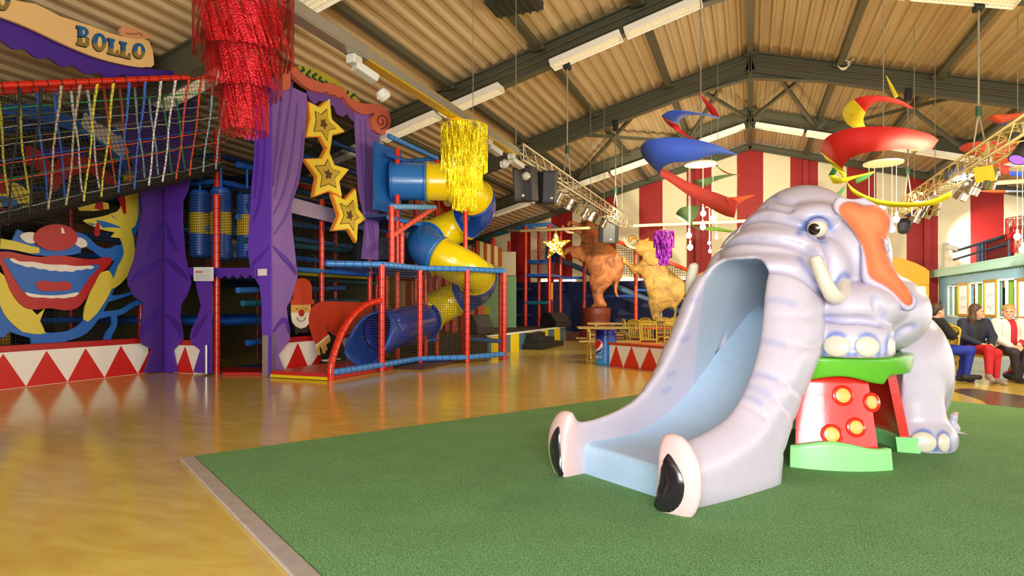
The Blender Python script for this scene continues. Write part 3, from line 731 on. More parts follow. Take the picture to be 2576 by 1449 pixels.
def ray_cone(px, py):
    r = ray(px, py); o = el(CP); d = np.array([r@ER, r@EB, r[2]])
    for t in np.arange(3, 8, .004):
        p = o+t*d; 
        if np.hypot(p[0]-DC[0], p[1]-DC[1]) < rb(max(p[2], 0)) and p[2] < .8: return p
for (x, y), rr in (((2120, 995), .056), ((2153, 1075), .052), ((2092, 1093), .056), ((2192, 1012), .052)):
    p = ray_cone(x, y); a = math.atan2(p[1]-DC[1], p[0]-DC[0]); nl = np.array([math.cos(a), math.sin(a), .18]); nl /= np.linalg.norm(nl)
    c = ew(p); n = nl[0]*ER+nl[1]*EB+nl[2]*UV; d = MB().lathe([(0, .006), (rr*.6, .005), (rr, .0), (rr+.002, -.03)], c+n*.006, n, 24); dt = d.build('dot', YEL, drum)
    MB().lathe([(rr-.004, -.02), (rr, .004), (rr+.012, .012), (rr+.024, .006), (rr+.03, -.02)], c+n*.004, n, 28).build('dot_rim', DRED, dt)
# ------------------------------------------------------------------ mouse beside the hind foot
mouse = thing('mouse_figure', 'little lilac mouse figure with a pink nose beside the elephant hind foot', 'figure', PZ(2393, 1090, 0))
mo = PZ(2393, 1092, 0); LIL = mat('mouse_lilac', '#c9c0d8', .35, coat=.3)
mf = Field((-.2, -.2, -.02), (.2, .2, .28), .008); sx, sy = RV, WV
mf.ell((-.01, .03, .06), (.075, .09, .07), .03).cap((0, 0, .07), (.012, -.02, .17), .052, .03, .03).cap((.012, -.02, .17), (.018, -.03, .2), .03, .02, .02)
mf.ell((-.06, -.01, .075), (.032, .02, .034), .01).ell((.05, .0, .06), (.03, .03, .045), .015).cap((.02, -.03, .02), (.06, -.07, .015), .022, .018, .02).cap((-.05, .08, .03), (-.12, .12, .02), .02, .008, .02)
mx_ = lambda V: mo+V[:, 0:1]*sx+V[:, 1:2]*sy+V[:, 2:3]*UV
field_mesh('mouse_body', mf, LIL, mouse, mx_)
MB().ell(mo+.02*sx-.032*sy+.208*UV, (.026, .02, .018), 0).build('nose', mat('mouse_pink', '#f0a8b0', .3), mouse)
MB().ell(mo+.052*sx-.018*sy+.06*UV, (.022, .022, .028), 0).build('eye', WHITE, mouse)
MB().ell(mo+.07*sx-.085*sy+.014*UV, (.03, .022, .012), 0).build('foot', mat('mouse_foot', '#d8a098', .4), mouse)
# ------------------------------------------------------------------ turf
tA = np.array([-4.34, 3.86, 0]); tD1 = np.array([.514, .858, 0]); tD2 = np.array([.858, -.514, 0])*1.0
def turf_mat():
    m = bpy.data.materials.new('turf'); m.use_nodes = True; N, L = m.node_tree.nodes, m.node_tree.links; b = N['Principled BSDF']
    tc = N.new('ShaderNodeTexCoord'); n1 = N.new('ShaderNodeTexNoise'); n1.inputs['Scale'].default_value = 130; n1.inputs['Detail'].default_value = 4; n1.inputs['Roughness'].default_value = .7; L.new(tc.outputs['Object'], n1.inputs[0])
    cr = N.new('ShaderNodeValToRGB'); e = cr.color_ramp.elements; e[0].position = .36; e[0].color = lin('#44703a'); e[1].position = .66; e[1].color = lin('#b6e0a6'); q = cr.color_ramp.elements.new(.5); q.color = lin('#74ac66')
    L.new(n1.outputs['Fac'], cr.inputs[0]); n2 = N.new('ShaderNodeTexNoise'); n2.inputs['Scale'].default_value = 2.5; L.new(tc.outputs['Object'], n2.inputs[0])
    hs = N.new('ShaderNodeHueSaturation'); mr = N.new('ShaderNodeMapRange'); mr.inputs[3].default_value = .85; mr.inputs[4].default_value = 1.15; L.new(n2.outputs['Fac'], mr.inputs[0]); L.new(mr.outputs[0], hs.inputs['Value'])
    L.new(cr.outputs[0], hs.inputs['Color']); L.new(hs.outputs[0], b.inputs['Base Color'])
    bp = N.new('ShaderNodeBump'); bp.inputs['Strength'].default_value = .9; bp.inputs['Distance'].default_value = .02; L.new(n1.outputs['Fac'], bp.inputs['Height']); L.new(bp.outputs[0], b.inputs['Normal'])
    b.inputs['Roughness'].default_value = .9; b.inputs['Specular IOR Level'].default_value = .2; return m
C2 = tA+tD1*8.43; lst = []
turf = MB(); corners = [tA, C2, C2+tD2*9, tA+tD2*9]
turf.prism([c+np.array([0, 0, .022]) for c in corners], (0, 0, 1), .021)
tt = tag(turf.build('turf_mat', turf_mat()), 'large green artificial turf mat under the elephant slide', 'turf mat')
ed = MB(); p0 = tA-tD2*.0; q0 = tA+tD2*9
n_ = -tD1; ed.bar(p0+n_*.06+np.array([0, 0, .012]), q0+n_*.06+np.array([0, 0, .012]), .11, .024)
tag(ed.build('edge_strip', mat('grey_edge', '#a89c94', .7, scale=12, var=.2), bevel=.008), 'worn grey edging strip along the near left side of the turf', 'edging')
# ================================================================== left side: clown wall, rope bridge, curtains, play frame
RED = mat('pad_red', '#d62a12', .3, coat=.2); BLUE = mat('pad_blue', '#1f5fc0', .35, coat=.15); LBLUE = mat('pad_light_blue', '#3d86d8', .35, coat=.2); TEAL = mat('pad_teal', '#1b6f86', .4)
NAVY = mat('pad_navy', '#16294e', .45); WHITEB = mat('board_white', '#f3ece0', .45, var=.03); REDB = mat('board_red', '#cc1c16', .4, scale=5); REDC = mat('cap_red', '#b01a18', .35)
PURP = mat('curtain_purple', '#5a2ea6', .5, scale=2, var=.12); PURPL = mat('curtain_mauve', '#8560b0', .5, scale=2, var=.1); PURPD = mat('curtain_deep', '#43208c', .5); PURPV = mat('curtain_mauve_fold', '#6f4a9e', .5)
STL = mat('brushed_steel', '#b8b8b8', .3, metal=.9); BLACKM = mat('matt_black', '#17151a', .6)
def q2(L, b, sc): return [(b[0]+x/sc, b[1]+y/sc) for x, y in L]
def zc(L): return q2(L, (0, 460), 2.683)      # measured on enlarged crops of the photograph
def zb(L): return q2(L, (640, 120), 3.293)
def zs(L): return q2(L, (740, 220), 3.291)
def zn(L): return q2(L, (0, 380), 5.574)
def za(L): return q2(L, (0, 0), 3.018)
def pxX(L, x): return [PX(a, b, x) for a, b in L]
def pxY(L, y): return [PY(a, b, y) for a, b in L]
NX = (1, 0, 0); NY = (0, -1, 0)
def board(mb, L, nrm, th, mi=0, lift=0., sm=0, mi_side=None):
    P = np.array(L)
    if sm: P = smooth_curve(P, sm, True)
    return mb.prism([p+np.array(nrm)*lift for p in P], nrm, th, mi, mi_side)
RIBN = [0]
def ribbon(mb, L, wd, nrm, th, mi=0, lift=0., n=4):
    """flat strip of varying width cut from board, lying in the plane normal to nrm"""
    P = smooth_curve(np.array(L), n); ws = np.interp(np.linspace(0, 1, len(P)), np.linspace(0, 1, len(wd)), wd) if hasattr(wd, '__len__') else np.full(len(P), wd)
    RIBN[0] += 1; lift = lift+.0011*(RIBN[0] % 8); nrm = np.array(nrm, float); A, B = [], []
    for i in range(len(P)):
        t = P[min(i+1, len(P)-1)]-P[max(i-1, 0)]; t /= np.linalg.norm(t)+1e-9; s = np.cross(nrm, t); A.append(P[i]+s*ws[i]/2+nrm*lift); B.append(P[i]-s*ws[i]/2+nrm*lift)
    vs = []
    for a, b in zip(A, B): vs += [a, b, a-nrm*th, b-nrm*th]
    fs = []
    for i in range(len(P)-1):
        o = 4*i; fs += [(o, o+4, o+5, o+1), (o, o+2, o+6, o+4), (o+1, o+5, o+7, o+3)]
    m = 4*(len(P)-1); fs += [(0, 1, 3, 2), (m, m+2, m+3, m+1)]
    mb.add(vs, fs, mi); return mb
# ---- low barrier with red triangles
XW = -10.5
def tri_wall(name, lab, p0, p1, h, tri, nrm, th=.09, cap=.1, grp='low red and white triangle barriers'):
    """p0,p1 floor ends (front face); tri: list of (s_left, s_apex, s_right) along the run"""
    p0, p1, nrm = np.array(p0, float), np.array(p1, float), np.array(nrm, float); d = p1-p0; L = np.linalg.norm(d); d /= L
    o = thing(name, lab, 'barrier', (p0+p1)/2, 0, grp)
    b = MB(); b.box((p0+p1)/2-nrm*th/2+UV*(h-cap)/2, (L, th, h-cap), 0, (d, nrm, UV)); hh = h-cap
    for a, m, c in tri:
        P = []
        for s_, z in ((a, 0.005), (c, 0.005), (m, hh-.02)): P.append(p0+d*s_+UV*z)
        # clip to the run
        pts = [P[0], P[1], P[2]]
        if a < 0 <= m: k = (0-a)/(m-a); pts = [p0+UV*.005, P[1], P[2], p0+UV*((hh-.02)*k)]
        if c > L >= m: k = (c-L)/(c-m); pts = [P[0], p1+UV*.005, p1+UV*((hh-.02)*k), P[2]]
        b.prism([q+nrm*.004 for q in pts], nrm, .01, 1)
    b.build('panel', [WHITEB, REDB], o); MB().box((p0+p1)/2-nrm*(th/2-.005)+UV*(h-cap/2), (L, th+.03, cap), 0, (d, nrm, UV)).build('cap', REDC, o, bevel=.01)
    return o
ap = [float(PX(x, y, XW)[1]) for x, y in zc([(20, 1155), (313, 1143), (577, 1130), (815, 1112)])]; va = [float(PX(x, y, XW)[1]) for x, y in zc([(175, 1355), (455, 1328), (705, 1303), (930, 1282)])]
st_ = va[1]-va[0]; y0 = 3.6
tr = [(va[0]-st_-y0, ap[0]-y0, va[0]-y0)]+[(va[i]-y0, ap[i+1]-y0, va[i+1]-y0) for i in range(3)]+[(va[3]-y0, va[3]+st_*.5-y0, va[3]+st_-y0), (va[0]-2*st_-y0, ap[0]-st_-y0, va[0]-st_-y0)]
tri_wall('triangle_barrier', 'long low white barrier with red triangles under the clown face', (XW, y0, 0), (XW, 8.3, 0), .66, tr, NX)
YW = 8.5
pa = [float(PY(x, 937, YW)[0]) for x in (440, 466, 487)]; x0 = -10.1
tri_wall('triangle_barrier', 'short white barrier with one red triangle between two purple curtains', (x0, YW, 0), (float(PY(507, 937, YW)[0]), YW, 0), .62, [(pa[0]-x0, pa[1]-x0, pa[2]-x0)], NY)
XP = -8.1
yy = [float(PX(x, y, XP)[1]) for x, y in ((715, 938), (749, 937), (777, 927), (812, 924), (850, 921))]
tri_wall('triangle_barrier', 'white barrier with red triangles behind the hat clown cutout', (XP, 8.75, 0), (XP, 12.3, 0), .66, [(yy[0]-8.75, yy[1]-8.75, yy[2]-8.75), (yy[2]-8.75, (yy[2]+yy[4])/2-8.75+.1, yy[4]+.25-8.75), (yy[4]+.25-8.75, yy[4]+.75-8.75, yy[4]+1.25-8.75)], NX)
# ---- cut-out curtains (boards with a carved drapery edge)
def folds(mb, L, nrm, mi, w, lift=.012):
    for f in L: ribbon(mb, f, w, nrm, .014, mi, lift)
cur = thing('curtain_cutout', 'deep purple cut-out curtain at the corner beside the clown face', 'curtain', PX(413, 937, -10.35))
XC, YC = -10.35, 8.45
lft = q2([(300, 229), (331, 398), (352, 470), (360, 527), (350, 583), (339, 654), (322, 698), (324, 717), (339, 747), (363, 762), (358, 800), (352, 848), (358, 866), (384, 879), (372, 910), (363, 938), (412, 937), (412, 180), (300, 170)], (0, 0), 1)
rgt = q2([(413, 190), (494, 200), (486, 330), (480, 431), (470, 480), (458, 505), (457, 557), (464, 646), (479, 710), (471, 736), (453, 769), (450, 800), (457, 833), (458, 855), (434, 881), (440, 910), (445, 936), (413, 937)], (0, 0), 1)
def clipz(P): return [np.array([p[0], p[1], min(max(p[2], 0), 5.3)]) for p in P]
m_ = MB(); board(m_, clipz(pxX(lft, XC)), NX, .03)
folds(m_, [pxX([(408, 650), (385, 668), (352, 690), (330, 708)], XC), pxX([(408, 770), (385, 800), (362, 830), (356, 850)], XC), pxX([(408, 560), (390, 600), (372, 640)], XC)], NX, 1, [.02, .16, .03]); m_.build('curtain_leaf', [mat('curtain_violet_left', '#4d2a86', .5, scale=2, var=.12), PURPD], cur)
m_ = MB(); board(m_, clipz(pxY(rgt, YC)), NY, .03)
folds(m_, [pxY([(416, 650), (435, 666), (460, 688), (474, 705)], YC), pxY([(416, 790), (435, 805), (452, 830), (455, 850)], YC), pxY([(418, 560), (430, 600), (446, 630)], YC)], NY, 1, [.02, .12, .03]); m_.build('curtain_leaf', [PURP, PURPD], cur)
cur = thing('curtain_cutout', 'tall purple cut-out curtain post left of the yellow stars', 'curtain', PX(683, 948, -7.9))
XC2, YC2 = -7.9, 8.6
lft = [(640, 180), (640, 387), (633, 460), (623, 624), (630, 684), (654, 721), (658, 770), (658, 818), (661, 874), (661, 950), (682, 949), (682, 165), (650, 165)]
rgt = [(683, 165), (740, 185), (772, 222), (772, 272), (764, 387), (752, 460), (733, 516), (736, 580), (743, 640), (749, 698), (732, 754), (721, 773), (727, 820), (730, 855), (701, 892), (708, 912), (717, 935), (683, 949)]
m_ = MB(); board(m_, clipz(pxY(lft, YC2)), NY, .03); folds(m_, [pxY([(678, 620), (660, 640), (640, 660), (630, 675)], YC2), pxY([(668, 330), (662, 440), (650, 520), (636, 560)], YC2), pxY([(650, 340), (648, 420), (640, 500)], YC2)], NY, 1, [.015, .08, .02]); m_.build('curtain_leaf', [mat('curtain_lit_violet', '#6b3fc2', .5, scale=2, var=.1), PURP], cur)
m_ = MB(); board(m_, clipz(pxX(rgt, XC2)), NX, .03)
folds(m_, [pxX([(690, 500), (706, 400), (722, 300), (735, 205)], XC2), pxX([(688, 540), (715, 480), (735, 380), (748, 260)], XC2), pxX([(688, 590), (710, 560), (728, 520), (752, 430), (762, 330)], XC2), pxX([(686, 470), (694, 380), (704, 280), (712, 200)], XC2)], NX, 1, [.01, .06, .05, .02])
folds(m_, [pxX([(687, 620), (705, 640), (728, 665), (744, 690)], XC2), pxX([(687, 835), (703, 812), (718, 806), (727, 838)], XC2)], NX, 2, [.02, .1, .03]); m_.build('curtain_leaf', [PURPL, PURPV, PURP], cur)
gp = MB(); g0 = PX(683, 949, XC2)
gp.box((XC2-.1, YC2-.012, .37), (.12, .015, .74)); gp.box((XC2+.012, YC2+.06, .37), (.015, .12, .74)); gp.build('corner_guard', STL, cur, bevel=.004)
nt = MB(); nt.box((XC2-.16, YC2-.015, 0)+np.array([0, 0, PY(665, 685, YC2)[2]]), (.2, .012, .12)); tag(nt.build('notice', WHITEB), 'small white notice on the purple curtain post', 'notice')
cur = thing('curtain_cutout', 'narrow purple cut-out curtain with a steel guard at the entrance', 'curtain', PY(510, 937, YC))
L = [(492, 700), (494, 725), (501, 751), (505, 769), (496, 800), (481, 829), (477, 848), (484, 866), (503, 881), (494, 910), (486, 937), (531, 940), (531, 700)]
m_ = MB(); board(m_, clipz(pxY(L, YC-.06)), NY, .03); folds(m_, [pxY([(522, 790), (505, 815), (490, 840), (482, 850)], YC-.06)], NY, 1, [.02, .1, .03]); m_.build('curtain_leaf', [PURP, PURPD], cur)
MB().cyl(PY(519, 941, YC-.1), PY(519, 868, YC-.1), .028, n=10).build('corner_guard', STL, cur)
# scalloped bar above the entrance
L = [(455, 672), (640, 674), (641, 697)]
sc_ = []; xs = np.linspace(640, 470, 40)
for i, x in enumerate(xs): sc_.append((x, 696+5*math.cos(2*PI*(x-470)/21)))
m_ = MB(); board(m_, pxY([(466, 673), (640, 674)]+sc_, YC+.04), NY, .05); tag(m_.build('valance_board', PURP), 'scalloped purple valance board above the play area entrance', 'valance')
nb = thing('notice_board', 'white rules notice with small red symbols beside the entrance', 'notice', PY(511, 690, YC-.12))
MB().prism(pxY([(487, 672), (535, 672), (535, 707), (487, 707)], YC-.12), NY, .02).build('panel', mat('notice_white', '#e4e8e8', .3), nb)
m_ = MB()
for x in (492, 498, 504): m_.prism(pxY([(x, 681), (x+4, 681), (x+4, 687), (x, 687)], YC-.124), NY, .003, 0)
for k, y in enumerate(range(690, 704, 3)): m_.prism(pxY([(491, y), (530-5*(k % 2), y), (530-5*(k % 2), y+1), (491, y+1)], YC-.124), NY, .003, 1)
for k, y in enumerate(range(679, 688, 3)): m_.prism(pxY([(510, y), (530, y), (530, y+1), (510, y+1)], YC-.124), NY, .003, 1)
m_.build('print', [mat('notice_red', '#c85050', .5), mat('notice_grey', '#a8b0b4', .5)], nb)
# ---- clown face cut from board
XM = -10.78
clown = thing('clown_face_cutout', 'huge laughing clown face cut from painted board on the left', 'wall decoration', (XM, 6.6, .66))
CB = mat('clown_blue', '#2668bd', .45); CY = mat('clown_yellow', '#e2cc4a', .45); CR = mat('clown_red', '#b41818', .4); CWh = mat('clown_white', '#efe4d4', .45)
def XMp(L): return pxX(zc(L), XM)
m_ = MB()
for L, wd in (([(-60, 830), (60, 950), (200, 1010), (330, 1040), (460, 1030), (560, 985), (640, 890), (690, 800), (740, 690), (780, 590), (840, 480)], [.3, .2, .16, .14, .16, .2, .2, .2, .22, .2, .1]),
        ([(500, 400), (560, 385), (640, 440), (720, 480), (800, 470), (860, 420)], [.4, .2, .12, .2, .28, .1]), ([(930, -180), (925, 100), (915, 260), (890, 360), (880, 470), (900, 560), (870, 640)], [.1, .16, .14, .1, .08, .12, .2]),
        ([(720, 780), (800, 770), (900, 740)], [.14, .07, .05]), ([(640, 900), (720, 885), (820, 870), (900, 820), (985, 795)], [.14, .1, .1, .09, .09]), ([(770, 890), (770, 960), (735, 1020), (720, 1075)], [.1, .1, .12, .14]),
        ([(210, 1075), (340, 1060), (450, 1075)], [.3, .2, .3]), ([(0, 1040), (40, 960), (20, 900)], [.08, .2, .3]), ([(90, 370), (180, 410), (280, 450), (440, 450), (520, 420)], [.3, .3, .2, .2, .3]),
        ([(940, 330), (960, 260), (975, 240)], [.1, .1, .06])): ribbon(m_, XMp(L), wd, NX, .03, 0)
for L, wd in (([(0, 410), (100, 425), (200, 450), (262, 455)], [.16, .14, .12, .08]), ([(-60, 620), (30, 720), (110, 860), (200, 950), (290, 1010)], [.2, .3, .36, .34, .05]), ([(690, 600), (700, 660), (660, 760), (610, 860), (575, 930)], [.2, .36, .32, .24, .08]),
        ([(560, 255), (660, 270), (760, 270), (850, 240), (880, 120), (895, -60)], [.02, .2, .34, .42, .3, .18]), ([(800, 300), (850, 360), (870, 480), (830, 590), (790, 660), (750, 710)], [.5, .26, .2, .24, .16, .04])): ribbon(m_, XMp(L), wd, NX, .02, 1, .012)
board(m_, XMp([(240, 900), (300, 850), (260, 950), (310, 1020), (250, 1000)]), NX, .02, 1, .01)
for L in ([(640, 250), (700, 260), (790, 290), (815, 305), (740, 300), (690, 305)], [(580, 265), (640, 280), (620, 290)], [(740, 215), (790, 245), (760, 235)]): board(m_, XMp(L), NX, .01, 0, .02)
board(m_, XMp([(655, 265), (668, 300), (665, 350), (645, 362), (630, 340), (640, 290)]), NX, .012, 2, .024, 3)
board(m_, XMp([(130, 360), (170, 335), (235, 340), (240, 400), (180, 405)]), NX, .015, 3, .02, 3); board(m_, XMp([(490, 385), (530, 368), (575, 390), (582, 425), (545, 438), (505, 415)]), NX, .015, 3, .02, 3)
# forehead, brows and eyes, seen through the bridge net
def XMn(L): return pxX(zn(L), XM)
def XMa(L): return pxX(za(L), XM)
for L, wd, k, lf in ((XMa([(0, 830), (280, 850), (480, 910), (640, 980), (800, 1080), (920, 1190), (1000, 1330), (1030, 1449)]), [.12, .26, .26, .2, .16, .18, .14, .1], 0, 0), (XMa([(630, 890), (740, 960), (860, 1060), (950, 1180)]), [.3, .42, .36, .2], 3, .012), (XMa([(800, 920), (930, 900)]), [.3, .4], 3, .012), (XMa([(640, 830), (780, 930), (900, 1020)]), [.1, .12, .08], 0, .02),
        (XMn([(740, 560), (800, 380), (900, 240), (1050, 190), (1250, 210), (1430, 330), (1600, 480), (1690, 640), (1740, 880)]), [.06, .2, .34, .3, .26, .2, .16, .14, .05], 2, .016), (XMn([(350, 60), (500, 100), (600, 200), (700, 350), (760, 560)]), [.3, .3, .24, .16, .1], 2, .016), (XMn([(620, 30), (900, 30), (1200, 110), (1380, 220)]), [.1, .24, .2, .1], 5, .01),
        (XMn([(0, 640), (160, 560), (340, 650), (330, 760), (120, 780), (60, 870), (240, 860)]), [.3, .3, .2, .16, .2, .3, .2], 1, .012), (XMn([(0, 700), (150, 720), (280, 800)]), [.14, .16, .04], 0, .02), (XMn([(1100, 810), (1300, 770), (1520, 770)]), [.06, .18, .1], 1, .012), (XMn([(1390, 600), (1380, 820)]), [.06, .16], 2, .02), (XMn([(30, 330), (50, 600)]), [.05, .2], 2, .02), (XMn([(30, 800), (40, 1040)]), [.1, .14], 2, .022), (XMn([(1760, 320), (1800, 520), (1820, 760)]), [.06, .24, .2], 1, .012)): ribbon(m_, L, wd, NX, .02, k, lf)
m_.build('face_panel', [CB, CY, CR, CWh, BLACKM, PURPD], clown)
mo_ = MB()
board(mo_, XMp([(-80, 470), (0, 465), (60, 465), (150, 485), (260, 500), (380, 490), (480, 500), (560, 515), (640, 515), (700, 500), (740, 510), (745, 530), (725, 560), (690, 590), (660, 620), (630, 680), (590, 750), (550, 810), (500, 850), (420, 860), (330, 845), (250, 855), (180, 850), (120, 810), (60, 720), (0, 560), (-60, 500)]), NX, .02, 0, .034, 2)
board(mo_, XMp([(10, 505), (50, 515), (150, 540), (300, 560), (450, 570), (600, 555), (660, 555), (640, 590), (590, 640), (550, 700), (520, 740), (450, 755), (330, 765), (250, 760), (160, 740), (120, 700), (60, 600), (20, 530)]), NX, .02, 1, .042, 2)
mo_.build('mouth', [CR, CB], clown)
te = MB(); board(te, XMp([(50, 515), (75, 510), (110, 528), (160, 533), (210, 533), (290, 548), (360, 553), (430, 553), (500, 563), (600, 558), (620, 570), (600, 583), (570, 580), (540, 590), (505, 588), (475, 602), (430, 596), (395, 600), (360, 592), (325, 595), (290, 583), (250, 582), (210, 568), (170, 570), (130, 556), (80, 540)]), NX, .012, 0, .054, 2); te.build('teeth', CWh, clown)
te = MB(); board(te, XMp([(155, 740), (190, 745), (250, 755), (330, 760), (420, 755), (500, 740), (520, 745), (490, 768), (455, 772), (420, 780), (375, 776), (330, 780), (280, 774), (240, 775), (180, 765)]), NX, .012, 0, .054, 2); te.build('teeth', CWh, clown)
te = MB(); board(te, XMp([(230, 690), (245, 665), (290, 660), (340, 668), (390, 668), (430, 665), (465, 685), (465, 710), (440, 725), (340, 730), (260, 728)]), NX, .012, 0, .054, 3); te.build('tongue', CR, clown)
no = MB(); board(no, XMp([(365+145*math.cos(a), 370+90*math.sin(a)) for a in np.linspace(0, 2*PI, 28, endpoint=False)]), NX, .03, 0, .05); board(no, XMp([(398, 305), (410, 303), (424, 340), (402, 345)]), NX, .01, 1, .056); no.build('nose', [CR, CWh], clown)
# ---- banner and valance over the clown
XS = -8.9
ban = thing('name_banner', 'cream scroll banner reading BOLLO high on the left', 'sign', PX(200, 110, XS))
CRM = mat('banner_cream', '#e8bc7c', .5, scale=2); 
top_ = [(-120, -70), (0, -8), (90, 10), (150, 40), (220, 62), (262, 78), (300, 90), (345, 98), (375, 93)]; bot_ = [(388, 162), (370, 168), (350, 169), (300, 160), (250, 147), (200, 128), (150, 106), (100, 82), (50, 60), (0, 42), (-120, 0)]
m_ = MB(); board(m_, [np.array([p[0], p[1], min(p[2], 5.46)]) for p in smooth_curve(np.array(pxX(top_+bot_, XS)), 2, True)], NX, .05)
m_.build('banner', [CRM], ban)
m_ = MB(); board(m_, pxX([(303, 75), (310, 66), (335, 63), (360, 69), (377, 82), (378, 96), (345, 99), (310, 92)], XS-.05), NX, .05, 0, 0, 3); ribbon(m_, pxX([(316, 84), (335, 86), (352, 84), (357, 92)], XS-.05), .02, NX, .01, 1, .004); m_.build('curled_end', [mat('banner_back', '#d8986a', .5), mat('banner_line', '#a87048', .5)], ban)
GOLD = mat('letter_gold', '#8c7434', .45); LBL = mat('letter_blue', '#1c5c96', .45); LDK = mat('letter_shadow', '#2c2018', .6)
def zo(L): return q2(L, (0, 0), 5.574)
def letter(polys, holes=()):
    m = MB()
    for L, mi, lf in polys: board(m, pxX(zo(L), XS), NX, .02, mi, lf)
    return m
def glyph(ch, x0, y0, w, h, sk):
    """slab-serif letter: list of outlines in a box (u right 0..1, v down 0..1) sheared along the banner"""
    def T(L): return [(x0+u*w, y0+v*h+u*w*sk) for u, v in L]
    G = {'B': [[(0, 0), (.62, 0), (.88, .1), (.92, .28), (.7, .45), (.95, .6), (1, .82), (.8, 1), (0, 1), (0, .85), (.14, .85), (.14, .14), (0, .14)]],
         'L': [[(0, 0), (.62, 0), (.62, .14), (.5, .14), (.5, .85), (.78, .85), (.84, .62), (1, .62), (1, 1), (0, 1), (0, .85), (.14, .85), (.14, .14), (0, .14)]],
         'O': [[(.5+.5*math.cos(a), .5+.5*math.sin(a)) for a in np.linspace(0, 2*PI, 22, endpoint=False)]]}[ch]
    H = {'B': [[(.46, .16), (.58, .2), (.58, .36), (.46, .4)], [(.46, .56), (.62, .6), (.62, .8), (.46, .84)]], 'L': [], 'O': [[(.5+.15*math.cos(a), .5+.3*math.sin(a)) for a in np.linspace(0, 2*PI, 14, endpoint=False)]]}[ch]
    m = MB()
    for g in G:
        board(m, pxX(zo([(x-6, y+14) for x, y in T(g)]), XS), NX, .02, 2, .008); board(m, pxX(zo(T(g)), XS), NX, .02, 1, .014)
        up = [p for p in g]
        cl = [(u, min(v, .56+.06*math.sin(13*u))) for u, v in g]
        if ch == 'L': cl = [(0, 0), (.62, 0), (.62, .14), (.5, .14), (.5, .6), (.4, .52), (.3, .64), (.14, .55), (.14, .14), (0, .14)]
        board(m, pxX(zo(T(cl)), XS), NX, .02, 0, .02)
    for g in H: board(m, pxX(zo(T(g)), XS), NX, .02, 3, .026)
    return m
for ch, x, y, w, h in (('B', 1065, 355, 180, 270), ('O', 1290, 455, 190, 250), ('L', 1500, 530, 160, 220), ('L', 1672, 575, 155, 215), ('O', 1855, 595, 170, 215)):
    glyph(ch, x, y, w, h, .25 if ch != 'O' else .12).build('letter', [LBL, GOLD, LDK, CRM], ban)
glyph('O', -90, -170, 220, 290, .2).build('letter', [LBL, GOLD, LDK, CRM], ban)
va_ = [(-150, -20), (0, 45), (100, 85), (200, 130), (300, 162), (400, 176), (520, 182), (505, 200)]
sc_ = []
for i in range(0, 61):
    x = 500-650*i/60; base = np.interp(x, [-150, 0, 60, 150, 260, 500], [20, 104, 128, 160, 192, 200]); sc_.append((x, base+14*abs(math.sin(x/62*PI))-8))
m_ = MB(); board(m_, pxX(va_[:-1]+sc_, XS-.12), NX, .03); tag(m_.build('valance_board', PURPD), 'dark purple scalloped valance behind the cream banner', 'valance')
# ---- rope bridge
br = thing('rope_bridge', 'hanging rope bridge of coloured ropes and black net with red handrails', 'rope bridge', (-9.2, 6, 2.3))
def rail(y): return np.array([-9.1+(y-5.06)*.153, y, 4.13+(y-5.06)*.364])
BY0, BY1 = 2.6, 8.5
def sagged(y, side, t):   # t: 0 rail .. 1 walkway
    r = rail(y); r = r+np.array([-.95*(side == 'far'), 0, 0]); b = rail(y)+np.array([-.475+(.2 if side == 'near' else -.2), 0, -1.92+.05*(y-BY0)]); p = r+(b-r)*t; p[0] += (-.0 if side == 'near' else .0); return p
for sd in ('near', 'far'):
    r = MB().tube([sagged(y, sd, 0) for y in np.linspace(BY0, BY1+.1, 12)], .045, 12); 
    for y in np.arange(BY0+.1, BY1, .17):
        c = sagged(y, sd, 0); d = np.array([.153, 1, .364]); d /= np.linalg.norm(d); r.cyl(c-d*.006, c+d*.006, .048, n=12, mi=1)
    r.build('handrail', [RED, BLACKM], br)
RC = {k: mat('rope_'+k, v, .8, bump=.5, bscale=120) for k, v in dict(tan='#b8a888', yellow='#d8cc3c', blue='#3c70d8', white='#e8e4dc', orange='#e0562c', pale_blue='#9cc0cc', green='#2c9a58', dark='#2a2a26', grey='#8c8c80', olive='#8a7c2c').items()}
seq = ['dark', 'dark', 'tan', 'tan', 'yellow', 'yellow', 'blue', 'blue', 'white', 'white', 'orange', 'orange', 'pale_blue', 'pale_blue', 'green', 'green']
ys = np.arange(2.75, 8.5, .232)
i0 = int(np.argmin(abs(ys-float(PX(155, 225, -8.95)[1]))))
for i, y in enumerate(ys):
    for sd in ('near', 'far'):
        c = seq[(i-i0+2+(0 if sd == 'near' else 3)) % 16]
        MB().tube([sagged(y+.012*math.sin(9*t+i), sd, t) for t in np.linspace(0.02, 1, 7)], [.022, .02, .016, .014, .014, .014, .016], 7).build('rope', RC[c], br)
for sd, rows in (('near', [(.16, 'green'), (.30, 'grey'), (.43, 'tan'), (.57, 'orange'), (.70, 'orange'), (.84, 'dark'), (.93, 'grey')]), ('far', [(.2, 'olive'), (.38, 'olive'), (.55, 'blue'), (.7, 'green'), (.86, 'green')])):
    for t, c in rows:
        pts = []
        for y in np.linspace(BY0, BY1, 54): pts.append(sagged(y, sd, t)-np.array([0, 0, .018*abs(math.sin((y-2.75)/.232*PI))]))
        MB().tube(pts, .009, 6).build('cross_rope', RC[c], br)
NETB = netmat('black_net', '#1c1c18', .06, .006, ((0, .94, .34), (.2, -.33, .92)))
m_ = MB()
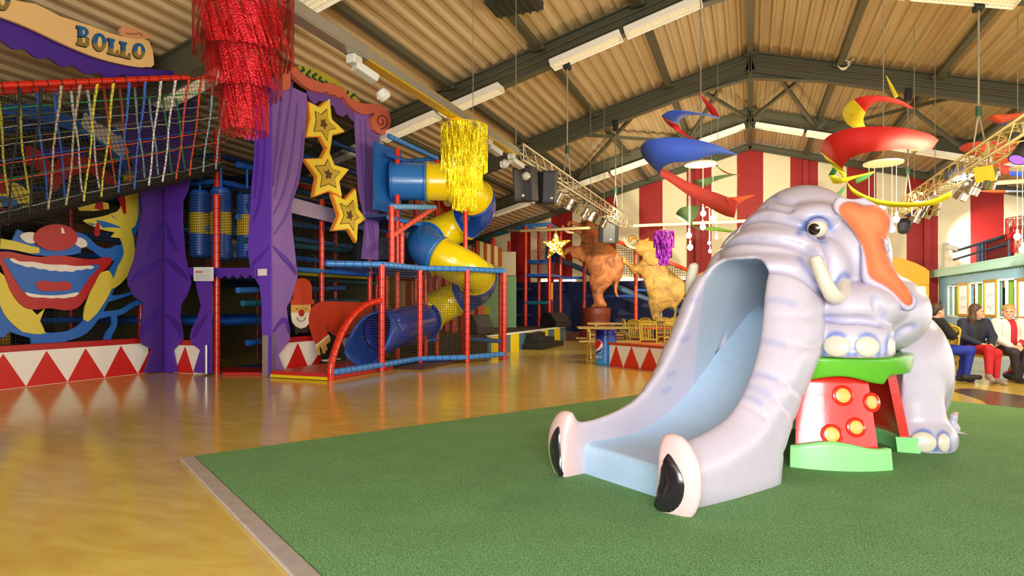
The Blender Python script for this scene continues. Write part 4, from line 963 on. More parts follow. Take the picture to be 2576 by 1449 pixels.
for sd in ('near', 'far'):
    vs = []; n = 14
    for y in np.linspace(BY0, BY1, n):
        for t in (.04, .5, 1.): vs.append(sagged(y, sd, t)+np.array([.02 if sd == 'near' else -.02, 0, 0]))
    m_.add(vs, [(3*i+k, 3*i+3+k, 3*i+4+k, 3*i+1+k) for i in range(n-1) for k in (0, 1)], 0, True)
m_.build('side_net', NETB, br)
m_ = MB(); m_.tube([(sagged(y, 'near', 1)+sagged(y, 'far', 1))/2+np.array([0, 0, .02]) for y in np.linspace(BY0, BY1, 14)], .2, 10); 
o = MB(); vs = []
for y in np.linspace(BY0, BY1, 20):
    a, b = sagged(y, 'near', .93), sagged(y, 'far', .93); c = (a+b)/2-np.array([0, 0, .22])
    for p in (a, a*.5+c*.5-np.array([0, 0, .03]), c, b*.5+c*.5-np.array([0, 0, .03]), b): vs.append(p)
o.add(vs, [(5*i+k, 5*i+5+k, 5*i+6+k, 5*i+1+k) for i in range(19) for k in range(4)], 0, True)
o.build('walkway_net', netmat('walkway_cords', '#24241e', .04, .024, ((0, .94, .34), (1, 0, .05))), br)
# ---- proscenium with stars
pr = thing('stage_arch', 'painted theatre arch with red scrolls and mauve drapes around yellow stars', 'stage arch', (XC2, 11.6, 0))
SCR = mat('scroll_red', '#cc6850', .45, scale=12, var=.12)
L = zb([(300, 118), (330, 150), (380, 200), (430, 238), (500, 268), (570, 295), (640, 290), (680, 318), (720, 318), (745, 345), (762, 382), (800, 420), (870, 455), (950, 466), (1020, 465), (1080, 490), (1120, 540), (1134, 610), (1125, 670), (1090, 718), (1040, 718), (990, 682), (970, 620), (975, 575), (1000, 540), (930, 552), (880, 545), (830, 515), (780, 465), (738, 404), (700, 415), (672, 388), (630, 388), (604, 360), (560, 372), (480, 355), (420, 322), (360, 272), (320, 222), (288, 170)])
m_ = MB(); board(m_, pxX(L, XC2+.08), NX, .1, 0)
for k, r0 in ((0, 0),):
    P = []
    for t in np.linspace(0, 1, 26):
        a = -1.2+t*9.2; r = 12*(1-t)+58*t; P.append((1050+r*.95*math.cos(a), 610+r*1.1*math.sin(a)))
    ribbon(m_, pxX(zb(P), XC2+.08), .025, NX, .012, 1, .004, 2)
m_.build('scroll', [SCR, mat('scroll_dark', '#6a2418', .6)], pr)
m_ = MB(); board(m_, pxX(zb([(232, 345), (222, 300), (235, 190), (262, 160), (290, 200), (302, 260), (300, 320), (270, 350)]), XC2+.05), NX, .1, 0, 0, 2); m_.build('scroll', SCR, pr)
m_ = MB(); board(m_, pxX(zb([(360, 150), (480, 172), (560, 198), (640, 238), (700, 288), (760, 340), (830, 400), (890, 455), (800, 430), (740, 360), (690, 335), (560, 310), (430, 250), (380, 205)]), XC2-.02), NX, .06, 0)
for k in range(9):
    t = k/8; cx, cy = 410+t*420, 190+t*215; P = [(cx-16+22*math.sin(q*2.2+k), cy-30+10*t+q*22) for q in range(5)]
    ribbon(m_, pxX(zb(P), XC2-.02), .05, NX, .008, 1, .004)
m_.build('dome', [mat('dome_yellow', '#b8a82c', .5), mat('dome_green', '#2c4a34', .5)], pr)
m_ = MB(); board(m_, pxX(zb([(522, 120), (530, 95), (565, 87), (610, 103), (632, 140), (625, 170), (660, 212), (682, 268), (600, 228), (486, 172), (500, 150)]), XC2-.04), NX, .06, 0, 0, 2)
for x, y in ((530, 170), (555, 175), (580, 185), (605, 195), (630, 212)): board(m_, pxX(zb([(x, y), (x+12, y+3), (x+14, y+30), (x+4, y+26)]), XC2-.04), NX, .01, 1, .004)
m_.build('finial', [mat('finial_orange', '#d85a2c', .45), mat('finial_yellow', '#e8a040', .45)], pr)
m_ = MB(); board(m_, pxX(zb([(440, 330), (600, 345), (735, 395), (835, 500), (835, 600), (825, 612), (800, 592), (770, 546), (730, 572), (690, 552), (665, 492), (640, 480), (590, 445), (560, 440), (530, 446), (500, 470), (470, 440), (440, 380)]), XC2-.02), NX, .03); m_.build('valance', PURPV, pr)
m_ = MB(); L = zb([(826, 520), (1042, 545)])+[(955, 300), (953, 655), (911, 651), (916, 600), (919, 561), (912, 520), (904, 484), (898, 393), (893, 300)]
board(m_, pxX(L, XC2), NX, .03); folds(m_, [pxX([(905, 300), (910, 420), (920, 520), (932, 600)], XC2), pxX([(925, 420), (930, 520), (942, 620)], XC2), pxX([(918, 300), (922, 420)], XC2)], NX, 1, [.01, .05, .02]); m_.build('drape', [PURPL, PURPV], pr)
SY = mat('star_yellow', '#ffdf48', .4, scale=5); SO = mat('star_orange', '#e8922c', .4); SG = mat('star_gold', '#d0b03c', .45); SD = mat('star_brown', '#5c4424', .5)
stars = [('topmost of the three yellow stars hanging in the theatre arch', [(290, 78), (308, 262), (422, 370), (315, 398), (292, 556), (213, 412), (92, 415), (128, 252), (110, 112), (204, 162)]), ('middle one of the three yellow stars in the theatre arch', [(270, 492), (330, 640), (456, 678), (372, 782), (396, 918), (285, 862), (158, 912), (188, 742), (78, 590), (226, 584)]), ('lowest yellow star, tilted beside the right mauve drape', [(507, 832), (530, 1010), (596, 1092), (526, 1138), (516, 1292), (446, 1176), (313, 1190), (370, 1060), (310, 878), (416, 930)])]
for k, (lab, P) in enumerate(stars):
    P = np.array(P, float); c = P.mean(0); x = XC2-.03+.03*k
    o = thing('star_cutout', lab, 'star', PX(*zs([tuple(c)])[0], x), 0, 'yellow stars in the theatre arch')
    def rnd(Q, f=.12):
        out = []; n = len(Q)
        for i in range(n):
            a, b, d = Q[i-1], Q[i], Q[(i+1) % n]
            for t in (f, f*.35): out.append(b+(a-b)*t)
            for t in (f*.35, f): out.append(b+(d-b)*t)
        return [tuple(q) for q in out]
    m = MB(); board(m, pxX(zs(rnd(P)), x), NX, .07, 1, 0); board(m, pxX(zs(rnd(c+(P-c)*.93+np.array([4, -3]))), x), NX, .02, 0, .012); m.build('star_body', [SY, SO], o)
    m = MB(); board(m, pxX(zs(rnd(c+(P-c)*.57)), x), NX, .012, 1, .018); board(m, pxX(zs(rnd(c+(P-c)*.52)), x), NX, .012, 0, .022); board(m, pxX(zs(rnd(c+(P-c)*.2)), x), NX, .012, 1, .026); m.build('star_centre', [SG, SD], o)
# ================================================================== climbing frame behind the curtains
def pad_tube(mb, p, q, r=.055, mi=0, mj=1, step=.16, n=10):
    """foam padding with cable-tie rings"""
    p, q = np.array(p, float), np.array(q, float); mb.cyl(p, q, r, n=n, mi=mi); L = np.linalg.norm(q-p); d = (q-p)/L
    for k in range(1, max(1, int(L/step))):
        c = p+d*(k*step); mb.cyl(c-d*.006, c+d*.006, r*1.05, n=n, mi=mj, caps=False)
    return mb
RRING = mat('pad_red_seam', '#8a1408', .5); BRING = mat('pad_blue_seam', '#143a80', .5); DECK = mat('deck_blue', '#1a4a94', .5); GLOW = mat('deck_yellow_edge', '#c8b82c', .45); DARKP = mat('dark_panel', '#241c16', .8)
fr = thing('climbing_frame', 'big netted climbing frame of red posts and blue decks behind the purple curtains', 'climbing frame', (-11, 9, 0))
def post(x, y, z0, z1, par, r=.06): pad_tube(MB(), (x, y, z0), (x, y, z1), r, 0, 1).build('post', [RED, RRING], par)
def beam(p, q, par, m=None, r=.055): pad_tube(MB(), p, q, r, 0, 1).build('beam', [m or BLUE, BRING], par)
gx, gy = [-9.55, -11.6, -13.7], [9.0, 10.8, 12.6, 14.4]
for x in gx:
    for y in gy: post(x, y, 0, roof_z(x)-.75, fr)
for x in (-11.5, -13.6):
    for y in (4.3, 6.3): post(x, y, 0, roof_z(x)-.7, fr)
pz = PY(545, 942, 8.62); post(pz[0], 8.62, 0, 3.3, fr); post(-8.45, 10.7, 0, 3.5, fr); post(-8.1, 11.95, 0, 2.9, fr)
for z, m in ((.95, BLUE), (1.85, TEAL), (2.75, LBLUE), (3.65, BLUE), (4.15, NAVY)):
    for x in gx:
        if z < roof_z(x)-.8: beam((x, 9.0, z), (x, 14.4, z), fr, m)
    for y in gy[:3]: beam((gx[0], y, z), (gx[2], y, z), fr, m)
for z in (1.0, 2.2, 3.3):
    beam((-11.5, 3.6, z), (-11.5, 8.4, z), fr, BLUE)
beam((-11.2, 3.6, 4.3), (-11.2, 8.4, 4.3), fr, BLUE); beam((-12.4, 6.3, 4.15), (-11.2, 6.9, 4.3), fr, BLUE)
random.seed(3)
for k, (z, m) in enumerate(((.55, BLUE), (1.3, TEAL), (1.55, LBLUE), (2.25, BLUE), (2.5, TEAL), (2.95, LBLUE), (3.15, BLUE), (3.45, NAVY), (3.95, BLUE), (4.45, BLUE))): beam((-8.9-.12*(k % 3), 9.1, z), (-8.9-.12*(k % 3), 12.4+.4*(k % 2), z+.06*(k % 3)), fr, m, .06)
for i in range(2):
    for j in range(3):
        for z in (.9, 1.8, 2.7, 3.6):
            if random.random() < .7:
                cx, cy = (gx[i]+gx[i+1])/2, (gy[j]+gy[j+1])/2
                MB().box((cx, cy, z), (1.9, 1.65, .07)).build('deck', random.choice([DECK, DECK, TEAL, NAVY]), fr)
beam((-8.45, 8.9, 1.98), (-8.45, 10.7, 1.98), fr, LBLUE); beam((-8.45, 10.7, 1.98), (-8.1, 11.95, 1.95), fr, BLUE)
MB().box((-9.0, 11, 1.9), (1.0, 3.0, .05)).build('deck', GLOW, fr)
MB().box((-9.0, 9.9, .02), (1.1, 2.4, .05)).build('deck', DECK, fr); MB().box((-10.5, 12.3, 1.2), (1.8, .06, .4)).build('rail_board', mat('mauve_rail', '#a898b8', .5), fr)
MB().bar((-8.3, 9.0, 3.22), (-8.3, 12.3, 3.12), .05, .3).build('rail_board', mat('mauve_rail', '#a898b8', .5), fr)
beam((-8.75, 9.2, 3.75), (-8.75, 12.6, 3.75), fr, RED); beam((-8.7, 9.2, 3.62), (-8.7, 12.6, 3.62), fr, TEAL)
ORN = mat('orange_lit_netting', '#a86418', .7); OLV = mat('olive_netting', '#6a6438', .75)  # orange panel colours in window light glimpsed through the back nets
for (a, b, z0, z1), m in (((9.0, 14.4, 2.0, 3.1), ORN), ((9.0, 14.4, .1, 1.8), OLV), ((9.0, 14.4, 3.3, 4.0), OLV)): MB().box((-14.2, (a+b)/2, (z0+z1)/2), (.04, b-a, z1-z0)).build('back_panel', m, fr)
MB().box((-11.4, 14.8, 1.8), (4.5, .05, 3.6)).build('back_panel', OLV, fr)
MB().box((-15.2, 6, 1.9), (.04, 5, 3.4)).build('back_panel', mat('brown_netting', '#4a3a22', .8), fr)
FN1 = netmat('frame_net_side', '#16140f', .05, .009, ((0, 1, 0), (0, 0, 1))); FN2 = netmat('frame_net_front', '#16140f', .05, .009, ((1, 0, 0), (0, 0, 1)))
for p in (([(-8.5, 8.9, .1), (-8.5, 12.2, .1), (-8.5, 12.2, 4.9), (-8.5, 8.9, 4.9)], FN1), ([(-11.0, 3.6, .1), (-11.0, 8.3, .1), (-11.0, 8.3, 4.7), (-11.0, 3.6, 4.7)], FN1), ([(-10.2, 8.75, 1.9), (-8.3, 8.75, 1.9), (-8.3, 8.75, 3.4), (-10.2, 8.75, 3.4)], FN2), ([(-9.6, 10.9, .1), (-8.6, 10.9, .1), (-8.6, 10.9, 1.8), (-9.6, 10.9, 1.8)], FN2)): MB().add(p[0], [(0, 1, 2, 3)]).build('net', p[1], fr)
MB().box((-11.9, 6.2, .42), (.5, .9, .8)).build('back_panel', mat('yellow_barrel', '#b89018', .5), fr)
# hanging punch bags
bags = [((503, 480), (503, 648), 12.0, 'leftmost blue and yellow punch bag hanging behind the red post'), ((556, 474), (556, 653), 11.8, 'biggest blue and yellow punch bag, partly behind the red entrance post'), ((622, 487), (622, 651), 12.0, 'blue and yellow punch bag hanging beside the lit purple curtain'), ((582, 545), (582, 652), 13.4, 'blue and yellow punch bag hung furthest back')]
for (a, b, z, lab) in bags:
    t_, b_ = PD(*a, z), PD(*b, z); o = thing('punch_bag', lab, 'punch bag', b_, 0, 'hanging punch bags'); h = t_[2]-b_[2]; r = .19
    MB().lathe([(0, 0), (r*.8, 0), (r, .04), (r, h*.35)], b_, n=20).build('lower_band', BLUE, o); MB().lathe([(r*1.005, h*.35), (r*1.005, h*.66)], b_, n=20).build('middle_band', mat('bag_yellow', '#e0bc1c', .4), o)
    MB().lathe([(r, h*.66), (r, h-.05), (r*.8, h), (0, h)], b_, n=20).build('upper_band', BLUE, o); MB().cyl(t_, t_+UV*.5, .025, n=8).build('hanger', BLUE, o)
# ---- soft mats at the entrances
m_ = MB(); P = [PZ(548, 930), PZ(663, 930), PZ(663, 944), PZ(560, 944)]; m_.prism([p+UV*.05 for p in P], (0, 0, 1), .049); tag(m_.build('entrance_mat', mat('mat_red', '#c02828', .4, bump=.1), bevel=.01), 'red soft mat at the entrance between the purple curtains', 'mat')
mt = thing('slide_mat', 'red soft platform mat with a yellow front edge at the tube slide exit', 'mat', (-7.2, 9.3, 0))
MB().box((-7.22, 9.55, .06), (1.25, 2.0, .115)).build('mat_top', mat('mat_red', '#c02828', .4), mt, bevel=.012); MB().box((-7.22, 8.53, .035), (1.2, .03, .05)).build('front_edge', mat('mat_yellow', '#e8c814', .4), mt)
MB().box((-6.9, 11.8, .03), (1.9, 2.4, .055)).build('mat_base', mat('mat_brown', '#4a2e20', .5), mt)
# ---- hat clown cut-out
hc = thing('hat_clown_cutout', 'cut-out of a bearded clown in a red bowler hat leaning over the triangle barrier', 'wall decoration', PX(800, 930, -7.95)+np.array([0, 0, 0]))
def zh(L): return q2(L, (720, 680), 5.175)
XH = -7.98
def hb(L, m, lf=0., sm=0, th=.02): b = MB(); board(b, pxX(zh(L), XH), NX, th, 0, lf, sm); return b
HRED = mat('hat_red', '#c23a1c', .45); HSK = mat('hat_skin', '#e0aa58', .5); HWH = mat('hat_beard', '#f2ead8', .5); HBK = mat('hat_black', '#2a211f', .6)
hb([(125, 700), (285, 700), (290, 810), (200, 815), (170, 800), (140, 835), (125, 830)], 0).build('neck', HBK, hc)
hb([(68, 440), (318, 440), (318, 560), (300, 560), (70, 560)], 0, .004).build('face', HSK, hc)
f_ = hb([(68, 552), (312, 552), (318, 600), (300, 680), (250, 740), (190, 760), (130, 735), (85, 680), (68, 610)], 0, .008); f_.build('beard', HWH, hc)
b = MB(); ribbon(b, pxX(zh([(132, 610), (150, 645), (190, 665), (225, 650), (246, 610)]), XH), .01, NX, .006, 0, .012); 
for L in ([(120, 500), (132, 506), (146, 500)], [(240, 500), (252, 506), (264, 500)]): ribbon(b, pxX(zh(L), XH), .012, NX, .006, 0, .012)
b.build('smile', HBK, hc)
hb([(190+36*math.cos(a), 555+46*math.sin(a)) for a in np.linspace(0, 2*PI, 18, endpoint=False)], 0, .02).build('nose', mat('nose_red', '#b8281c', .4), hc)
b = hb([(85, 390), (88, 300), (92, 200), (115, 140), (160, 108), (210, 100), (265, 115), (305, 150), (330, 210), (332, 390)], 0, .01); board(b, pxX(zh([(62, 378), (345, 378), (362, 410), (345, 445), (62, 448), (46, 415)]), XH), NX, .03, 0, .022); b.build('hat', HRED, hc)
hb([(285, 640), (300, 560), (330, 480), (390, 430), (460, 408), (560, 402), (1110, 415), (1100, 600), (1050, 700), (980, 760), (880, 800), (800, 830), (720, 900), (660, 880), (560, 800), (520, 790), (540, 840), (420, 930), (380, 960), (330, 840), (295, 730)], 0, .014).build('jacket', HRED, hc)
hb([(520, 790), (600, 830), (680, 890), (740, 980), (780, 1130), (790, 1230), (390, 1278), (400, 1240), (470, 1160), (420, 1080), (430, 980), (560, 850)], 0, .008).build('trousers', HBK, hc)
hb([(365, 985), (540, 838), (560, 870), (400, 1000)], 0, .024).build('cuff', HWH, hc)
hb([(380, 1000), (420, 960), (530, 862), (566, 890), (556, 930), (505, 965), (524, 1030), (512, 1045), (498, 1038), (494, 1075), (480, 1090), (466, 1078), (462, 1040), (432, 985), (416, 1020), (434, 1090), (425, 1108), (408, 1098), (376, 1030)], 0, .03).build('hand', HSK, hc)
hb([(455, 1165), (610, 1150), (710, 1140), (700, 1160), (580, 1175), (520, 1190), (470, 1185)], 0, .014).build('trouser_stripe', HWH, hc)
b = MB()
for x, y in ((524, 752), (604, 800)):
    ribbon(b, pxX(zh([(x+14*math.cos(a), y+16*math.sin(a)) for a in np.linspace(0, 2*PI, 12)]), XH), .006, NX, .005, 0, .02, 1)
b.build('buttons', HBK, hc)
# ---- netted cage round the slide
cg = thing('slide_cage', 'netted cage of red posts and blue rails round the spiral tube slide', 'play cage', (-6.2, 12, 0))
G = {k: PZ(*v) for k, v in dict(A=(832, 957), B=(960, 935), C=(1056, 918), D=(1175, 914), E=(1268, 905)).items()}
TOPZ = 2.04
for k in 'BCDE': post(G[k][0], G[k][1], 0, TOPZ, cg)
G['F'] = np.array([-5.6, 13.75, 0]); G['H'] = np.array([-6.6, 13.8, 0]); G['I'] = PZ(823, 663, TOPZ)*np.array([1, 1, 0])
for k in 'FH': post(G[k][0], G[k][1], 0, TOPZ, cg)
seqp = ['I', 'B', 'C', 'D', 'E', 'F', 'H']
for a, b in zip(seqp[:-1], seqp[1:]): beam(G[a]+UV*TOPZ, G[b]+UV*TOPZ, cg, LBLUE, .06)
beam(G['C']+UV*TOPZ, np.array([-7.9, 11.9, TOPZ]), cg, BLUE); beam(G['I']+UV*TOPZ, np.array([-7.9, 11.6, TOPZ]), cg, BLUE)
for a, b in (('A', 'B'), ('B', 'C'), ('C', 'D'), ('D', 'E'), ('E', 'F')): beam(G[a]+UV*.13, G[b]+UV*.13, cg, LBLUE, .06)
beam(np.array([-6.6, 13.9, .42]), G['E']+UV*.42, cg, LBLUE, .05)
P = [G['A']+(G['B']-G['A'])*t+UV*z for t, z in ((0, 0), (.0, .2), (.06, .45), (.2, .8), (.42, 1.1), (.68, 1.28), (1, 1.36))]
a_ = MB(); P = smooth_curve(P, 5); a_.tube(P, .06, 12)
for i in range(3, len(P)-2, 2): d = P[i+1]-P[i]; d /= np.linalg.norm(d); a_.cyl(P[i]-d*.006, P[i]+d*.006, .063, n=12, mi=1, caps=False)
a_.build('arch_bar', [RED, RRING], cg)
for a, b in (('B', 'C'), ('C', 'D'), ('D', 'E'), ('E', 'F')):
    d = (G[b]-G[a]); L = np.linalg.norm(d); d /= L
    MB().add([G[a]+UV*.15, G[b]+UV*.15, G[b]+UV*TOPZ, G[a]+UV*TOPZ], [(0, 1, 2, 3)]).build('net', netmat('cage_net_'+a, '#3a3414', .05, .007, (tuple(d), (0, 0, 1))), cg)
d = (G['B']-G['A']); d /= np.linalg.norm(d); P2 = [p for p in P[6:]]
MB().add([G['A']+UV*.2+d*.05]+[p-UV*.03 for p in P2]+[G['B']+UV*.2], [tuple(range(len(P2)+2))]).build('net', netmat('arch_net', '#201c14', .05, .007, (tuple(d), (0, 0, 1))), cg)
MB().add([G['I']+UV*(TOPZ-.03), G['B']+UV*(TOPZ-.03), G['C']+UV*(TOPZ-.03), np.array([-7.9, 11.9, TOPZ-.03])], [(0, 1, 2, 3)]).build('net', netmat('cage_roof_net', '#2a2818', .05, .012, ((1, 0, 0), (0, 1, 0))), cg)
for k in 'BCDE': MB().lathe([(0, .012), (.09, .01), (.1, 0)], G[k], n=16).build('foot_plate', STL, cg)
# ---- spiral tube slide
sp = thing('spiral_tube_slide', 'blue and yellow spiral tube slide winding down through the net cage', 'slide', (-6.43, 12.75, 0))
HC = np.array([-6.56, 13.02, 0]); hf = np.array([.45, -.893, 0]); hr = np.array([.893, .45, 0]); HR = .63; TR = .42
SBL = mat('tube_blue', '#1a4ebe', .22, coat=.5, var=.04); SYE = mat('tube_yellow', '#ecd20c', .22, coat=.5, var=.03); SLB = mat('tube_sky_blue', '#2c74c8', .24, coat=.4, var=.04); SDB = mat('tube_dark_blue', '#1238b0', .2, coat=.6, var=.05)
def hel(phi):
    h = 4.02-3.12*(90-phi)/630; a = math.radians(phi); return HC+HR*(math.cos(a)*hr+math.sin(a)*hf)+UV*h
segs = [('s', None), (90, 28), (28, -58), (-58, -150), (-150, -245), (-245, -342), (-342, -428), (-428, -540)]
cols = [SLB, SYE, SBL, SYE, SLB, SYE, SBL, SYE]
def tube_part(P, m, name='tube_section', pre=None, post_=None):
    Q = ([pre] if pre is not None else [])+list(P)+([post_] if post_ is not None else [])
    o = MB().tube(Q, TR, 40, caps=False); i0 = 40 if pre is not None else 0; i1 = i0+40*len(P)
    vs = o.v[i0:i1]; k = len(P); o = MB().add(vs, [(i*40+j, i*40+(j+1) % 40, (i+1)*40+(j+1) % 40, (i+1)*40+j) for i in range(k-1) for j in range(40)], 0, True)
    P = Q
    for e, q in ((1 if pre is not None else 0, 2 if pre is not None else 1), (-2 if post_ is not None else -1, -3 if post_ is not None else -2)):
        d = P[e]-P[q]; d /= np.linalg.norm(d); o.lathe([(TR*.99, -.055), (TR+.040, -.055), (TR+.028, 0), (TR*.97, 0)], P[e], d, 40)
    ob = o.build(name, m, sp); s_ = ob.modifiers.new('wall', 'SOLIDIFY'); s_.thickness = .012; s_.offset = -1; return ob
p90 = hel(90); PTH = [[p90-hr*(1.35-i*.08)+UV*(.01) for i in range(11)]]; PTM = [SLB]
for k, ((a, b), m) in enumerate(zip(segs[1:], cols[1:])):
    P = [hel(a+(b-a)*t) for t in np.linspace(0, 1, 14)]
    if k == 0: P = [p90-hr*(.55-i*.0785)+UV*.01 for i in range(7)]+P
    PTH.append(P); PTM.append(m)
pe = hel(-540); dirE = np.array([-.02, -1, -.16]); dirE /= np.linalg.norm(dirE)
endp = np.array([-7.0, 10.75, .72])
PTH.append([pe+(endp-pe)*t for t in np.linspace(0, 1, 8)]); PTM.append(SDB)
for k, (P, m) in enumerate(zip(PTH, PTM)): tube_part(P, m, 'tube_section', PTH[k-1][-2] if k else None, PTH[k+1][1] if k < len(PTH)-1 else None)
# exit scoop
sc = MB(); n = 14; vs = []; dE = (endp-pe)/np.linalg.norm(endp-pe); up = np.array([0, 0, 1.]); sd = np.cross(dE, up); sd /= np.linalg.norm(sd); up = np.cross(sd, dE)
for t in np.linspace(0, 1, 8):
    open_ = .05+.95*min(1, t*1.05); c = endp+dE*(.75*t)-UV*(.12*t*t)
    a0 = PI*(.98-.62*t**.7); wid = TR*(1+.06*t)
    for k in range(n+1):
        a = -PI/2-a0+2*a0*k/n; vs.append(c+wid*(math.cos(a)*sd+math.sin(a)*up))
sc.add(vs, [(i*(n+1)+k, i*(n+1)+k+1, (i+1)*(n+1)+k+1, (i+1)*(n+1)+k) for i in range(7) for k in range(n)], 0, True)
ob = sc.build('exit_scoop', mat('scoop_blue', '#1656c8', .25, coat=.4), sp); s_ = ob.modifiers.new('wall', 'SOLIDIFY'); s_.thickness = .045; s_.offset = 0
for phi in (60, -200, -300): 
    p = hel(phi); MB().cyl((p[0], p[1], 0), p-UV*TR, .05, n=10).build('support_post', RED, sp)
# ---- upper tower where the slide starts
tw = thing('slide_tower', 'tall red and blue tower of the climbing frame at the head of the tube slide', 'climbing frame', (-8, 13, 0))
for x, y, z0, z1 in ((-7.25, 11.75, 0, 4.7), (-7.25, 13.6, 0, 4.85), (-8.7, 13.6, 0, 4.85), (-7.7, 15.4, 0, 4.6), (-8.9, 15.4, 0, 4.4)): post(x, y, z0, z1, tw)
for z, m in ((4.9, LBLUE), (3.15, LBLUE), (2.05, BLUE), (.4, BLUE)):
    beam((-7.25, 11.4, z), (-7.25, 13.6, z), tw, m); beam((-7.25, 13.6, z), (-8.7, 13.6, z), tw, m); beam((-8.7, 11.4, z), (-8.7, 15.4, z), tw, m)
beam((-7.25, 11.4, 4.5), (-7.25, 13.6, 4.5), tw, BLUE)
p_ = [PX(a, b, -7.35) for a, b in ((957, 372), (1020, 420), (1020, 525), (957, 520))]
MB().prism([(-7.45, 11.2, 3.3), (-7.45, 12.25, 3.3), (-7.45, 12.25, 4.75), (-7.45, 11.2, 4.75)], NX, .06).build('start_panel', mat('panel_blue', '#1c62b4', .4), tw)
a, b = PX(985, 520, -6.7), PX(1093, 522, -6.7); beam(a, b, tw, mat('pad_pale_blue', '#6aa4e0', .35), .06); c = PX(988, 592, -6.7); beam(c, b, tw, mat('pad_coral', '#e2583c', .35), .055)
post(a[0], a[1], 2.1, a[2], tw); q = PX(1010, 560, -6.9); post(q[0], q[1], 2.1, 3.0, tw); MB().box((-8.0, 12.5, 3.2), (1.3, 2.2, .06)).build('deck', DECK, tw)
MB().box((-8.0, 12.7, 2.55), (1.2, 1.4, .5)).build('side_panel', mat('dark_grey_panel', '#2a3038', .6), tw); MB().box((-8.95, 12.5, 4.1), (.04, 2.2, 1.5)).build('net', netmat('tower_net', '#24221a', .05, .01, ((0, 1, 0), (0, 0, 1))), tw)
# ================================================================== stage, ring, tables, cut-out elephants, far play frame
SB1 = mat('stage_yellow', '#e8d022', .4); SB2 = mat('stage_grey_blue', '#4d7488', .45); CARP = mat('black_carpet', '#1e1c1a', .9, bump=.3, bscale=90); EDGE = mat('stage_edge_white', '#f0eee8', .35)
stg = thing('stage', 'low black stage with yellow and grey-blue striped front', 'stage', (-7.5, 17, 0)); SX, SY0, SY1, SH = -6.0, 13.9, 20.6, .5
MB().box((-9.5, (SY0+SY1)/2, SH/2), (6.94, SY1-SY0, SH-.02)).build('platform', mat('stage_deck', '#3a2c1e', .6, scale=20), stg)
s0 = float(PX(1306, 850, SX)[1]); k = int((s0-SY0)/.66)+1; y = s0-k*.66; i = k
m_ = MB()
while y < SY1:
    a, b = max(y, SY0), min(y+.66, SY1)
    if b > a: m_.box((SX-.012, (a+b)/2, (SH-.03)/2), (.024, b-a, SH-.03), (i+1) % 2)
    y += .66; i += 1
m_.build('front_panel', [SB1, SB2], stg)
MB().box((SX-.02, (SY0+SY1)/2, SH-.015), (.07, SY1-SY0, .045)).build('edge_strip', EDGE, stg)
m_ = MB().box((-7.2, SY1+.02, (SH-.03)/2), (2.4, .04, SH-.03)); m_.build('end_panel', SB1, stg)
stp = thing('stage_steps', 'three black carpeted steps up to the striped stage', 'steps', PZ(1370, 880))
for k, (d, h, a, b) in enumerate(((.6, .15, 16.3, 18.4), (.42, .3, 16.5, 18.0), (.22, .44, 16.6, 17.7))): MB().box((SX+d/2+.016, (a+b)/2, h/2), (d, b-a, h)).build('step', CARP, stp, bevel=.01)
def wedge(name, lab, c, sx, sy, h, rz=0.):
    o = thing(name, lab, 'speaker', c, rz); m = MB(); x, y = sx/2, sy/2
    P = [(-x, 0), (x, 0), (x, h*.3), (x*.15, h), (-x*.55, h), (-x, h*.55)]
    vs = [(a, -y, b) for a, b in P]+[(a, y, b) for a, b in P]; n = len(P); R = Matrix.Rotation(rz, 3, 'Z'); vs = [np.array(R @ Vector(v))+np.array(c) for v in vs]
    m.add(vs, [tuple(range(n)), tuple(range(2*n-1, n-1, -1))]+[(i, n+i, n+(i+1) % n, (i+1) % n) for i in range(n)]); m.build('cabinet', BLACKM, o, bevel=.015)
    g = [np.array(R @ Vector(v))+np.array(c) for v in ((x*.98, -y*.9, h*.34), (x*.98, y*.9, h*.34), (x*.2, y*.9, h*.97), (x*.2, -y*.9, h*.97))]; nn = np.cross(g[1]-g[0], g[3]-g[0]); nn /= np.linalg.norm(nn)
    MB().prism([q+nn*.012 for q in g], nn, .008).build('grille', mat('speaker_grille', '#2c2c2e', .5), o)
wedge('monitor_wedge', 'black wedge monitor speaker at the right end of the stage', PX(1398, 822, -6.2)*np.array([1, 1, 0])+UV*SH, .8, .75, .48, -.5)
wedge('monitor_wedge', 'black wedge speaker at the left of the stage behind the cage', np.array([-6.6, 14.75, SH]), .45, .6, .5, -.4)
# ---- ring segment with triangles
p1 = PZ(1533, 922); p2 = PZ(1672, 938); d12 = p2-p1; d12 /= np.linalg.norm(d12); n12 = np.array([d12[1], -d12[0], 0]); n12 = n12 if n12@(-p1) > 0 else -n12
RH = .5; ring = thing('ring_barrier', 'white circus ring segment with red triangles and a broad red top beside the blue bin', 'barrier', p1)
t1 = p1+d12*3.2; q1, qt = p1-n12*.46-d12*-.5, t1-n12*.46
m_ = MB(); m_.prism([p1, t1, t1+UV*(RH-.03), p1+UV*(RH-.03)], n12, .03, 0)
v = [float((PZ(x, yy)-p1)@d12) for x, yy in ((1533, 922), (1568, 928), (1610, 932), (1659, 938))]; v = [0]+[float((onp(x, 940, n12, n12@p1)-p1)@d12) for x in (1568, 1610, 1659)]; v.append(v[3]+v[3]-v[2]); v.append(v[4]+v[3]-v[2])
for a, b in zip(v[:-1], v[1:]): m_.prism([p1+d12*a+n12*.004+UV*.004, p1+d12*b+n12*.004+UV*.004, p1+d12*(a+b)/2+n12*.004+UV*(RH-.05)], n12, .006, 1)
v2 = p1-n12*.46+d12*.1; m_.prism([p1, v2, v2+UV*(RH-.03), p1+UV*(RH-.03)], (-1, .2, 0), .03, 0); m_.build('panel', [WHITEB, mat('ring_red', '#d8321e', .4)], ring)
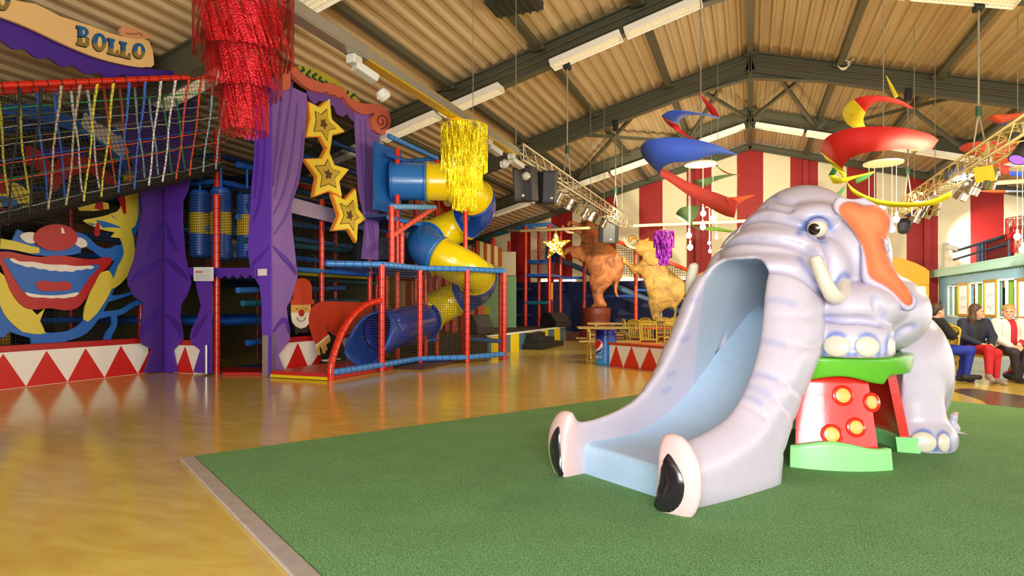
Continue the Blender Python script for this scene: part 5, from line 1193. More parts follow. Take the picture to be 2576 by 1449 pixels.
m_ = MB(); m_.prism([p1+UV*RH-d12*.03+n12*.03, t1+UV*RH+n12*.03, qt+UV*RH, v2+UV*RH+d12*.3], (0, 0, 1), .05); m_.build('top_board', mat('ring_top', '#b8481e', .4), ring)
# ---- drinks bin
def bin_mat():
    m = bpy.data.materials.new('bin_print'); m.use_nodes = True; N, L = m.node_tree.nodes, m.node_tree.links; b = N['Principled BSDF']; tc = N.new('ShaderNodeTexCoord')
    sp_ = N.new('ShaderNodeSeparateXYZ'); L.new(tc.outputs['Object'], sp_.inputs[0]); n = N.new('ShaderNodeTexNoise'); n.inputs['Scale'].default_value = 3; L.new(tc.outputs['Object'], n.inputs[0])
    a = N.new('ShaderNodeMath'); a.operation = 'MULTIPLY_ADD'; a.inputs[1].default_value = .5; L.new(n.outputs['Fac'], a.inputs[0]); L.new(sp_.outputs[2], a.inputs[2])
    cr = N.new('ShaderNodeValToRGB'); e = cr.color_ramp.elements; e[0].position = .3; e[0].color = lin('#3aa0e0'); e[1].position = .85; e[1].color = lin('#0c1c78'); q = e.new(.5); q.color = lin('#2a78d8'); L.new(a.outputs[0], cr.inputs[0]); L.new(cr.outputs[0], b.inputs['Base Color']); b.inputs['Roughness'].default_value = .25; return m
bc = PZ(1528, 919)+WV*.22; bn = thing('drinks_bin', 'round blue drinks can litter bin beside the circus ring', 'litter bin', bc); BR = .225; BH = .74
MB().lathe([(0, 0), (BR*.93, 0), (BR, .03), (BR, BH-.12), (BR*.97, BH-.1)], (0, 0, 0), n=36).build('can_body', bin_mat(), None)
ob = COL.objects['can_body']; ob.parent = bn
MB().lathe([(BR*.97, BH-.1), (BR*1.02, BH-.09), (BR*1.02, BH-.05), (BR*.99, BH-.04), (BR*1.0, BH), (BR*.9, BH+.005), (0, BH-.02)], bc, n=36).build('lid', mat('bin_lid_blue', '#10186c', .2, metal=.4), bn)
def on_can(px, py, lift=.003):
    r = ray(px, py); o = CP-bc; a = r[0]**2+r[1]**2; b_ = 2*(o[0]*r[0]+o[1]*r[1]); c_ = o[0]**2+o[1]**2-(BR+lift)**2; t = (-b_-math.sqrt(max(b_*b_-4*a*c_, 0)))/(2*a); return CP+t*r
def decal(m, poly, mi, lift):   # shape wrapped on the can
    Q = np.array(poly, float); w = .5; xs = np.arange(Q[:, 0].min(), Q[:, 0].max(), w)
    def cuts(x):
        r = []
        for (x0, y0), (x1, y1) in zip(Q, np.roll(Q, -1, 0)):
            if (x0 <= x) != (x1 <= x): r.append(y0+(y1-y0)*(x-x0)/(x1-x0))
        return sorted(r)
    for x in xs:
        c = cuts(x+w/2)
        for a, b in zip(c[::2], c[1::2]): m.add([on_can(x, a, lift), on_can(x+w, a, lift), on_can(x+w, b, lift), on_can(x, b, lift)], [(0, 1, 2, 3)], mi)
    return m
ea = lambda c, rx, ry, a0=0, a1=2*PI, n=24: [(c[0]+rx*math.cos(t), c[1]+ry*math.sin(t)) for t in np.linspace(a0, a1, n)]
gc = (1505.5, 872); lg = MB()
decal(lg, [(max(x, 1498), y) for x, y in ea(gc, 11.5, 17.6)], 0, .002)
decal(lg, [(1498, 860), (1501, 857), (1505, 855.3), (1509, 856), (1512.5, 859), (1513, 863), (1509, 870), (1504, 876), (1498, 880)], 1, .004)
decal(lg, [(1498, 884), (1503, 883), (1509, 880), (1514, 875), (1516.3, 870), (1516, 877), (1513, 883), (1509, 887), (1504, 889), (1498, 887)], 2, .004)
lg.build('globe_logo', [mat('logo_white', '#f4f4f4', .3), mat('logo_red', '#d82020', .3), mat('logo_blue', '#1838a8', .3)], bn)
tx = MB()
def rib2(poly, w):   # lettering strokes on the can
    P = smooth_curve(np.array(poly, float), 3); A, B = [], []
    for i in range(len(P)):
        t = P[min(i+1, len(P)-1)]-P[max(i-1, 0)]; t = t/(np.linalg.norm(t)+1e-9); s = np.array([-t[1], t[0]])*w/2; A.append(on_can(*(P[i]+s), .004)); B.append(on_can(*(P[i]-s), .004))
    tx.add(A+B, [(i, i+1, len(P)+i+1, len(P)+i) for i in range(len(P)-1)])
y0 = 897.5
rib2(ea((1500.4, y0), 1.9, 3.2, .6, 2*PI-.0, 10)+[(1498.6, y0)], .9); rib2([(1504, y0-3.2), (1504, y0+6.5)], .9); rib2(ea((1505.8, y0), 1.9, 3.2, -PI*.95, PI*.95, 12), .9)
rib2([(1512.0, y0-2.6), (1510.6, y0-3.2), (1509.5, y0-2.2), (1510.6, y0-.2), (1512, y0+1.2), (1511, y0+3.1), (1509.2, y0+2.6)], .9); rib2([(1514.4, y0-3.0), (1514.4, y0+3.2)], .9); rib2([(1514.4, y0-5.4), (1514.4, y0-4.6)], .9)
tx.build('lettering', mat('logo_white', '#f4f4f4', .3), bn)
# ---- picnic tables
PIN = mat('pine_planks', '#c0a45a', .55, scale=14, var=.18)
def picnic(c, rz, lab):
    o = thing('picnic_table', lab, 'picnic table', c, rz, 'wooden picnic tables'); L = 1.75
    def Tm(m, nm, bv=.006):
        R = Matrix.Rotation(rz, 3, 'Z'); m.v = [tuple(np.array(R @ Vector(v))+np.array(c)) for v in m.v]; return m.build(nm, PIN, o, bevel=bv)
    m = MB()
    for k in range(5): m.box((0, -.3+.15*k, .72), (L, .14, .035))
    Tm(m, 'tabletop')
    for s in (-1, 1):
        m = MB(); m.box((0, s*.62-.07, .43), (L, .13, .035)); m.box((0, s*.62+.07, .43), (L, .13, .035)); Tm(m, 'bench_seat')
    for s in (-1, 1):
        for t in (-1, 1): Tm(MB().bar((s*.6, t*.22, .7), (s*.6, t*.58, 0), .045, .1), 'leg')
        Tm(MB().box((s*.6+.04*s, 0, .4), (.04, 1.42, .09)), 'bench_bearer'); Tm(MB().box((s*.6+.04*s, 0, .67), (.04, .74, .07)), 'top_bearer'); Tm(MB().bar((s*.58, 0, .38), (s*.12, 0, .7), .045, .08), 'brace')
    return o
pc = PZ(1475, 895)
picnic(PD(1545, 763, 14.7)*np.array([1, 1, 0]), TH_-.05, 'wooden picnic table standing on the floor left of the blue bin')
picnic(PD(1555, 763, 17.6)*np.array([1, 1, 0]), TH_-.1, 'wooden picnic table further back, mostly hidden behind the blue bin')
# ---- cafe tables and chairs
CHY = mat('chair_gold', '#c8aa34', .4, var=.06); SEAT = mat('seat_maroon', '#7a2a1a', .6)
def chair_proto():
    o = thing('spindle_chair', 'x', 'chair', (0, 0, 0)); W = .4
    for s in (-1, 1):
        MB().tube([(s*.18, -.18, 0), (s*.185, -.17, .25), (s*.19, -.16, .43)], [.014, .018, .02], 8).build('leg', CHY, o)
        MB().tube([(s*.19, .22, 0), (s*.18, .18, .3), (s*.18, .17, .46), (s*.185, .2, .7), (s*.19, .225, .86)], [.016, .018, .019, .017, .015], 8).build('leg', CHY, o)
    m = MB()
    for z in (.18, .26): m.cyl((-.18, -.17, z), (-.18, .18, z), .009, n=6); m.cyl((.18, -.17, z), (.18, .18, z), .009, n=6)
    m.cyl((-.18, -.17, .22), (.18, -.17, .22), .009, n=6); m.build('stretcher', CHY, o)
    m = MB(); m.box((0, .0, .435), (.41, .4, .03)); m.build('seat_frame', CHY, o, bevel=.01); m = MB(); m.box((0, -.005, .465), (.39, .38, .035)); m.build('seat_pad', SEAT, o, bevel=.014)
    m = MB(); m.tube(smooth_curve([(-.19, .22, .83), (-.17, .228, .88), (-.1, .232, .905), (0, .234, .912), (.1, .232, .905), (.17, .228, .88), (.19, .22, .83)], 3), .018, 8); m.box((0, .228, .855), (.34, .016, .06)); m.build('top_rail', CHY, o)
    m = MB(); m.box((0, .178, .52), (.34, .02, .035)); m.build('lower_rail', CHY, o)
    for x in (-.12, -.06, 0, .06, .12): MB().tube([(x*.9, .18, .52), (x, .205, .7), (x*1.05, .225, .85)], .0085, 6).build('spindle', CHY, o)
    return o
ch0 = chair_proto(); index_kids(); CHAIRS = []
def put_chair(px, depth, rz, lab, py=None, grp='gold spindle chairs at the cafe tables'):
    o = ch0 if not CHAIRS else dup(ch0); p = PD(px, 763, depth); o.location = (p[0], p[1], 0); o.rotation_euler = (0, 0, rz); o['label'] = lab; o['group'] = grp; CHAIRS.append(o); return p
TR_ = mat('table_red', '#d8421e', .35); TBK = mat('table_black', '#1c1a18', .5)
def cafe(px, depth, lab, m, r=.45):
    p = PD(px, 763, depth); o = thing('cafe_table', lab, 'table', (p[0], p[1], 0), 0, 'round cafe tables'); c = np.array([p[0], p[1], 0])
    MB().lathe([(0, .7), (r, .7), (r, .735), (0, .737)], c, n=32).build('tabletop', m, o); MB().lathe([(.22, 0), (.2, .025), (.04, .06), (.035, .69), (.12, .7)], c, n=16).build('pedestal', TBK, o); return c
cafe(1648, 14.6, 'round red topped cafe table among the gold chairs beyond the ring', TR_, .5); cafe(1690, 16.6, 'round yellow topped cafe table behind the red one', mat('table_yellow', '#d8c050', .4), .4)
for px, dp, rz, lab in ((1592, 14.9, 1.9, 'leftmost gold spindle chair, seen from its side'), (1612, 14.3, 2.6, 'gold spindle chair second from the left at the red table'), (1637, 13.5, 3.0, 'gold spindle chair nearest the ring, back turned to the viewer'), (1607, 15.9, -.6, 'gold spindle chair half hidden behind the second from the left'), (1684, 14.2, 3.6, 'gold spindle chair right of the nearest one, with its dark slats showing'),
        (1672, 16.2, .3, 'small far gold spindle chair behind the yellow table'), (1708, 13.6, 3.5, 'gold spindle chair partly cut off by the elephant trunk'), (1712, 16.8, .6, 'far gold spindle chair beside the elephant trunk')): put_chair(px, dp, rz, lab)
# ---- cut-out elephants and their podium
def hide_mat(name, c1, c2, c3):
    m = bpy.data.materials.new(name); m.use_nodes = True; N, L = m.node_tree.nodes, m.node_tree.links; b = N['Principled BSDF']; tc = N.new('ShaderNodeTexCoord'); n1 = N.new('ShaderNodeTexNoise'); n1.inputs['Scale'].default_value = 2.6; n1.inputs['Detail'].default_value = 9; n1.inputs['Roughness'].default_value = .65; n1.inputs['Distortion'].default_value = .8; L.new(tc.outputs['Object'], n1.inputs[0])
    cr = N.new('ShaderNodeValToRGB'); e = cr.color_ramp.elements; e[0].position = .36; e[0].color = lin(c1); e[1].position = .66; e[1].color = lin(c3); q = e.new(.5); q.color = lin(c2); L.new(n1.outputs['Fac'], cr.inputs[0]); L.new(cr.outputs[0], b.inputs['Base Color'])
    bp = N.new('ShaderNodeBump'); bp.inputs['Strength'].default_value = .7; bp.inputs['Distance'].default_value = .06; L.new(n1.outputs['Fac'], bp.inputs['Height']); L.new(bp.outputs[0], b.inputs['Normal']); b.inputs['Roughness'].default_value = .6; return m
ELP = hide_mat('elephant_hide_orange_lit', '#6a3a1c', '#a05e30', '#bc7a48'); ELY = hide_mat('elephant_hide_yellow_lit', '#6c5222', '#987636', '#b2924c'); ELD = mat('elephant_print_dark', '#7c5230', .6, scale=8, var=.2); IV = mat('ivory', '#e4d0a8', .4)  # grey prints tinted with the orange and yellow light falling on them
def ze(L): return q2(L, (1390, 530), 4.831)
YE = 21.5
def puff(L, y, m, par, name, T=.18, step=.03, hole=None):
    """outline cut on the plane y, padded out so that it swells towards the middle"""
    P = np.array([(p[0], p[2]) for p in pxY(ze(L), y)]); P = smooth_curve(P, 3, True); lo = P.min(0)-.1; hi = P.max(0)+.1
    f = Field((lo[0], -T-.08, lo[1]), (hi[0], T+.08, hi[1]), step)
    def fn(X, Y, Z):
        d = poly_sdf(X, Z, P); h = .02+T*np.sqrt(np.clip(1-(1-np.clip(-d/.5, 0, 1))**2, 0, 1)); return np.maximum(d, (np.abs(Y)-h)*.7)+0*Y
    f.func((lo[0], -T-.08, lo[1]), (hi[0], T+.08, hi[1]), fn, 0); return field_mesh(name, f, m, par, lambda V: V+np.array([0, y, 0]), relax=2)
E1 = [(180, 190), (172, 160), (190, 132), (230, 122), (280, 140), (330, 150), (352, 130), (355, 95), (372, 95), (378, 130), (400, 112), (440, 110), (480, 130), (520, 180), (555, 230), (568, 280), (610, 320), (660, 380), (720, 430), (780, 490), (830, 560), (855, 640), (862, 720), (845, 790), (830, 830), (800, 890), (785, 950), (790, 1010), (810, 1050), (780, 1050), (755, 1000), (748, 940), (752, 870), (700, 910), (640, 970), (612, 1020), (625, 1080), (660, 1140), (650, 1172), (600, 1176), (470, 1176), (475, 1155), (500, 1120), (485, 1040), (465, 950), (448, 850), (460, 800), (430, 740), (410, 660), (390, 620), (350, 630), (310, 590), (250, 580), (205, 530), (180, 520), (160, 545), (140, 530), (130, 490), (190, 440), (260, 430), (330, 430), (345, 380), (350, 330), (320, 290), (240, 250), (330, 210), (320, 190), (280, 180), (220, 170), (205, 190), (195, 205)]
E2 = [(925, 380), (918, 345), (935, 305), (980, 294), (1020, 310), (1045, 345), (1110, 350), (1170, 328), (1178, 345), (1150, 362), (1210, 365), (1250, 390), (1290, 440), (1310, 520), (1300, 600), (1390, 665), (1430, 720), (1500, 780), (1570, 830), (1615, 890), (1625, 960), (1600, 1050), (1560, 1110), (1510, 1180), (1505, 1260), (1480, 1330), (1462, 1320), (1480, 1250), (1475, 1190), (1420, 1180), (1350, 1210), (1320, 1260), (1330, 1345), (1225, 1345), (1200, 1260), (1170, 1150), (1160, 1110), (1180, 1080), (1150, 1000), (1120, 880), (1080, 800), (1050, 765), (990, 775), (950, 750), (930, 700), (880, 650), (855, 655), (845, 590), (860, 558), (880, 562), (900, 600), (960, 650), (1030, 640), (1090, 590), (1090, 560), (1040, 530), (1000, 490), (960, 440), (990, 420), (1030, 400), (1020, 370), (1000, 345), (970, 345), (955, 380)]
def ele_cut(E, m, lab, ear_, tusk_, eye_, crease):
    o = thing('elephant_cutout', lab, 'wall decoration', PY(*ze([(560, 1176)])[0], YE), 0, 'cut-out elephants rearing at the back'); puff(E, YE, m, o, 'elephant_body')
    puff(ear_, YE-.2, m, o, 'ear', .07); puff(tusk_, YE-.12, IV, o, 'tusk', .05, .02); puff(eye_, YE-.2, BLACKM, o, 'eye', .02, .015)
    return o
ele_cut(E1, ELP, 'orange-lit rearing elephant cut-out on the dark red podium', [(345, 350), (355, 300), (400, 260), (470, 255), (540, 280), (560, 310), (550, 360), (520, 395), (470, 405), (410, 400), (360, 380)], [(117, 168), (125, 172), (150, 215), (200, 245), (255, 258), (255, 275), (200, 278), (150, 255), (125, 215)], [(385, 175), (400, 170), (410, 182), (395, 190)], [])
ele_cut(E2, ELY, 'yellow-lit rearing elephant cut-out resting its feet on the orange-lit one', [(1100, 560), (1130, 500), (1190, 470), (1250, 480), (1285, 560), (1285, 640), (1240, 670), (1180, 665), (1130, 620)], [(862, 315), (872, 320), (890, 370), (930, 410), (1000, 440), (1000, 470), (940, 455), (890, 420), (866, 370)], [(1030, 362), (1044, 358), (1052, 368), (1040, 376)], [])
E3 = [(1790, 760), (1850, 740), (1900, 780), (1960, 900), (1990, 1000), (1900, 1150), (1890, 1480), (1790, 1480), (1780, 1180), (1700, 1120), (1650, 1010), (1645, 940), (1670, 870), (1720, 810)]
o = thing('elephant_cutout', 'third elephant cut-out showing only its rump beside the slide trunk', 'wall decoration', PY(*ze([(1800, 1180)])[0], YE), 0, 'cut-out elephants rearing at the back'); puff(E3, YE, ELY, o, 'elephant_body')
pod = thing('podium', 'dark red waisted podium under the orange-lit elephant', 'podium', PY(1500, 836, YE-.3))
c = PY(1500, 836, YE-.35); zt = PY(1500, 774, YE-.35)[2]; m_ = MB().lathe([(0, .02), (.66, .02), (.62, .15), (.52, .4), (.47, zt-.45), (.5, zt-.2), (.49, zt-.03), (.47, zt), (0, zt)], (c[0], c[1], 0), n=28); m_.build('podium_body', mat('podium_red', '#6e2a18', .5, scale=4, var=.3), pod)
dk = thing('back_platform', 'low dark platform under the rearing elephants', 'platform', (-3, 22, 0)); MB().box((-3.2, 22.2, .12), (5.6, 2.6, .24)).build('deck', mat('platform_brown', '#5a2418', .5), dk)
tag(MB().box((-3.0, 21.5, .33), (1.0, .8, .7)).build('elephant_block', mat('block_dark', '#3a2218', .6), bevel=.02), 'dark block under the yellow-lit elephant, hidden behind the chairs', 'block')
# ---- far play tower and its slide
t2 = thing('play_tower', 'red and blue play tower by the striped wall behind the golden star', 'climbing frame', (-7.5, 22.7, 0))
for x, y, z1 in ((-7.95, 22.0, 4.25), (-7.0, 22.0, 4.25), (-7.95, 23.6, 4.2), (-7.05, 23.6, 4.2), (-7.9, 25.2, 4.0), (-9.4, 22.3, 3.9), (-9.4, 24.0, 3.9), (-10.4, 22.6, 3.6)): post(x, y, SH if x < -6 and y < 20.6 else 0, z1, t2, .07)
for a, b, m in (((-7.95, 22.0, 4.25), (-7.0, 22.0, 4.25), LBLUE), ((-7.0, 22.0, 4.25), (-7.05, 23.6, 4.2), LBLUE), ((-7.95, 22.0, 4.25), (-9.4, 22.3, 3.95), TEAL), ((-7.95, 22, 4.2), (-7.95, 23.6, 4.2), LBLUE), ((-7.95, 22.0, 1.32), (-7.0, 22.0, 1.32), TEAL), ((-9.4, 22.3, 1.85), (-7.95, 22.6, 1.85), NAVY), ((-9.4, 22.3, .85), (-7.95, 22.6, .85), NAVY), ((-10.4, 22.6, 3.6), (-9.4, 22.3, 3.9), TEAL)): beam(a, b, t2, m, .07)
MB().box((-7.5, 22.8, 2.36), (1.0, 1.7, .1)).build('deck', BLUE, t2); MB().box((-7.9, 23.6, 2.95), (.9, 1.0, .12)).build('deck', BLUE, t2); MB().box((-7.6, 24.6, 3.35), (.8, .06, .7)).build('side_panel', DECK, t2)
MB().add([(-8, 23.7, 0.4), (-7, 23.7, .4), (-7, 23.7, 4.2), (-8, 23.7, 4.2)], [(0, 1, 2, 3)]).build('net', netmat('tower2_net', '#3a3430', .09, .014, ((1, 0, 0), (0, 0, 1))), t2)
tag(MB().box((-6.95, 22.02, 1.75), (.16, .03, .62)).build('height_sign', mat('sign_yellow', '#d8b82c', .4)), 'small yellow sign strapped to a red post of the far tower', 'sign')
s2 = thing('slide_run', 'long blue slide descending behind the rearing elephants', 'slide', (-4, 24.3, 0))
A_ = PY(1400, 652, 24.2); B_ = PY(1730, 796, 24.2); RBL = mat('slide_grey_blue', '#4a6c90', .35)
for dy in (-.35, .35): MB().tube([A_+(B_-A_)*t+np.array([0, dy, .05*math.sin(t*9)]) for t in np.linspace(0, 1, 14)], .09, 10).build('side_rail', RBL, s2)
m_ = MB(); m_.prism([A_+np.array([0, -.35, -.05]), B_+np.array([0, -.35, -.05]), B_+np.array([0, .35, -.05]), A_+np.array([0, .35, -.05])], np.cross(B_-A_, (0, 1, 0))*-1, .04); m_.build('slide_bed', mat('slide_bed', '#3a4048', .3), s2)
HA = PY(1530, 598, 23.6); HB = PY(1780, 700, 23.6); pad_tube(MB(), HA, HB, .07, 0, 1, .25).build('hand_rail', [mat('rail_coral', '#e2481e', .35), RRING], s2)
for px in (1470, 1600, 1733):
    p = PY(px, 763, 23.6); zt = HA[2]+(HB[2]-HA[2])*np.clip((p[0]-HA[0])/(HB[0]-HA[0]), -.2, 1); pad_tube(MB(), (p[0], 23.6, 0), (p[0], 23.6, zt), .07, 0, 1, .25).build('post', [mat('rail_coral', '#e2481e', .35), RRING], s2)
for px0, px1, py in ((1413, 1470, 699), (1473, 1598, 745), (1600, 1733, 730)): a, b = PY(px0, py, 23.62), PY(px1, py, 23.62); pad_tube(MB(), a, b, .05, 0, 1, .2).build('cross_bar', [BLUE, BRING], s2)
MB().add([HA-UV*.05, HB-UV*.05, HB-UV*1.0, HA-UV*1.2], [(0, 1, 2, 3)]).build('side_net', netmat('slide_net', '#3c3018', .09, .016, ((1, 0, 0), (0, 0, 1))), s2)
# ---- awnings, painted hand and drapes behind the spiral slide
def awning(name, lab, p0, p1, h, n, ca, cb, thk=.03):
    p0, p1 = np.array(p0, float), np.array(p1, float); d = (p1-p0)/n; nr = np.cross(p1-p0, UV); nr /= np.linalg.norm(nr); nr = nr if nr@(CP-p0) > 0 else -nr
    m = MB()
    for i in range(n):
        a, b = p0+d*i, p0+d*(i+1); w = np.linalg.norm(d); c = (a+b)/2; u = d/w
        P = [a, b, b-UV*(h-w*.5)]+[c-UV*(h-w*.5)+u*w/2*math.cos(t)-UV*w/2*math.sin(t) for t in np.linspace(.2, PI-.2, 7)]+[a-UV*(h-w*.5)]; m.prism(P, nr, thk, i % 2)
    return tag(m.build(name, [ca, cb]), lab, 'awning')
AO = mat('awning_orange', '#b85a14', .5); AC = mat('awning_cream', '#e8d49c', .5); AR = mat('awning_red', '#a82418', .5); AP = mat('awning_pink', '#d8a880', .5)
awning('awning_valance', 'orange and cream scalloped awning right of the spiral slide', PY(1198, 604, 18.2), PY(1262, 624, 18.2), .62, 7, AO, AC)
awning('awning_valance', 'dark red and cream scalloped awning behind the red tower posts', PY(955, 548, 16.0), PY(1060, 566, 16.0), .75, 8, AR, AP)
hd = thing('glove_hand_cutout', 'painted white pointing hand hanging behind the spiral slide', 'wall decoration', PY(1050, 560, 15.6))
def z3(L): return q2(L, (930, 500), 5.5725)
m_ = MB(); board(m_, pxY(z3([(550, 0), (770, 0), (775, 60), (770, 130), (790, 200), (800, 280), (780, 290), (760, 240), (735, 210), (720, 240), (735, 350), (720, 385), (695, 370), (680, 290), (640, 240), (600, 245), (570, 225), (555, 150)]), 15.6), NY, .03); m_.build('hand', mat('glove_pink_white', '#dcb89c', .5), hd)
m_ = MB()
for L in ([(600, 60), (605, 150), (600, 230)], [(650, 60), (655, 160), (645, 235)], [(700, 70), (705, 150), (715, 220)]): ribbon(m_, pxY(z3(L), 15.6), .02, NY, .006, 0, .004)
m_.build('finger_lines', mat('glove_line', '#a87858', .6), hd)
mk = thing('painted_face_board', 'painted orange face board with a red mouth, half hidden by the spiral slide', 'wall decoration', PY(1120, 520, 16.2))
m_ = MB(); board(m_, pxY(z3([(850, -40), (1000, -90), (1160, -80), (1250, 0), (1280, 100), (1220, 220), (1130, 300), (1010, 300), (960, 240), (900, 120), (870, 40)]), 16.2), NY, .03); m_.build('face', mat('face_orange', '#d8742c', .5), mk)
m_ = MB(); board(m_, pxY(z3([(980, -60), (1030, -40), (1140, 60), (1150, 120), (1100, 190), (1040, 170), (990, 80)]), 16.2), NY, .02, 0, .015, 2); board(m_, pxY(z3([(1050, 10), (1140, 60), (1140, 100), (1080, 110), (1040, 60)]), 16.2), NY, .02, 1, .025, 2); m_.build('mouth', [mat('face_red', '#a82414', .45), AC], mk)
dr = thing('red_drape_board', 'painted red drapes behind the spiral slide', 'wall decoration', PY(1130, 720, 15.9))
m_ = MB(); P0, P1 = PY(1052, 690, 15.9), PY(1215, 690, 15.9)
for i in range(16):
    a = P0+(P1-P0)*i/16; b = P0+(P1-P0)*(i+1)/16; dd = np.array([0, .05 if i % 2 else -.05, 0]); m_.add([(a[0], a[1]-dd[1], .5), (b[0], b[1]+dd[1], .5), (b[0], b[1]+dd[1], 2.1), (a[0], a[1]-dd[1], 2.1)], [(0, 1, 2, 3)], 0, False)
ob = m_.build('drapes', mat('drape_red', '#b01c10', .55), dr); s_ = ob.modifiers.new('thick', 'SOLIDIFY'); s_.thickness = .02
sb = thing('striped_booth_board', 'red and cream striped boards behind the tower posts', 'wall decoration', (-7.5, 15.7, 0)); m_ = MB(); P0, P1 = PY(930, 700, 15.8), PY(1052, 700, 15.8)
for i in range(8): a = P0+(P1-P0)*i/8; b = P0+(P1-P0)*(i+1)/8; m_.box(((a[0]+b[0])/2, 15.8, 1.1), (b[0]-a[0], .03, 1.7), i % 2)
m_.build('boards', [AR, AP], sb)
gb = thing('green_backdrop', 'pale green painted backdrop board behind the cage', 'wall decoration', PY(1265, 760, 19.0)); a, b = PY(1200, 700, 19.0), PY(1298, 700, 19.0)
MB().prism([(a[0], 19, SH), (b[0], 19, SH), (b[0], 19, 2.2), (a[0], 19, 2.2)], NY, .03).build('board', mat('backdrop_green', '#8cb888', .5), gb)
MB().prism([(a[0], 18.96, 2.22), (b[0], 18.96, 2.22), (b[0], 18.96, 3.0), (a[0], 18.96, 3.0)], NY, .03).build('upper_board', mat('backdrop_white', '#d8cca8', .5), gb)
m_ = MB(); board(m_, pxY(q2([(160, 1170), (215, 1180), (232, 1165), (238, 1200), (258, 1205), (240, 1240), (250, 1270), (230, 1290), (235, 1380), (160, 1380)], (1180, 520), 4.673), 18.95), NY, .02); m_.build('painted_sun', mat('backdrop_yellow', '#dcc020', .5), gb)
# ================================================================== things hung from the roof
GALV = mat('galvanised', '#b0aca0', .35, metal=.7); ALU = mat('truss_aluminium', '#c8c0a8', .3, metal=.8); WIRE = mat('wire_grey', '#8c8878', .5); GOLD_GLOW = mat('gold_hoop_tray_glow', '#e0b81c', .3, metal=.35)
CHROME = mat('par_chrome', '#d8d4cc', .12, metal=1.); LENS = mat('par_lens', '#d8c8a0', .2, emit=.15)
TX, TZ = 3.6, 3.78
gb_ = thing('ceiling_tray', 'long cable tray with a gold glow coloured onto it, running to the left truss', 'cable tray', (-TX, 6, TZ))
MB().box((-TX, 3.2, TZ), (.13, 4.0, .13)).build('tray_grey', GALV, gb_); MB().box((-TX, 7.3, TZ), (.13, 4.2, .13)).build('tray_gold_glow', GOLD_GLOW, gb_)  # gold colour stands in for yellow light reflected off the grey tray
m_ = MB(); m_.box((-TX+.07, 5.4, TZ), (.012, 8.2, .1)); m_.build('side_flange', GALV, gb_)
def truss(name, lab, x, y0, y1, z, m):
    o = thing(name, lab, 'truss', (x, (y0+y1)/2, z)); w = .13
    for a in (-w, w):
        for b in (-w, w): MB().cyl((x+a, y0, z+b), (x+a, y1, z+b), .024, n=10).build('chord', m, o)
    l = MB(); n = int((y1-y0)/.25)
    for i in range(n):
        a, b = y0+(y1-y0)*i/n, y0+(y1-y0)*(i+1)/n; s = 1 if i % 2 else -1
        for xx in (-w, w): l.cyl((x+xx, a, z-w*s), (x+xx, b, z+w*s), .009, n=6)
        for zz in (-w, w): l.cyl((x-w*s, a, z+zz), (x+w*s, b, z+zz), .009, n=6)
        if i % 6 == 0: l.cyl((x-w, a, z-w), (x-w, a, z+w), .012, n=6); l.cyl((x+w, a, z-w), (x+w, a, z+w), .012, n=6)
    l.build('lattice', m, o); return o
truss('lighting_truss', 'silver box truss with spotlights hanging left of the ridge', -TX, 9.5, 19.6, TZ, ALU); truss('lighting_truss', 'gold lit box truss with spotlights hanging right of the ridge', TX, 8.6, 20.0, TZ-.05, mat('truss_gold_lit', '#d8c486', .3, metal=.75))  # right truss metal tinted for the gold light on it
cp = MB(); cp.cyl((-7.3, 19.8, TZ), (3.3, 19.8, TZ), .05, n=10); cp.cyl((-7.3, 19.8, TZ), (-8.2, 20.8, TZ+.15), .05, n=10); tag(cp.build('ceiling_pipe', mat('pipe_cream', '#d0c090', .4)), 'pale pipe crossing the hall under the far ends of the trusses', 'pipe')
cp = MB(); cp.cyl((4.0, 15.6, TZ+.02), (7.5, 15.4, TZ+.02), .05, n=10); tag(cp.build('ceiling_pipe', mat('pipe_cream', '#d0c090', .4)), 'short pale pipe running right from the right truss', 'pipe')
def wire(x, y, z0, lab, r=.007, par=None):
    m = MB().cyl((x, y, z0), (x, y, roof_z(x)-.02), r, n=6)
    if par: return m.build('hanger_wire', WIRE, par)
    return tag(m.build('suspension_wire', WIRE), lab, 'wire', 'thin suspension wires')
def hoist(x, y, tz, lab):
    o = thing('chain_hoist', lab, 'hoist', (x, y, tz), 0, 'black hoists carrying the trusses'); zt = roof_z(x)-.62
    MB().box((x, y, zt), (.14, .2, .3)).build('hoist_body', BLACKM, o, bevel=.02); MB().cyl((x, y, tz+.75), (x, y, zt), .016, n=8).build('chain', WIRE, o); MB().cyl((x, y, tz+.68), (x, y, tz+.84), .045, n=10).build('shackle', mat('shackle_green', '#2a4a3a', .4), o)
    s = MB()
    for a in (-1, 1): s.cyl((x, y, tz+.72), (x, y+a*.32, tz+.14), .014, n=8)
    s.build('sling', WIRE, o)
hoist(-TX, 12.55, TZ, 'black hoist and sling holding the near part of the left truss'); hoist(-TX, 17.55, TZ, 'black hoist and sling holding the far part of the left truss'); hoist(TX, 12.55, TZ, 'black hoist and sling holding the near part of the right truss'); hoist(TX, 17.55, TZ, 'black hoist and sling holding the far part of the right truss')
for px, y, k in ((1190, 10.0, 'above the gold tinsel chandelier'), (1298, 9.6, 'at the near end of the left truss'), (1486, 16.0, 'left of the blue spiral'), (1520, 17.0, 'over the middle of the left truss'), (1565, 18.5, 'over the far end of the left truss'), (2300, 15.0, 'right of the big red spiral'), (2352, 16.0, 'behind the right truss')):
    p = PY(px, 500, y); wire(p[0], y, TZ+.1, 'thin wire dropping from the roof '+k)
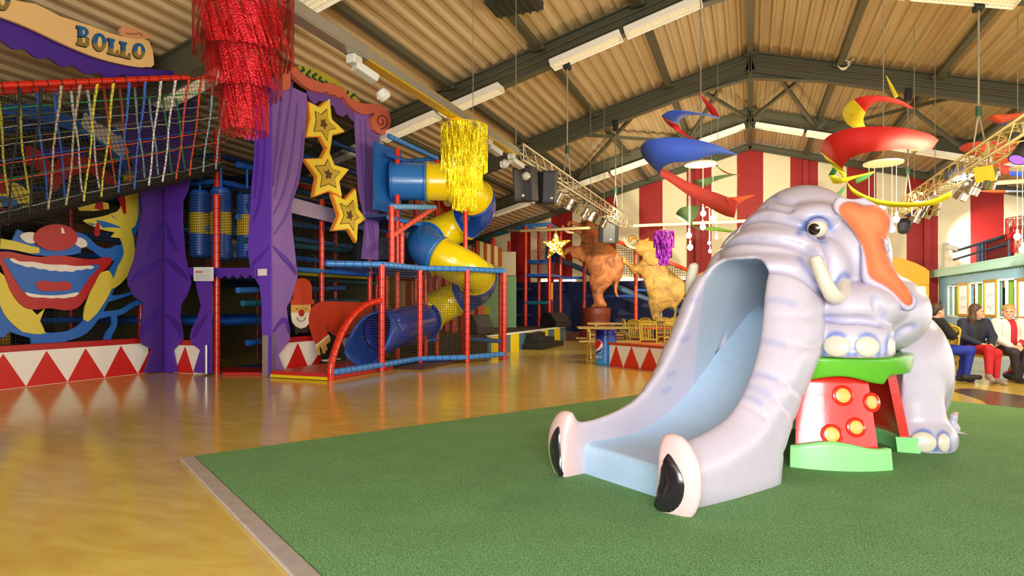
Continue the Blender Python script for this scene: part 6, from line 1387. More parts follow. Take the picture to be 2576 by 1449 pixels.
# floodlights on the tray
FLW = mat('lamp_white', '#c4c0b4', .4)
for y, lab in ((5.05, 'white floodlight clamped under the cable tray near the red chandelier'), (8.35, 'small pale floodlight under the gold-lit tray right of the gold chandelier'), (9.3, 'white floodlight where the tray meets the left truss')):
    o = thing('hanging_floodlight', lab, 'floodlight', (-TX, y, TZ-.2)); MB().box((-TX, y, TZ-.11), (.1, .14, .09)).build('bracket', FLW, o, bevel=.01); MB().bar((-TX, y, TZ-.16), (-TX+.1, y+.22, TZ-.24), .13, .08).build('housing', FLW, o, bevel=.015); MB().lathe([(0, .0), (.05, .01), (.075, .07), (.06, .11), (0, .12)], (-TX+.12, y+.25, TZ-.33), (.3, .5, -.6), 16).build('lamp_head', FLW, o); MB().tube(smooth_curve([(-TX-.02, y-.05, TZ-.1), (-TX-.09, y-.1, TZ+.0), (-TX-.07, y-.08, TZ+.1), (-TX, y-.05, TZ+.08)], 4), .008, 6).build('cable', BLACKM, o)
# loudspeakers on the left truss
def speaker(c, rz, tilt, lab, w=.36, h=.58):
    o = thing('hanging_loudspeaker', lab, 'speaker', c, 0, 'black loudspeakers on the left truss'); R = Matrix.Rotation(rz, 3, 'Z') @ Matrix.Rotation(tilt, 3, 'X'); T = lambda v: np.array(R @ Vector(v))+np.array(c)
    P = [(-w/2, .12, 0), (-w/2, -.12, 0), (-w*.3, -.2, 0), (w*.3, -.2, 0), (w/2, -.12, 0), (w/2, .12, 0), (w*.25, .2, 0), (-w*.25, .2, 0)]; n = len(P); vs = [T((a, b, -h/2)) for a, b, _ in P]+[T((a, b, h/2)) for a, b, _ in P]
    MB().add(vs, [tuple(range(n-1, -1, -1)), tuple(range(n, 2*n))]+[(i, (i+1) % n, n+(i+1) % n, n+i) for i in range(n)]).build('cabinet', BLACKM, o, bevel=.015)
    MB().prism([T((-w*.28, -.206, -h*.42)), T((w*.28, -.206, -h*.42)), T((w*.28, -.206, h*.42)), T((-w*.28, -.206, h*.42))], T((0, -1, 0))-T((0, 0, 0)), .006).build('grille', mat('speaker_grille', '#2c2c2e', .5), o); MB().prism([T((.03, -.209, -h*.36)), T((.08, -.209, -h*.36)), T((.08, -.209, -h*.3)), T((.03, -.209, -h*.3))], T((0, -1, 0))-T((0, 0, 0)), .004).build('badge', FLW, o)
    ch = MB()
    for a in (-.1, .1): ch.cyl(T((a, 0, h/2)), np.array([c[0]+a, c[1], TZ-.1]), .014, n=6)
    ch.build('chain', mat('chain_gold', '#c8b040', .35, metal=.8), o)
p = PX(1322, 465, -TX-.02); speaker(p+np.array([0, 0, 0]), -.15, .12, 'black loudspeaker hung on gold chains at the near end of the left truss'); q = PX(1350, 470, -TX+.05); speaker(q+np.array([.1, .25, .02]), .55, .12, 'second black loudspeaker turned sideways behind the first'); p = PY(1531, 578, 18.6); speaker(p, .3, .35, 'black tilted loudspeaker at the far end of the left truss', .6, .75)
# par cans
def par_proto():
    o = thing('par_spotlight', 'x', 'spotlight', (0, 0, 0)); ax = np.array([-.4, .25, -.85]); ax /= np.linalg.norm(ax)
    MB().lathe([(0, -.13), (.05, -.13), (.07, -.1), (.075, .02), (.09, .04), (.095, .14), (.088, .14), (.08, .05), (.0, .05)], (0, 0, -.22), ax, 18).build('can', CHROME, o)
    MB().lathe([(0, .06), (.078, .06)], (0, 0, -.22), ax, 18).build('lens', LENS, o)
    MB().tube([(-.1, 0, -.22), (-.1, 0, -.06), (0, 0, -.02), (.1, 0, -.06), (.1, 0, -.22)], .008, 6).build('yoke', GALV, o); MB().cyl((0, 0, -.03), (0, 0, .06), .02, n=8).build('clamp', GALV, o); return o
pp = par_proto(); index_kids(); PARS = []
def put_par(x, y, z, rz, lab, sc=1.):
    o = pp if not PARS else dup(pp); o.location = (x, y, z); o.rotation_euler = (0, 0, rz); o.scale = (sc,)*3; o['label'] = lab; o['group'] = 'chrome spotlights on the trusses'; PARS.append(o)
wl = ['first', 'second', 'third', 'fourth', 'fifth', 'sixth', 'seventh', 'eighth']
for i, px in enumerate((1384, 1407, 1433, 1453, 1474, 1489, 1504, 1521)):
    p = PX(px, 500, -TX+.05); put_par(-TX+.05, p[1], TZ-.16, .2+.3*(i % 3), 'chrome spotlight on the left truss, %s from the near end' % wl[i], .95)
for i, (px, rz) in enumerate(((2492, -.6), (2455, .2), (2426, .3), (2352, -.8), (2335, -.3), (2309, .1))):
    p = PX(px, 460, TX-.05); put_par(TX-.05, p[1], TZ-.22, rz, 'chrome spotlight on the right truss, %s from the near end' % wl[i], 1.2)
p = PX(2482, 432, TX-.1); gf = thing('gel_frame_spot', 'spotlight with a square gold filter frame on the right truss', 'spotlight', p); a = np.array([-.5, -.75, -.45]); a /= np.linalg.norm(a); u, v, _ = frame_from(a)
MB().prism([p+a*.12+s*u*.13+t*v*.13 for s, t in ((-1, -1), (1, -1), (1, 1), (-1, 1))], a, .012).build('filter_frame', mat('gel_gold', '#d8b838', .3, metal=.5), gf); MB().lathe([(0, -.12), (.07, -.12), (.09, .0), (.1, .1), (0, .1)], p, a, 16).build('can', CHROME, gf); MB().cyl(p, p+UV*.35, .012, n=6).build('hanger', GALV, gf)
p = PD(2274, 568, 17.5); mh = thing('moving_spotlight', 'black moving head light at the far end of the right truss', 'spotlight', p); MB().lathe([(0, -.2), (.13, -.18), (.17, 0), (.13, .2), (.1, .22), (0, .22)], p, (-.2, -.5, -.85), 18).build('head', BLACKM, mh); MB().box(p+UV*.32, (.36, .2, .1)).build('base', BLACKM, mh, bevel=.02); MB().box(p+UV*.16+np.array([.17, 0, 0]), (.04, .12, .3)).build('yoke', BLACKM, mh); MB().cyl(p+UV*.36, p+UV*.62, .02, n=8).build('clamp', GALV, mh)
p = PD(2573, 380, 8.9); mh = thing('black_spotlight', 'black spotlight with a violet lens at the right edge under the truss', 'spotlight', p); MB().lathe([(0, -.16), (.09, -.15), (.11, .12), (.12, .16), (0, .15)], p, (-.5, -.3, -.8), 18).build('can', BLACKM, mh); MB().lathe([(0, .162), (.1, .162)], p, (-.5, -.3, -.8), 18).build('lens', mat('violet_lens', '#7048e8', .2, emit=1.), mh); MB().box(p+UV*.22, (.3, .2, .08)).build('bracket', BLACKM, mh); MB().cyl(p+UV*.2, p+UV*.42, .02, n=8).build('clamp', GALV, mh)
m_ = MB(); p = PX(2402, 430, TX); m_.box((TX, p[1], TZ-.03), (.3, .2, .3)); tag(m_.build('control_box', mat('box_navy', '#1c2238', .4), bevel=.01), 'dark blue control box strapped into the right truss', 'control box')
# ---- tinsel chandeliers
def foil(name, col, rough=.25, alpha=1., metal=.8):
    m = mat(name, col, rough, metal=metal, var=.35, scale=60, bump=.8, bscale=70); 
    if alpha < 1: m.node_tree.nodes['Principled BSDF'].inputs['Alpha'].default_value = alpha
    return m
def chandelier(lab, c, tiers, m, ring_m, seed, strips=70, swirl=0., top=None, tws=.9):
    """tiers: (radius, z_top, z_bottom); every tier is a ring of foil strips"""
    o = thing('tinsel_chandelier', lab, 'chandelier', c, 0, 'tinsel chandeliers'); r_ = np.random.default_rng(seed); c = np.array(c, float)
    for k, (R, zt, zb) in enumerate(tiers):
        mb = MB(); n = strips; w = 2*PI*R/n*.98; L = max(5, int((zt-zb)/.05))
        for i in range(n):
            a0 = 2*PI*i/n; ph = r_.uniform(0, 6.28, 3); zl = zb+r_.uniform(-.012, .012); vs = []
            for j in range(L+1):
                t = j/L; z = zt+(zl-zt)*t; tw = tws*math.sin(ph[0]+t*5+ph[1])+r_.normal(0, tws*.4); a = a0+swirl*t+.02*math.sin(ph[2]+4*t); p = c+np.array([R*math.cos(a), R*math.sin(a), z-c[2]]); e = np.array([-math.sin(a)*math.cos(tw)+math.cos(a)*math.sin(tw), math.cos(a)*math.cos(tw)+math.sin(a)*math.sin(tw), 0])*w/2
                vs += [p-e, p+e]
            mb.add(vs, [(2*j, 2*j+1, 2*j+3, 2*j+2) for j in range(L)], 0)
        mb.build('tinsel_tier', m, o); MB().tube([c+np.array([R*math.cos(a), R*math.sin(a), zt-c[2]]) for a in np.linspace(0, 2*PI, 32, endpoint=False)], .008, 6, closed=True).build('hoop', ring_m, o)
    zt = tiers[0][1]
    MB().cyl((c[0], c[1], zt), (c[0], c[1], top if top else TZ-.05), .006, n=6).build('hanger_wire', WIRE, o); mm = MB()
    for a in (0, 2.1, 4.2): mm.cyl((c[0]+tiers[0][0]*math.cos(a), c[1]+tiers[0][0]*math.sin(a), zt), (c[0], c[1], zt+.08), .005, n=5)
    mm.build('spider', WIRE, o); return o
FR = foil('red_foil', '#b00814', .2, .7, .65); FG = foil('gold_foil', '#f0d020', .2, 1., .75); FP = foil('violet_foil', '#701c88', .2, 1., .8)
def hz(py, z): return CH_+(HY_-py)/F_*z
p = PX(615, 200, -TX); zz = (p-CP)@WV; chandelier('big red tinsel chandelier hanging in the foreground at the top left', (p[0], p[1], 3), [(.355, 3.74, hz(150, zz)), (.27, 3.5, hz(237, zz)), (.175, 3.1, hz(335, zz))], FR, mat('hoop_red', '#901018', .4), 1, 96, .5, 3.76, .28)
p = PX(1168, 400, -TX); zz = (p-CP)@WV; chandelier('glittering gold tinsel chandelier hanging in front of the spiral slide', (p[0], p[1], 3), [(.31, hz(318, zz), hz(432, zz)), (.245, hz(330, zz), hz(478, zz)), (.165, hz(340, zz), hz(526, zz))], FG, GOLD_GLOW, 2, 110, 0)
GC = (p[0], p[1])
p = PY(1670, 620, 19.8); zz = (p-CP)@WV; chandelier('small purple tinsel chandelier hanging before the yellow-lit elephant', (p[0], 19.8, 3), [(.31, hz(582, zz), hz(623, zz)), (.24, hz(600, zz), hz(648, zz)), (.16, hz(610, zz), hz(668, zz))], FP, mat('hoop_violet', '#702080', .4), 3, 60)
p = PD(2572, 590, 14.0); chandelier('red tinsel chandelier cut off at the right edge behind the hanging bulbs', (p[0], p[1], 3), [(.3, hz(548, 14), hz(600, 14)), (.22, hz(570, 14), hz(635, 14))], FR, mat('hoop_red', '#901018', .4), 4, 60, 0, 5.2)
# ---- golden star of fairy lights
p = PY(1398, 618, 19.8); gs = thing('light_star', 'golden star covered in fairy lights hanging from the pale pipe', 'star lamp', p); R1 = 41*((p-CP)@WV)/F_
P = [p+np.array([R1*(1 if k % 2 == 0 else .4)*math.sin(k*PI/5), 0, R1*(1 if k % 2 == 0 else .4)*math.cos(k*PI/5)]) for k in range(10)]
MB().prism(P, NY, .06).build('star_body', mat('star_gold_mesh', '#c8a818', .35, metal=.5, bump=.6, bscale=60), gs); MB().cyl(P[0], (p[0], 19.8, TZ), .006, n=5).build('hanger_wire', WIRE, gs)
FL_ = mat('fairy_light', '#fff2b0', .3, emit=9, ecol='#ffe890'); b0 = None; r_ = np.random.default_rng(5); P2 = np.array([(q[0], q[2]) for q in P]); cnt = 0
while cnt < 95:
    x, z = p[0]+r_.uniform(-R1, R1), p[2]+r_.uniform(-R1, R1)
    if poly_sdf(np.array([x]), np.array([z]), P2)[0] > -.02: continue
    if b0 is None: b0 = MB().ell((0, 0, 0), .017, 0, 8, 6).build('bulb', FL_, gs); b_ = b0; b_.parent = gs; b_.matrix_parent_inverse = Matrix()
    else: b_ = b0.copy(); COL.objects.link(b_); b_.parent = gs
    b_.location = (x-p[0], -.012, z-p[2]); cnt += 1
# ---- pendant bulb clusters
DISC = mat('disc_cream', '#f0e6c8', .45); CORD = mat('cord_white', '#f0ead8', .4); BULB = mat('lit_bulb', '#fff4d8', .2, emit=40, ecol='#ffe2a0'); PEND = []
def cluster(lab, px, py, z, rpx, bulbs, grp='hanging discs of bare bulbs'):
    c = PD(px, py, z); R = rpx*z/F_; o = thing('pendant_cluster', lab, 'pendant lamp', c, 0, grp)
    MB().lathe([(0, 0), (R, 0), (R, .03), (0, .03)], c, n=36).build('ceiling_disc', DISC, o); MB().cyl(c+UV*.03, (c[0], c[1], roof_z(c[0])-.03), .006, n=6).build('hanger_wire', WIRE, o)
    for k, (bx, by, dz) in enumerate(bulbs):
        b = PD(bx, by, z+dz); off = b[:2]-c[:2]; L = np.linalg.norm(off)
        if L > R*.92: b[:2] = c[:2]+off*R*.92/L
        cd_ = MB().cyl(b+UV*.1, (b[0], b[1], c[2]), .006, n=6).build('cord', CORD, o); MB().lathe([(.018, .05), (.02, .11), (.008, .13)], b, n=10).build('socket', CORD, o); MB().ell(b, (.05, .05, .058), 0, 14, 10).build('bulb', BULB, o); PEND.append(b)
cluster('disc of hanging bulbs left of the elephant head, below the blue spiral', 1762, 415, 11.5, 39, [(1733, 592, 0), (1736, 622, -.1), (1769, 537, .1), (1768, 571, -.1), (1794, 549, 0)])
cluster('disc of hanging bulbs right of the elephant head, below the big red spiral', 2222, 413, 10.2, 45, [(2221, 521, .1), (2255, 551, 0), (2244, 576, -.1), (2200, 560, .2), (2186, 550, .15)])
cluster('disc of hanging bulbs cut off at the right edge', 2586, 423, 10.4, 38, [(2559, 595, 0), (2572, 628, -.1)])
cluster('small far disc of bulbs behind the left bulb cluster', 1790, 521, 19.0, 14, [(1784, 611, 0), (1786, 632, .1), (1806, 597, 0)])
# ---- cloth spiral mobiles
def cloth(n, c): return mat(n, c, .75, var=.05)
CB1, CR1, CC1, CG1, CY1, CR2, CO1, CG2 = cloth('cloth_blue', '#4062d0'), cloth('cloth_red', '#c81c1c'), cloth('cloth_coral', '#d84838'), cloth('cloth_sage', '#6a8a58'), cloth('cloth_yellow', '#dcd010'), cloth('cloth_scarlet', '#d41c10'), cloth('cloth_orange', '#d8501c'), cloth('cloth_green', '#2c7a34')
def mobile(lab, z, cx, top, pieces, extra=()):
    c = PD(cx, top, z); o = thing('spiral_mobile', lab, 'mobile', c, 0, 'cloth spirals hanging from the roof')
    for nm, m, rows, dz in pieces:
        A = smooth_curve([(*r[0], d) for r, d in zip(rows, dz)], 5); B = smooth_curve([(*r[1], d) for r, d in zip(rows, dz)], 5); vs = []
        for a, b in zip(A, B): vs += [PD(a[0], a[1], z+a[2]), PD(b[0], b[1], z+b[2]+.08)]
        mb = MB().add(vs, [(2*i, 2*i+1, 2*i+3, 2*i+2) for i in range(len(A)-1)], 0, True); ob = mb.build(nm, m, o); s_ = ob.modifiers.new('cloth', 'SOLIDIFY'); s_.thickness = .006; s_.offset = 0
    MB().cyl(PD(cx, extra[0] if extra else top, z), (c[0], c[1], roof_z(c[0])-.03), .007, n=6).build('hanger_wire', WIRE, o); return o
def rw(L): return [((a, b), (c, d)) for a, b, c, d in L]
mobile('blue and red cloth spiral hanging left of the ridge', 9.0, 1763, 232, [
    ('cloth_panel', CR1, rw([(1757, 232, 1757, 236), (1778, 252, 1774, 262), (1798, 272, 1786, 284), (1812, 298, 1800, 296)]), [.1, .25, .2, .05]),
    ('cloth_panel', CB1, rw([(1812, 296, 1808, 299), (1790, 289, 1790, 294), (1755, 284, 1765, 290), (1715, 278, 1735, 290), (1685, 279, 1712, 300), (1664, 291, 1706, 314)]), [.05, -.2, -.35, -.35, -.2, 0]),
    ('cloth_panel', CR1, rw([(1664, 290, 1706, 313), (1675, 308, 1709, 319), (1700, 328, 1722, 333), (1730, 345, 1740, 346), (1762, 358, 1760, 354)]), [0, .2, .3, .3, .2]),
    ('cloth_panel', CB1, rw([(1856, 389, 1854, 391), (1830, 377, 1835, 388), (1800, 364, 1800, 388), (1760, 353, 1765, 398), (1720, 347, 1725, 407), (1680, 346, 1695, 409), (1640, 350, 1672, 418), (1618, 360, 1662, 430), (1611, 376, 1661, 440)]), [.1, -.2, -.4, -.55, -.6, -.55, -.4, -.2, 0]),
    ('cloth_panel', CB1, rw([(1611, 376, 1661, 438), (1620, 398, 1662, 440), (1645, 422, 1664, 442)]), [0, .1, .15]),
    ('cloth_panel', CC1, rw([(1645, 415, 1660, 442), (1680, 430, 1685, 458), (1720, 452, 1730, 490), (1770, 474, 1780, 520), (1810, 488, 1820, 541), (1858, 507, 1847, 548)]), [.1, .35, .55, .6, .5, .3]),
    ('cloth_panel', CO1, rw([(1826, 497, 1842, 528), (1865, 494, 1862, 512), (1898, 490, 1896, 493)]), [.35, .6, .8])], (350,))
mobile('sage green cloth spiral further back, left of the elephant head', 14.5, 1806, 390, [
    ('cloth_panel', CG2, rw([(1806, 390, 1803, 393), (1797, 402, 1803, 412), (1800, 415, 1810, 424), (1815, 426, 1820, 433)]), [0, .1, .2, .2]), ('cloth_panel', CO1, rw([(1815, 426, 1820, 433), (1835, 436, 1836, 439), (1862, 440, 1861, 441)]), [.2, .3, .4]),
    ('cloth_panel', CG1, rw([(1850, 438, 1850, 440), (1820, 440, 1815, 450), (1785, 446, 1790, 460), (1755, 452, 1778, 468), (1742, 456, 1760, 469)]), [.3, 0, -.3, -.3, 0]),
    ('cloth_panel', CG1, rw([(1762, 519, 1752, 546), (1740, 518, 1745, 555), (1715, 522, 1742, 562), (1701, 537, 1750, 575), (1712, 552, 1768, 578)]), [-.2, -.4, -.4, -.2, .1]), ('cloth_panel', cloth('cloth_lime', '#8cc44c'), rw([(1762, 572, 1780, 580), (1800, 571, 1810, 582), (1852, 582, 1852, 586)]), [.1, .3, .4])])
mobile('scarlet and yellow cloth spiral hanging right of the ridge', 8.3, 2222, 190, [
    ('cloth_panel', CY1, rw([(2229, 190, 2230, 194), (2245, 215, 2240, 222), (2260, 243, 2250, 247)]), [.1, .2, .3]),
    ('cloth_panel', CR2, rw([(2298, 272, 2292, 274), (2270, 254, 2262, 262), (2235, 244, 2225, 256), (2200, 240, 2200, 258), (2170, 243, 2185, 270), (2148, 250, 2178, 282)]), [.2, -.1, -.3, -.35, -.3, -.2]),
    ('cloth_panel', CY1, rw([(2148, 250, 2178, 282), (2128, 265, 2172, 300), (2120, 285, 2175, 315), (2128, 308, 2182, 322), (2150, 324, 2190, 326)]), [-.2, -.05, .1, .2, .3]),
    ('cloth_panel', CR2, rw([(2361, 352, 2345, 374), (2340, 338, 2310, 377), (2300, 327, 2270, 374), (2260, 320, 2235, 378), (2210, 318, 2200, 381), (2160, 320, 2165, 387), (2110, 330, 2140, 398), (2075, 350, 2122, 415), (2064, 380, 2121, 426)]), [.3, 0, -.3, -.5, -.6, -.55, -.4, -.2, 0]),
    ('cloth_panel', CY1, rw([(2064, 382, 2121, 424), (2080, 402, 2124, 430), (2104, 428, 2130, 440)]), [0, .15, .2]), ('cloth_panel', CY1, rw([(2266, 368, 2320, 376), (2290, 366, 2300, 379), (2330, 370, 2325, 376)]), [.3, .35, .3]),
    ('cloth_panel', CY1, rw([(2104, 424, 2128, 438), (2134, 462, 2142, 482), (2170, 488, 2185, 505), (2220, 504, 2230, 519), (2280, 510, 2300, 521), (2340, 504, 2350, 515), (2395, 480, 2392, 497)]), [.2, .4, .5, .55, .5, .4, .2]),
    ('cloth_panel', CY1, rw([(2100, 440, 2110, 446), (2086, 442, 2094, 460), (2110, 448, 2120, 460), (2160, 440, 2158, 446), (2198, 431, 2198, 434)]), [.5, .4, .3, .3, .3]), ('cloth_panel', CG2, rw([(2096, 420, 2084, 440), (2106, 430, 2092, 452)]), [.5, .5]),
    ('cloth_panel', CG2, rw([(2126, 468, 2122, 480), (2104, 488, 2107, 500), (2084, 505, 2086, 508)]), [.6, .6, .6]), ('cloth_panel', CG2, rw([(2150, 452, 2152, 462), (2180, 437, 2176, 452), (2202, 430, 2200, 433)]), [.5, .5, .5])], (320,))
mobile('orange and blue cloth spiral at the upper right edge', 11.5, 2560, 284, [
    ('cloth_panel', CO1, rw([(2484, 297, 2486, 301), (2502, 289, 2516, 311), (2532, 287, 2537, 304), (2600, 282, 2600, 286)]), [0, -.2, -.2, 0]), ('cloth_panel', CB1, rw([(2490, 305, 2496, 307), (2515, 308, 2520, 314), (2542, 314, 2542, 317)]), [.1, .1, .1]),
    ('cloth_panel', CC1, rw([(2412, 371, 2414, 377), (2430, 361, 2442, 390), (2462, 356, 2480, 395), (2505, 354, 2520, 390), (2550, 353, 2560, 380), (2600, 350, 2600, 368)]), [0, -.3, -.5, -.5, -.3, 0]), ('cloth_panel', CO1, rw([(2468, 412, 2500, 420), (2520, 384, 2540, 408), (2560, 364, 2576, 390), (2610, 345, 2620, 372)]), [.4, .5, .5, .4]),
    ('cloth_panel', CC1, rw([(2470, 411, 2475, 420), (2500, 409, 2500, 431), (2540, 418, 2538, 440)]), [.6, .7, .7]), ('cloth_panel', CB1, rw([(2540, 418, 2538, 440), (2576, 420, 2576, 446), (2620, 424, 2620, 450)]), [.7, .7, .6]),
    ('cloth_panel', CO1, rw([(2456, 480, 2456, 482), (2500, 478, 2500, 486), (2530, 479, 2530, 486)]), [.8, .8, .8]), ('cloth_panel', cloth('cloth_grey_blue', '#8a98b8'), rw([(2530, 479, 2530, 486), (2576, 480, 2576, 485), (2620, 484, 2620, 486)]), [.8, .8, .8])])

# odds and ends on the steelwork
p = PY(2122, 158, 17.4); cb = thing('cable_coil', 'coil of white cable hanging on the roof frame right of the ridge', 'cable', p); m_ = MB()
for k in range(3): m_.tube([p+np.array([(.1+.02*k)*math.cos(t), -.02*k, (.13-.02*k)*math.sin(t)-.05]) for t in np.linspace(0, 2*PI, 18, endpoint=False)], .012, 6, closed=True)
m_.tube(smooth_curve([p+np.array([.1, 0, -.02]), p+np.array([.25, 0, .06]), p+np.array([.42, 0, .1]), p+np.array([.5, 0, .02])], 4), .01, 6); m_.build('coil', CORD, cb); MB().box(p+UV*.14, (.16, .1, .12)).build('junction_box', FLW, cb, bevel=.01)
hb_ = MB(); hb_.box((-3.9, 10.2, roof_z(3.9)-.3), (.9, .6, .14)); 
for i in range(6): hb_.box((-4.25+.14*i, 10.2, roof_z(3.9)-.39), (.03, .56, .05))
tag(hb_.build('ceiling_heater', mat('heater_dark', '#34342e', .5)), 'dark ribbed heater panel under the roof at the top edge', 'heater')
# ================================================================== right side: booth, wagon, tables and people
for x in (-6.3, -2.1, 2.1, 6.3): struct(MB().box((x, DB-.1, roof_z(x)/2-.15), (.2, .2, roof_z(x)-.3)).build('trim_%d' % (2+[-6.3, -2.1, 2.1, 6.3].index(x)), mat('column_red', '#a01210', .5)))
def plank_mat(name, c1, c2, per, axis):
    m = bpy.data.materials.new(name); m.use_nodes = True; N, L = m.node_tree.nodes, m.node_tree.links; b = N['Principled BSDF']; tc = N.new('ShaderNodeTexCoord'); d = N.new('ShaderNodeVectorMath'); d.operation = 'DOT_PRODUCT'; d.inputs[1].default_value = axis; L.new(tc.outputs['Object'], d.inputs[0])
    q = N.new('ShaderNodeMath'); q.operation = 'PINGPONG'; q.inputs[1].default_value = per/2; L.new(d.outputs['Value'], q.inputs[0]); l = N.new('ShaderNodeMath'); l.operation = 'LESS_THAN'; l.inputs[1].default_value = .008; L.new(q.outputs[0], l.inputs[0])
    nz = N.new('ShaderNodeTexNoise'); nz.inputs['Scale'].default_value = 5; L.new(tc.outputs['Object'], nz.inputs[0]); mx = N.new('ShaderNodeMix'); mx.data_type = 'RGBA'; mx.inputs[6].default_value = lin(c1); mx.inputs[7].default_value = lin(c2); L.new(nz.outputs['Fac'], mx.inputs[0]); L.new(mx.outputs[2], b.inputs['Base Color'])
    bp = N.new('ShaderNodeBump'); bp.invert = True; bp.inputs['Strength'].default_value = .8; bp.inputs['Distance'].default_value = .01; L.new(l.outputs[0], bp.inputs['Height']); L.new(bp.outputs[0], b.inputs['Normal']); b.inputs['Roughness'].default_value = .45; return m
XB = 6.45; bo = thing('booth', 'long pale blue boarded booth with a mint scalloped eave on the right', 'booth', (XB+1, 22, 0)); BL = plank_mat('booth_planks', '#7aa6b4', '#98c2cc', .1, (0, 1, 0)); WNX = (-1, 0, 0)
wins = [((2386, 2411), (720, 795)), ((2440, 2474), (712, 797)), ((2511, 2556), (703, 799))]; W_ = []
for (a, b), (t, bt) in wins: p, q = PX(a, (t+bt)/2, XB), PX(b, (t+bt)/2, XB); W_.append((q[1], p[1], PX((a+b)/2, bt, XB)[2], PX((a+b)/2, t, XB)[2]))
m_ = MB(); ys = 17.0; z0w, z1w = min(w[2] for w in W_), max(w[3] for w in W_)
m_.box((XB+.05, 21.8, z0w/2), (.1, 9.7, z0w)); m_.box((XB+.05, 21.8, (z1w+2.42)/2), (.1, 9.7, 2.42-z1w)); e_ = sorted(W_); cur_ = ys-.05
for w in e_: m_.box((XB+.05, (cur_+w[0])/2, (z0w+z1w)/2), (.1, w[0]-cur_, z1w-z0w)); cur_ = w[1]
m_.box((XB+.05, (cur_+26.65)/2, (z0w+z1w)/2), (.1, 26.65-cur_, z1w-z0w)); m_.box((XB+.85, 26.6, 1.2), (1.6, .1, 2.4)); m_.build('boarded_wall', BL, bo)
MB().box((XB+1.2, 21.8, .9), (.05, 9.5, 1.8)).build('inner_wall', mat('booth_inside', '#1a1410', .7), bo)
sc_ = []; YA, YB = 26.8, 16.8; n = 46
for i in range(n):
    a, b = YA+(YB-YA)*i/n, YA+(YB-YA)*(i+1)/n
    for t in np.linspace(PI, 2*PI, 6)[:-1]: sc_.append((XB-.25, (a+b)/2-(a-b)/2*math.cos(t), 2.3+.07*math.sin(t)))
MINT = mat('mint_eave', '#a8d4bc', .45); m_ = MB(); m_.prism([(XB-.25, YB, 2.3), (XB-.25, YB, 2.5), (XB-.25, YA, 2.5), (XB-.25, YA, 2.3)]+sc_, WNX, .03); m_.build('eave', MINT, bo)
MB().prism([(XB-.27, YB, 2.5), (XB-.27, YA, 2.5), (XB+2.2, YA, 2.95), (XB+2.2, YB, 2.95)], (-.1, 0, 1), .05).build('roof', MINT, bo)
WHF = mat('window_white', '#e8f0ec', .4); GRN = mat('shutter_green', '#8cb42c', .45)
for (y0, y1, z0, z1) in W_:
    f_ = MB(); 
    for yy in (y0, (y0+y1)/2, y1): f_.box((XB, yy, (z0+z1)/2), (.06, .05, z1-z0))
    for zz in (z0, z1): f_.box((XB, (y0+y1)/2, zz), (.06, y1-y0+.05, .05))
    wf = f_.build('window', WHF, bo); MB().box((XB+.2, y1-(y1-y0)*.18, (z0+z1)/2), (.03, (y1-y0)*.34, z1-z0)).build('shutter', GRN, wf); MB().box((XB+.3, y0+(y1-y0)*.4, (z0+z1)/2), (.03, (y1-y0)*.16, z1-z0)).build('shutter', GRN, wf)
    for k in (.28, .62): MB().cyl((XB+.5, y0+(y1-y0)*k, z0-.3), (XB+.5, y0+(y1-y0)*k, z1+.3), .05, n=10).build('red_post', RED, wf)
    hb_ = MB()
    for zz in (z0+(z1-z0)*.3, z0+(z1-z0)*.62): hb_.cyl((XB+.46, y0, zz), (XB+.46, y1, zz), .02, n=8)
    hb_.build('inner_bar', mat('bar_cream', '#e0d8d0', .4), wf)
for k, (a, b, t, bt, lab) in enumerate(((2411, 2436, 715, 793, 'gilt framed sketch between the first two booth windows, furthest away'), (2477, 2507, 707, 795, 'gilt framed sketch behind the heads of the seated pair'), (2562, 2596, 703, 801, 'gilt framed sketch cut off at the right edge'))):
    p, q = PX(a, 750, XB-.03), PX(b, 750, XB-.03); z0, z1 = PX((a+b)/2, bt, XB-.03)[2], PX((a+b)/2, t, XB-.03)[2]; y0, y1 = q[1], p[1]; o = thing('framed_picture', lab, 'picture', (XB-.03, (y0+y1)/2, z0), 0, 'gilt framed sketches on the booth'); f_ = MB()
    for yy in (y0, y1): f_.box((XB-.03, yy, (z0+z1)/2), (.06, .09, z1-z0+.09))
    for zz in (z0, z1): f_.box((XB-.03, (y0+y1)/2, zz), (.06, y1-y0, .09))
    f_.build('picture_frame', mat('gilt', '#c89a30', .35, metal=.5, bump=.6, bscale=60), o, bevel=.015); MB().box((XB-.02, (y0+y1)/2, (z0+z1)/2), (.02, y1-y0, z1-z0)).build('sketch', mat('sketch_paper', '#fbf8f0', .5), o); l = MB(); r_ = np.random.default_rng(k)
    for zz in (.25, .6):
        P = [(XB-.033, y0+(y1-y0)*t_, z0+(z1-z0)*(zz+.06*r_.normal())) for t_ in np.linspace(.2, .8, 7)]; ribbon(l, smooth_curve(P, 2), .012, WNX, .003, 0, 0, 1)
    l.build('pencil_lines', mat('pencil', '#a8a098', .6), o)
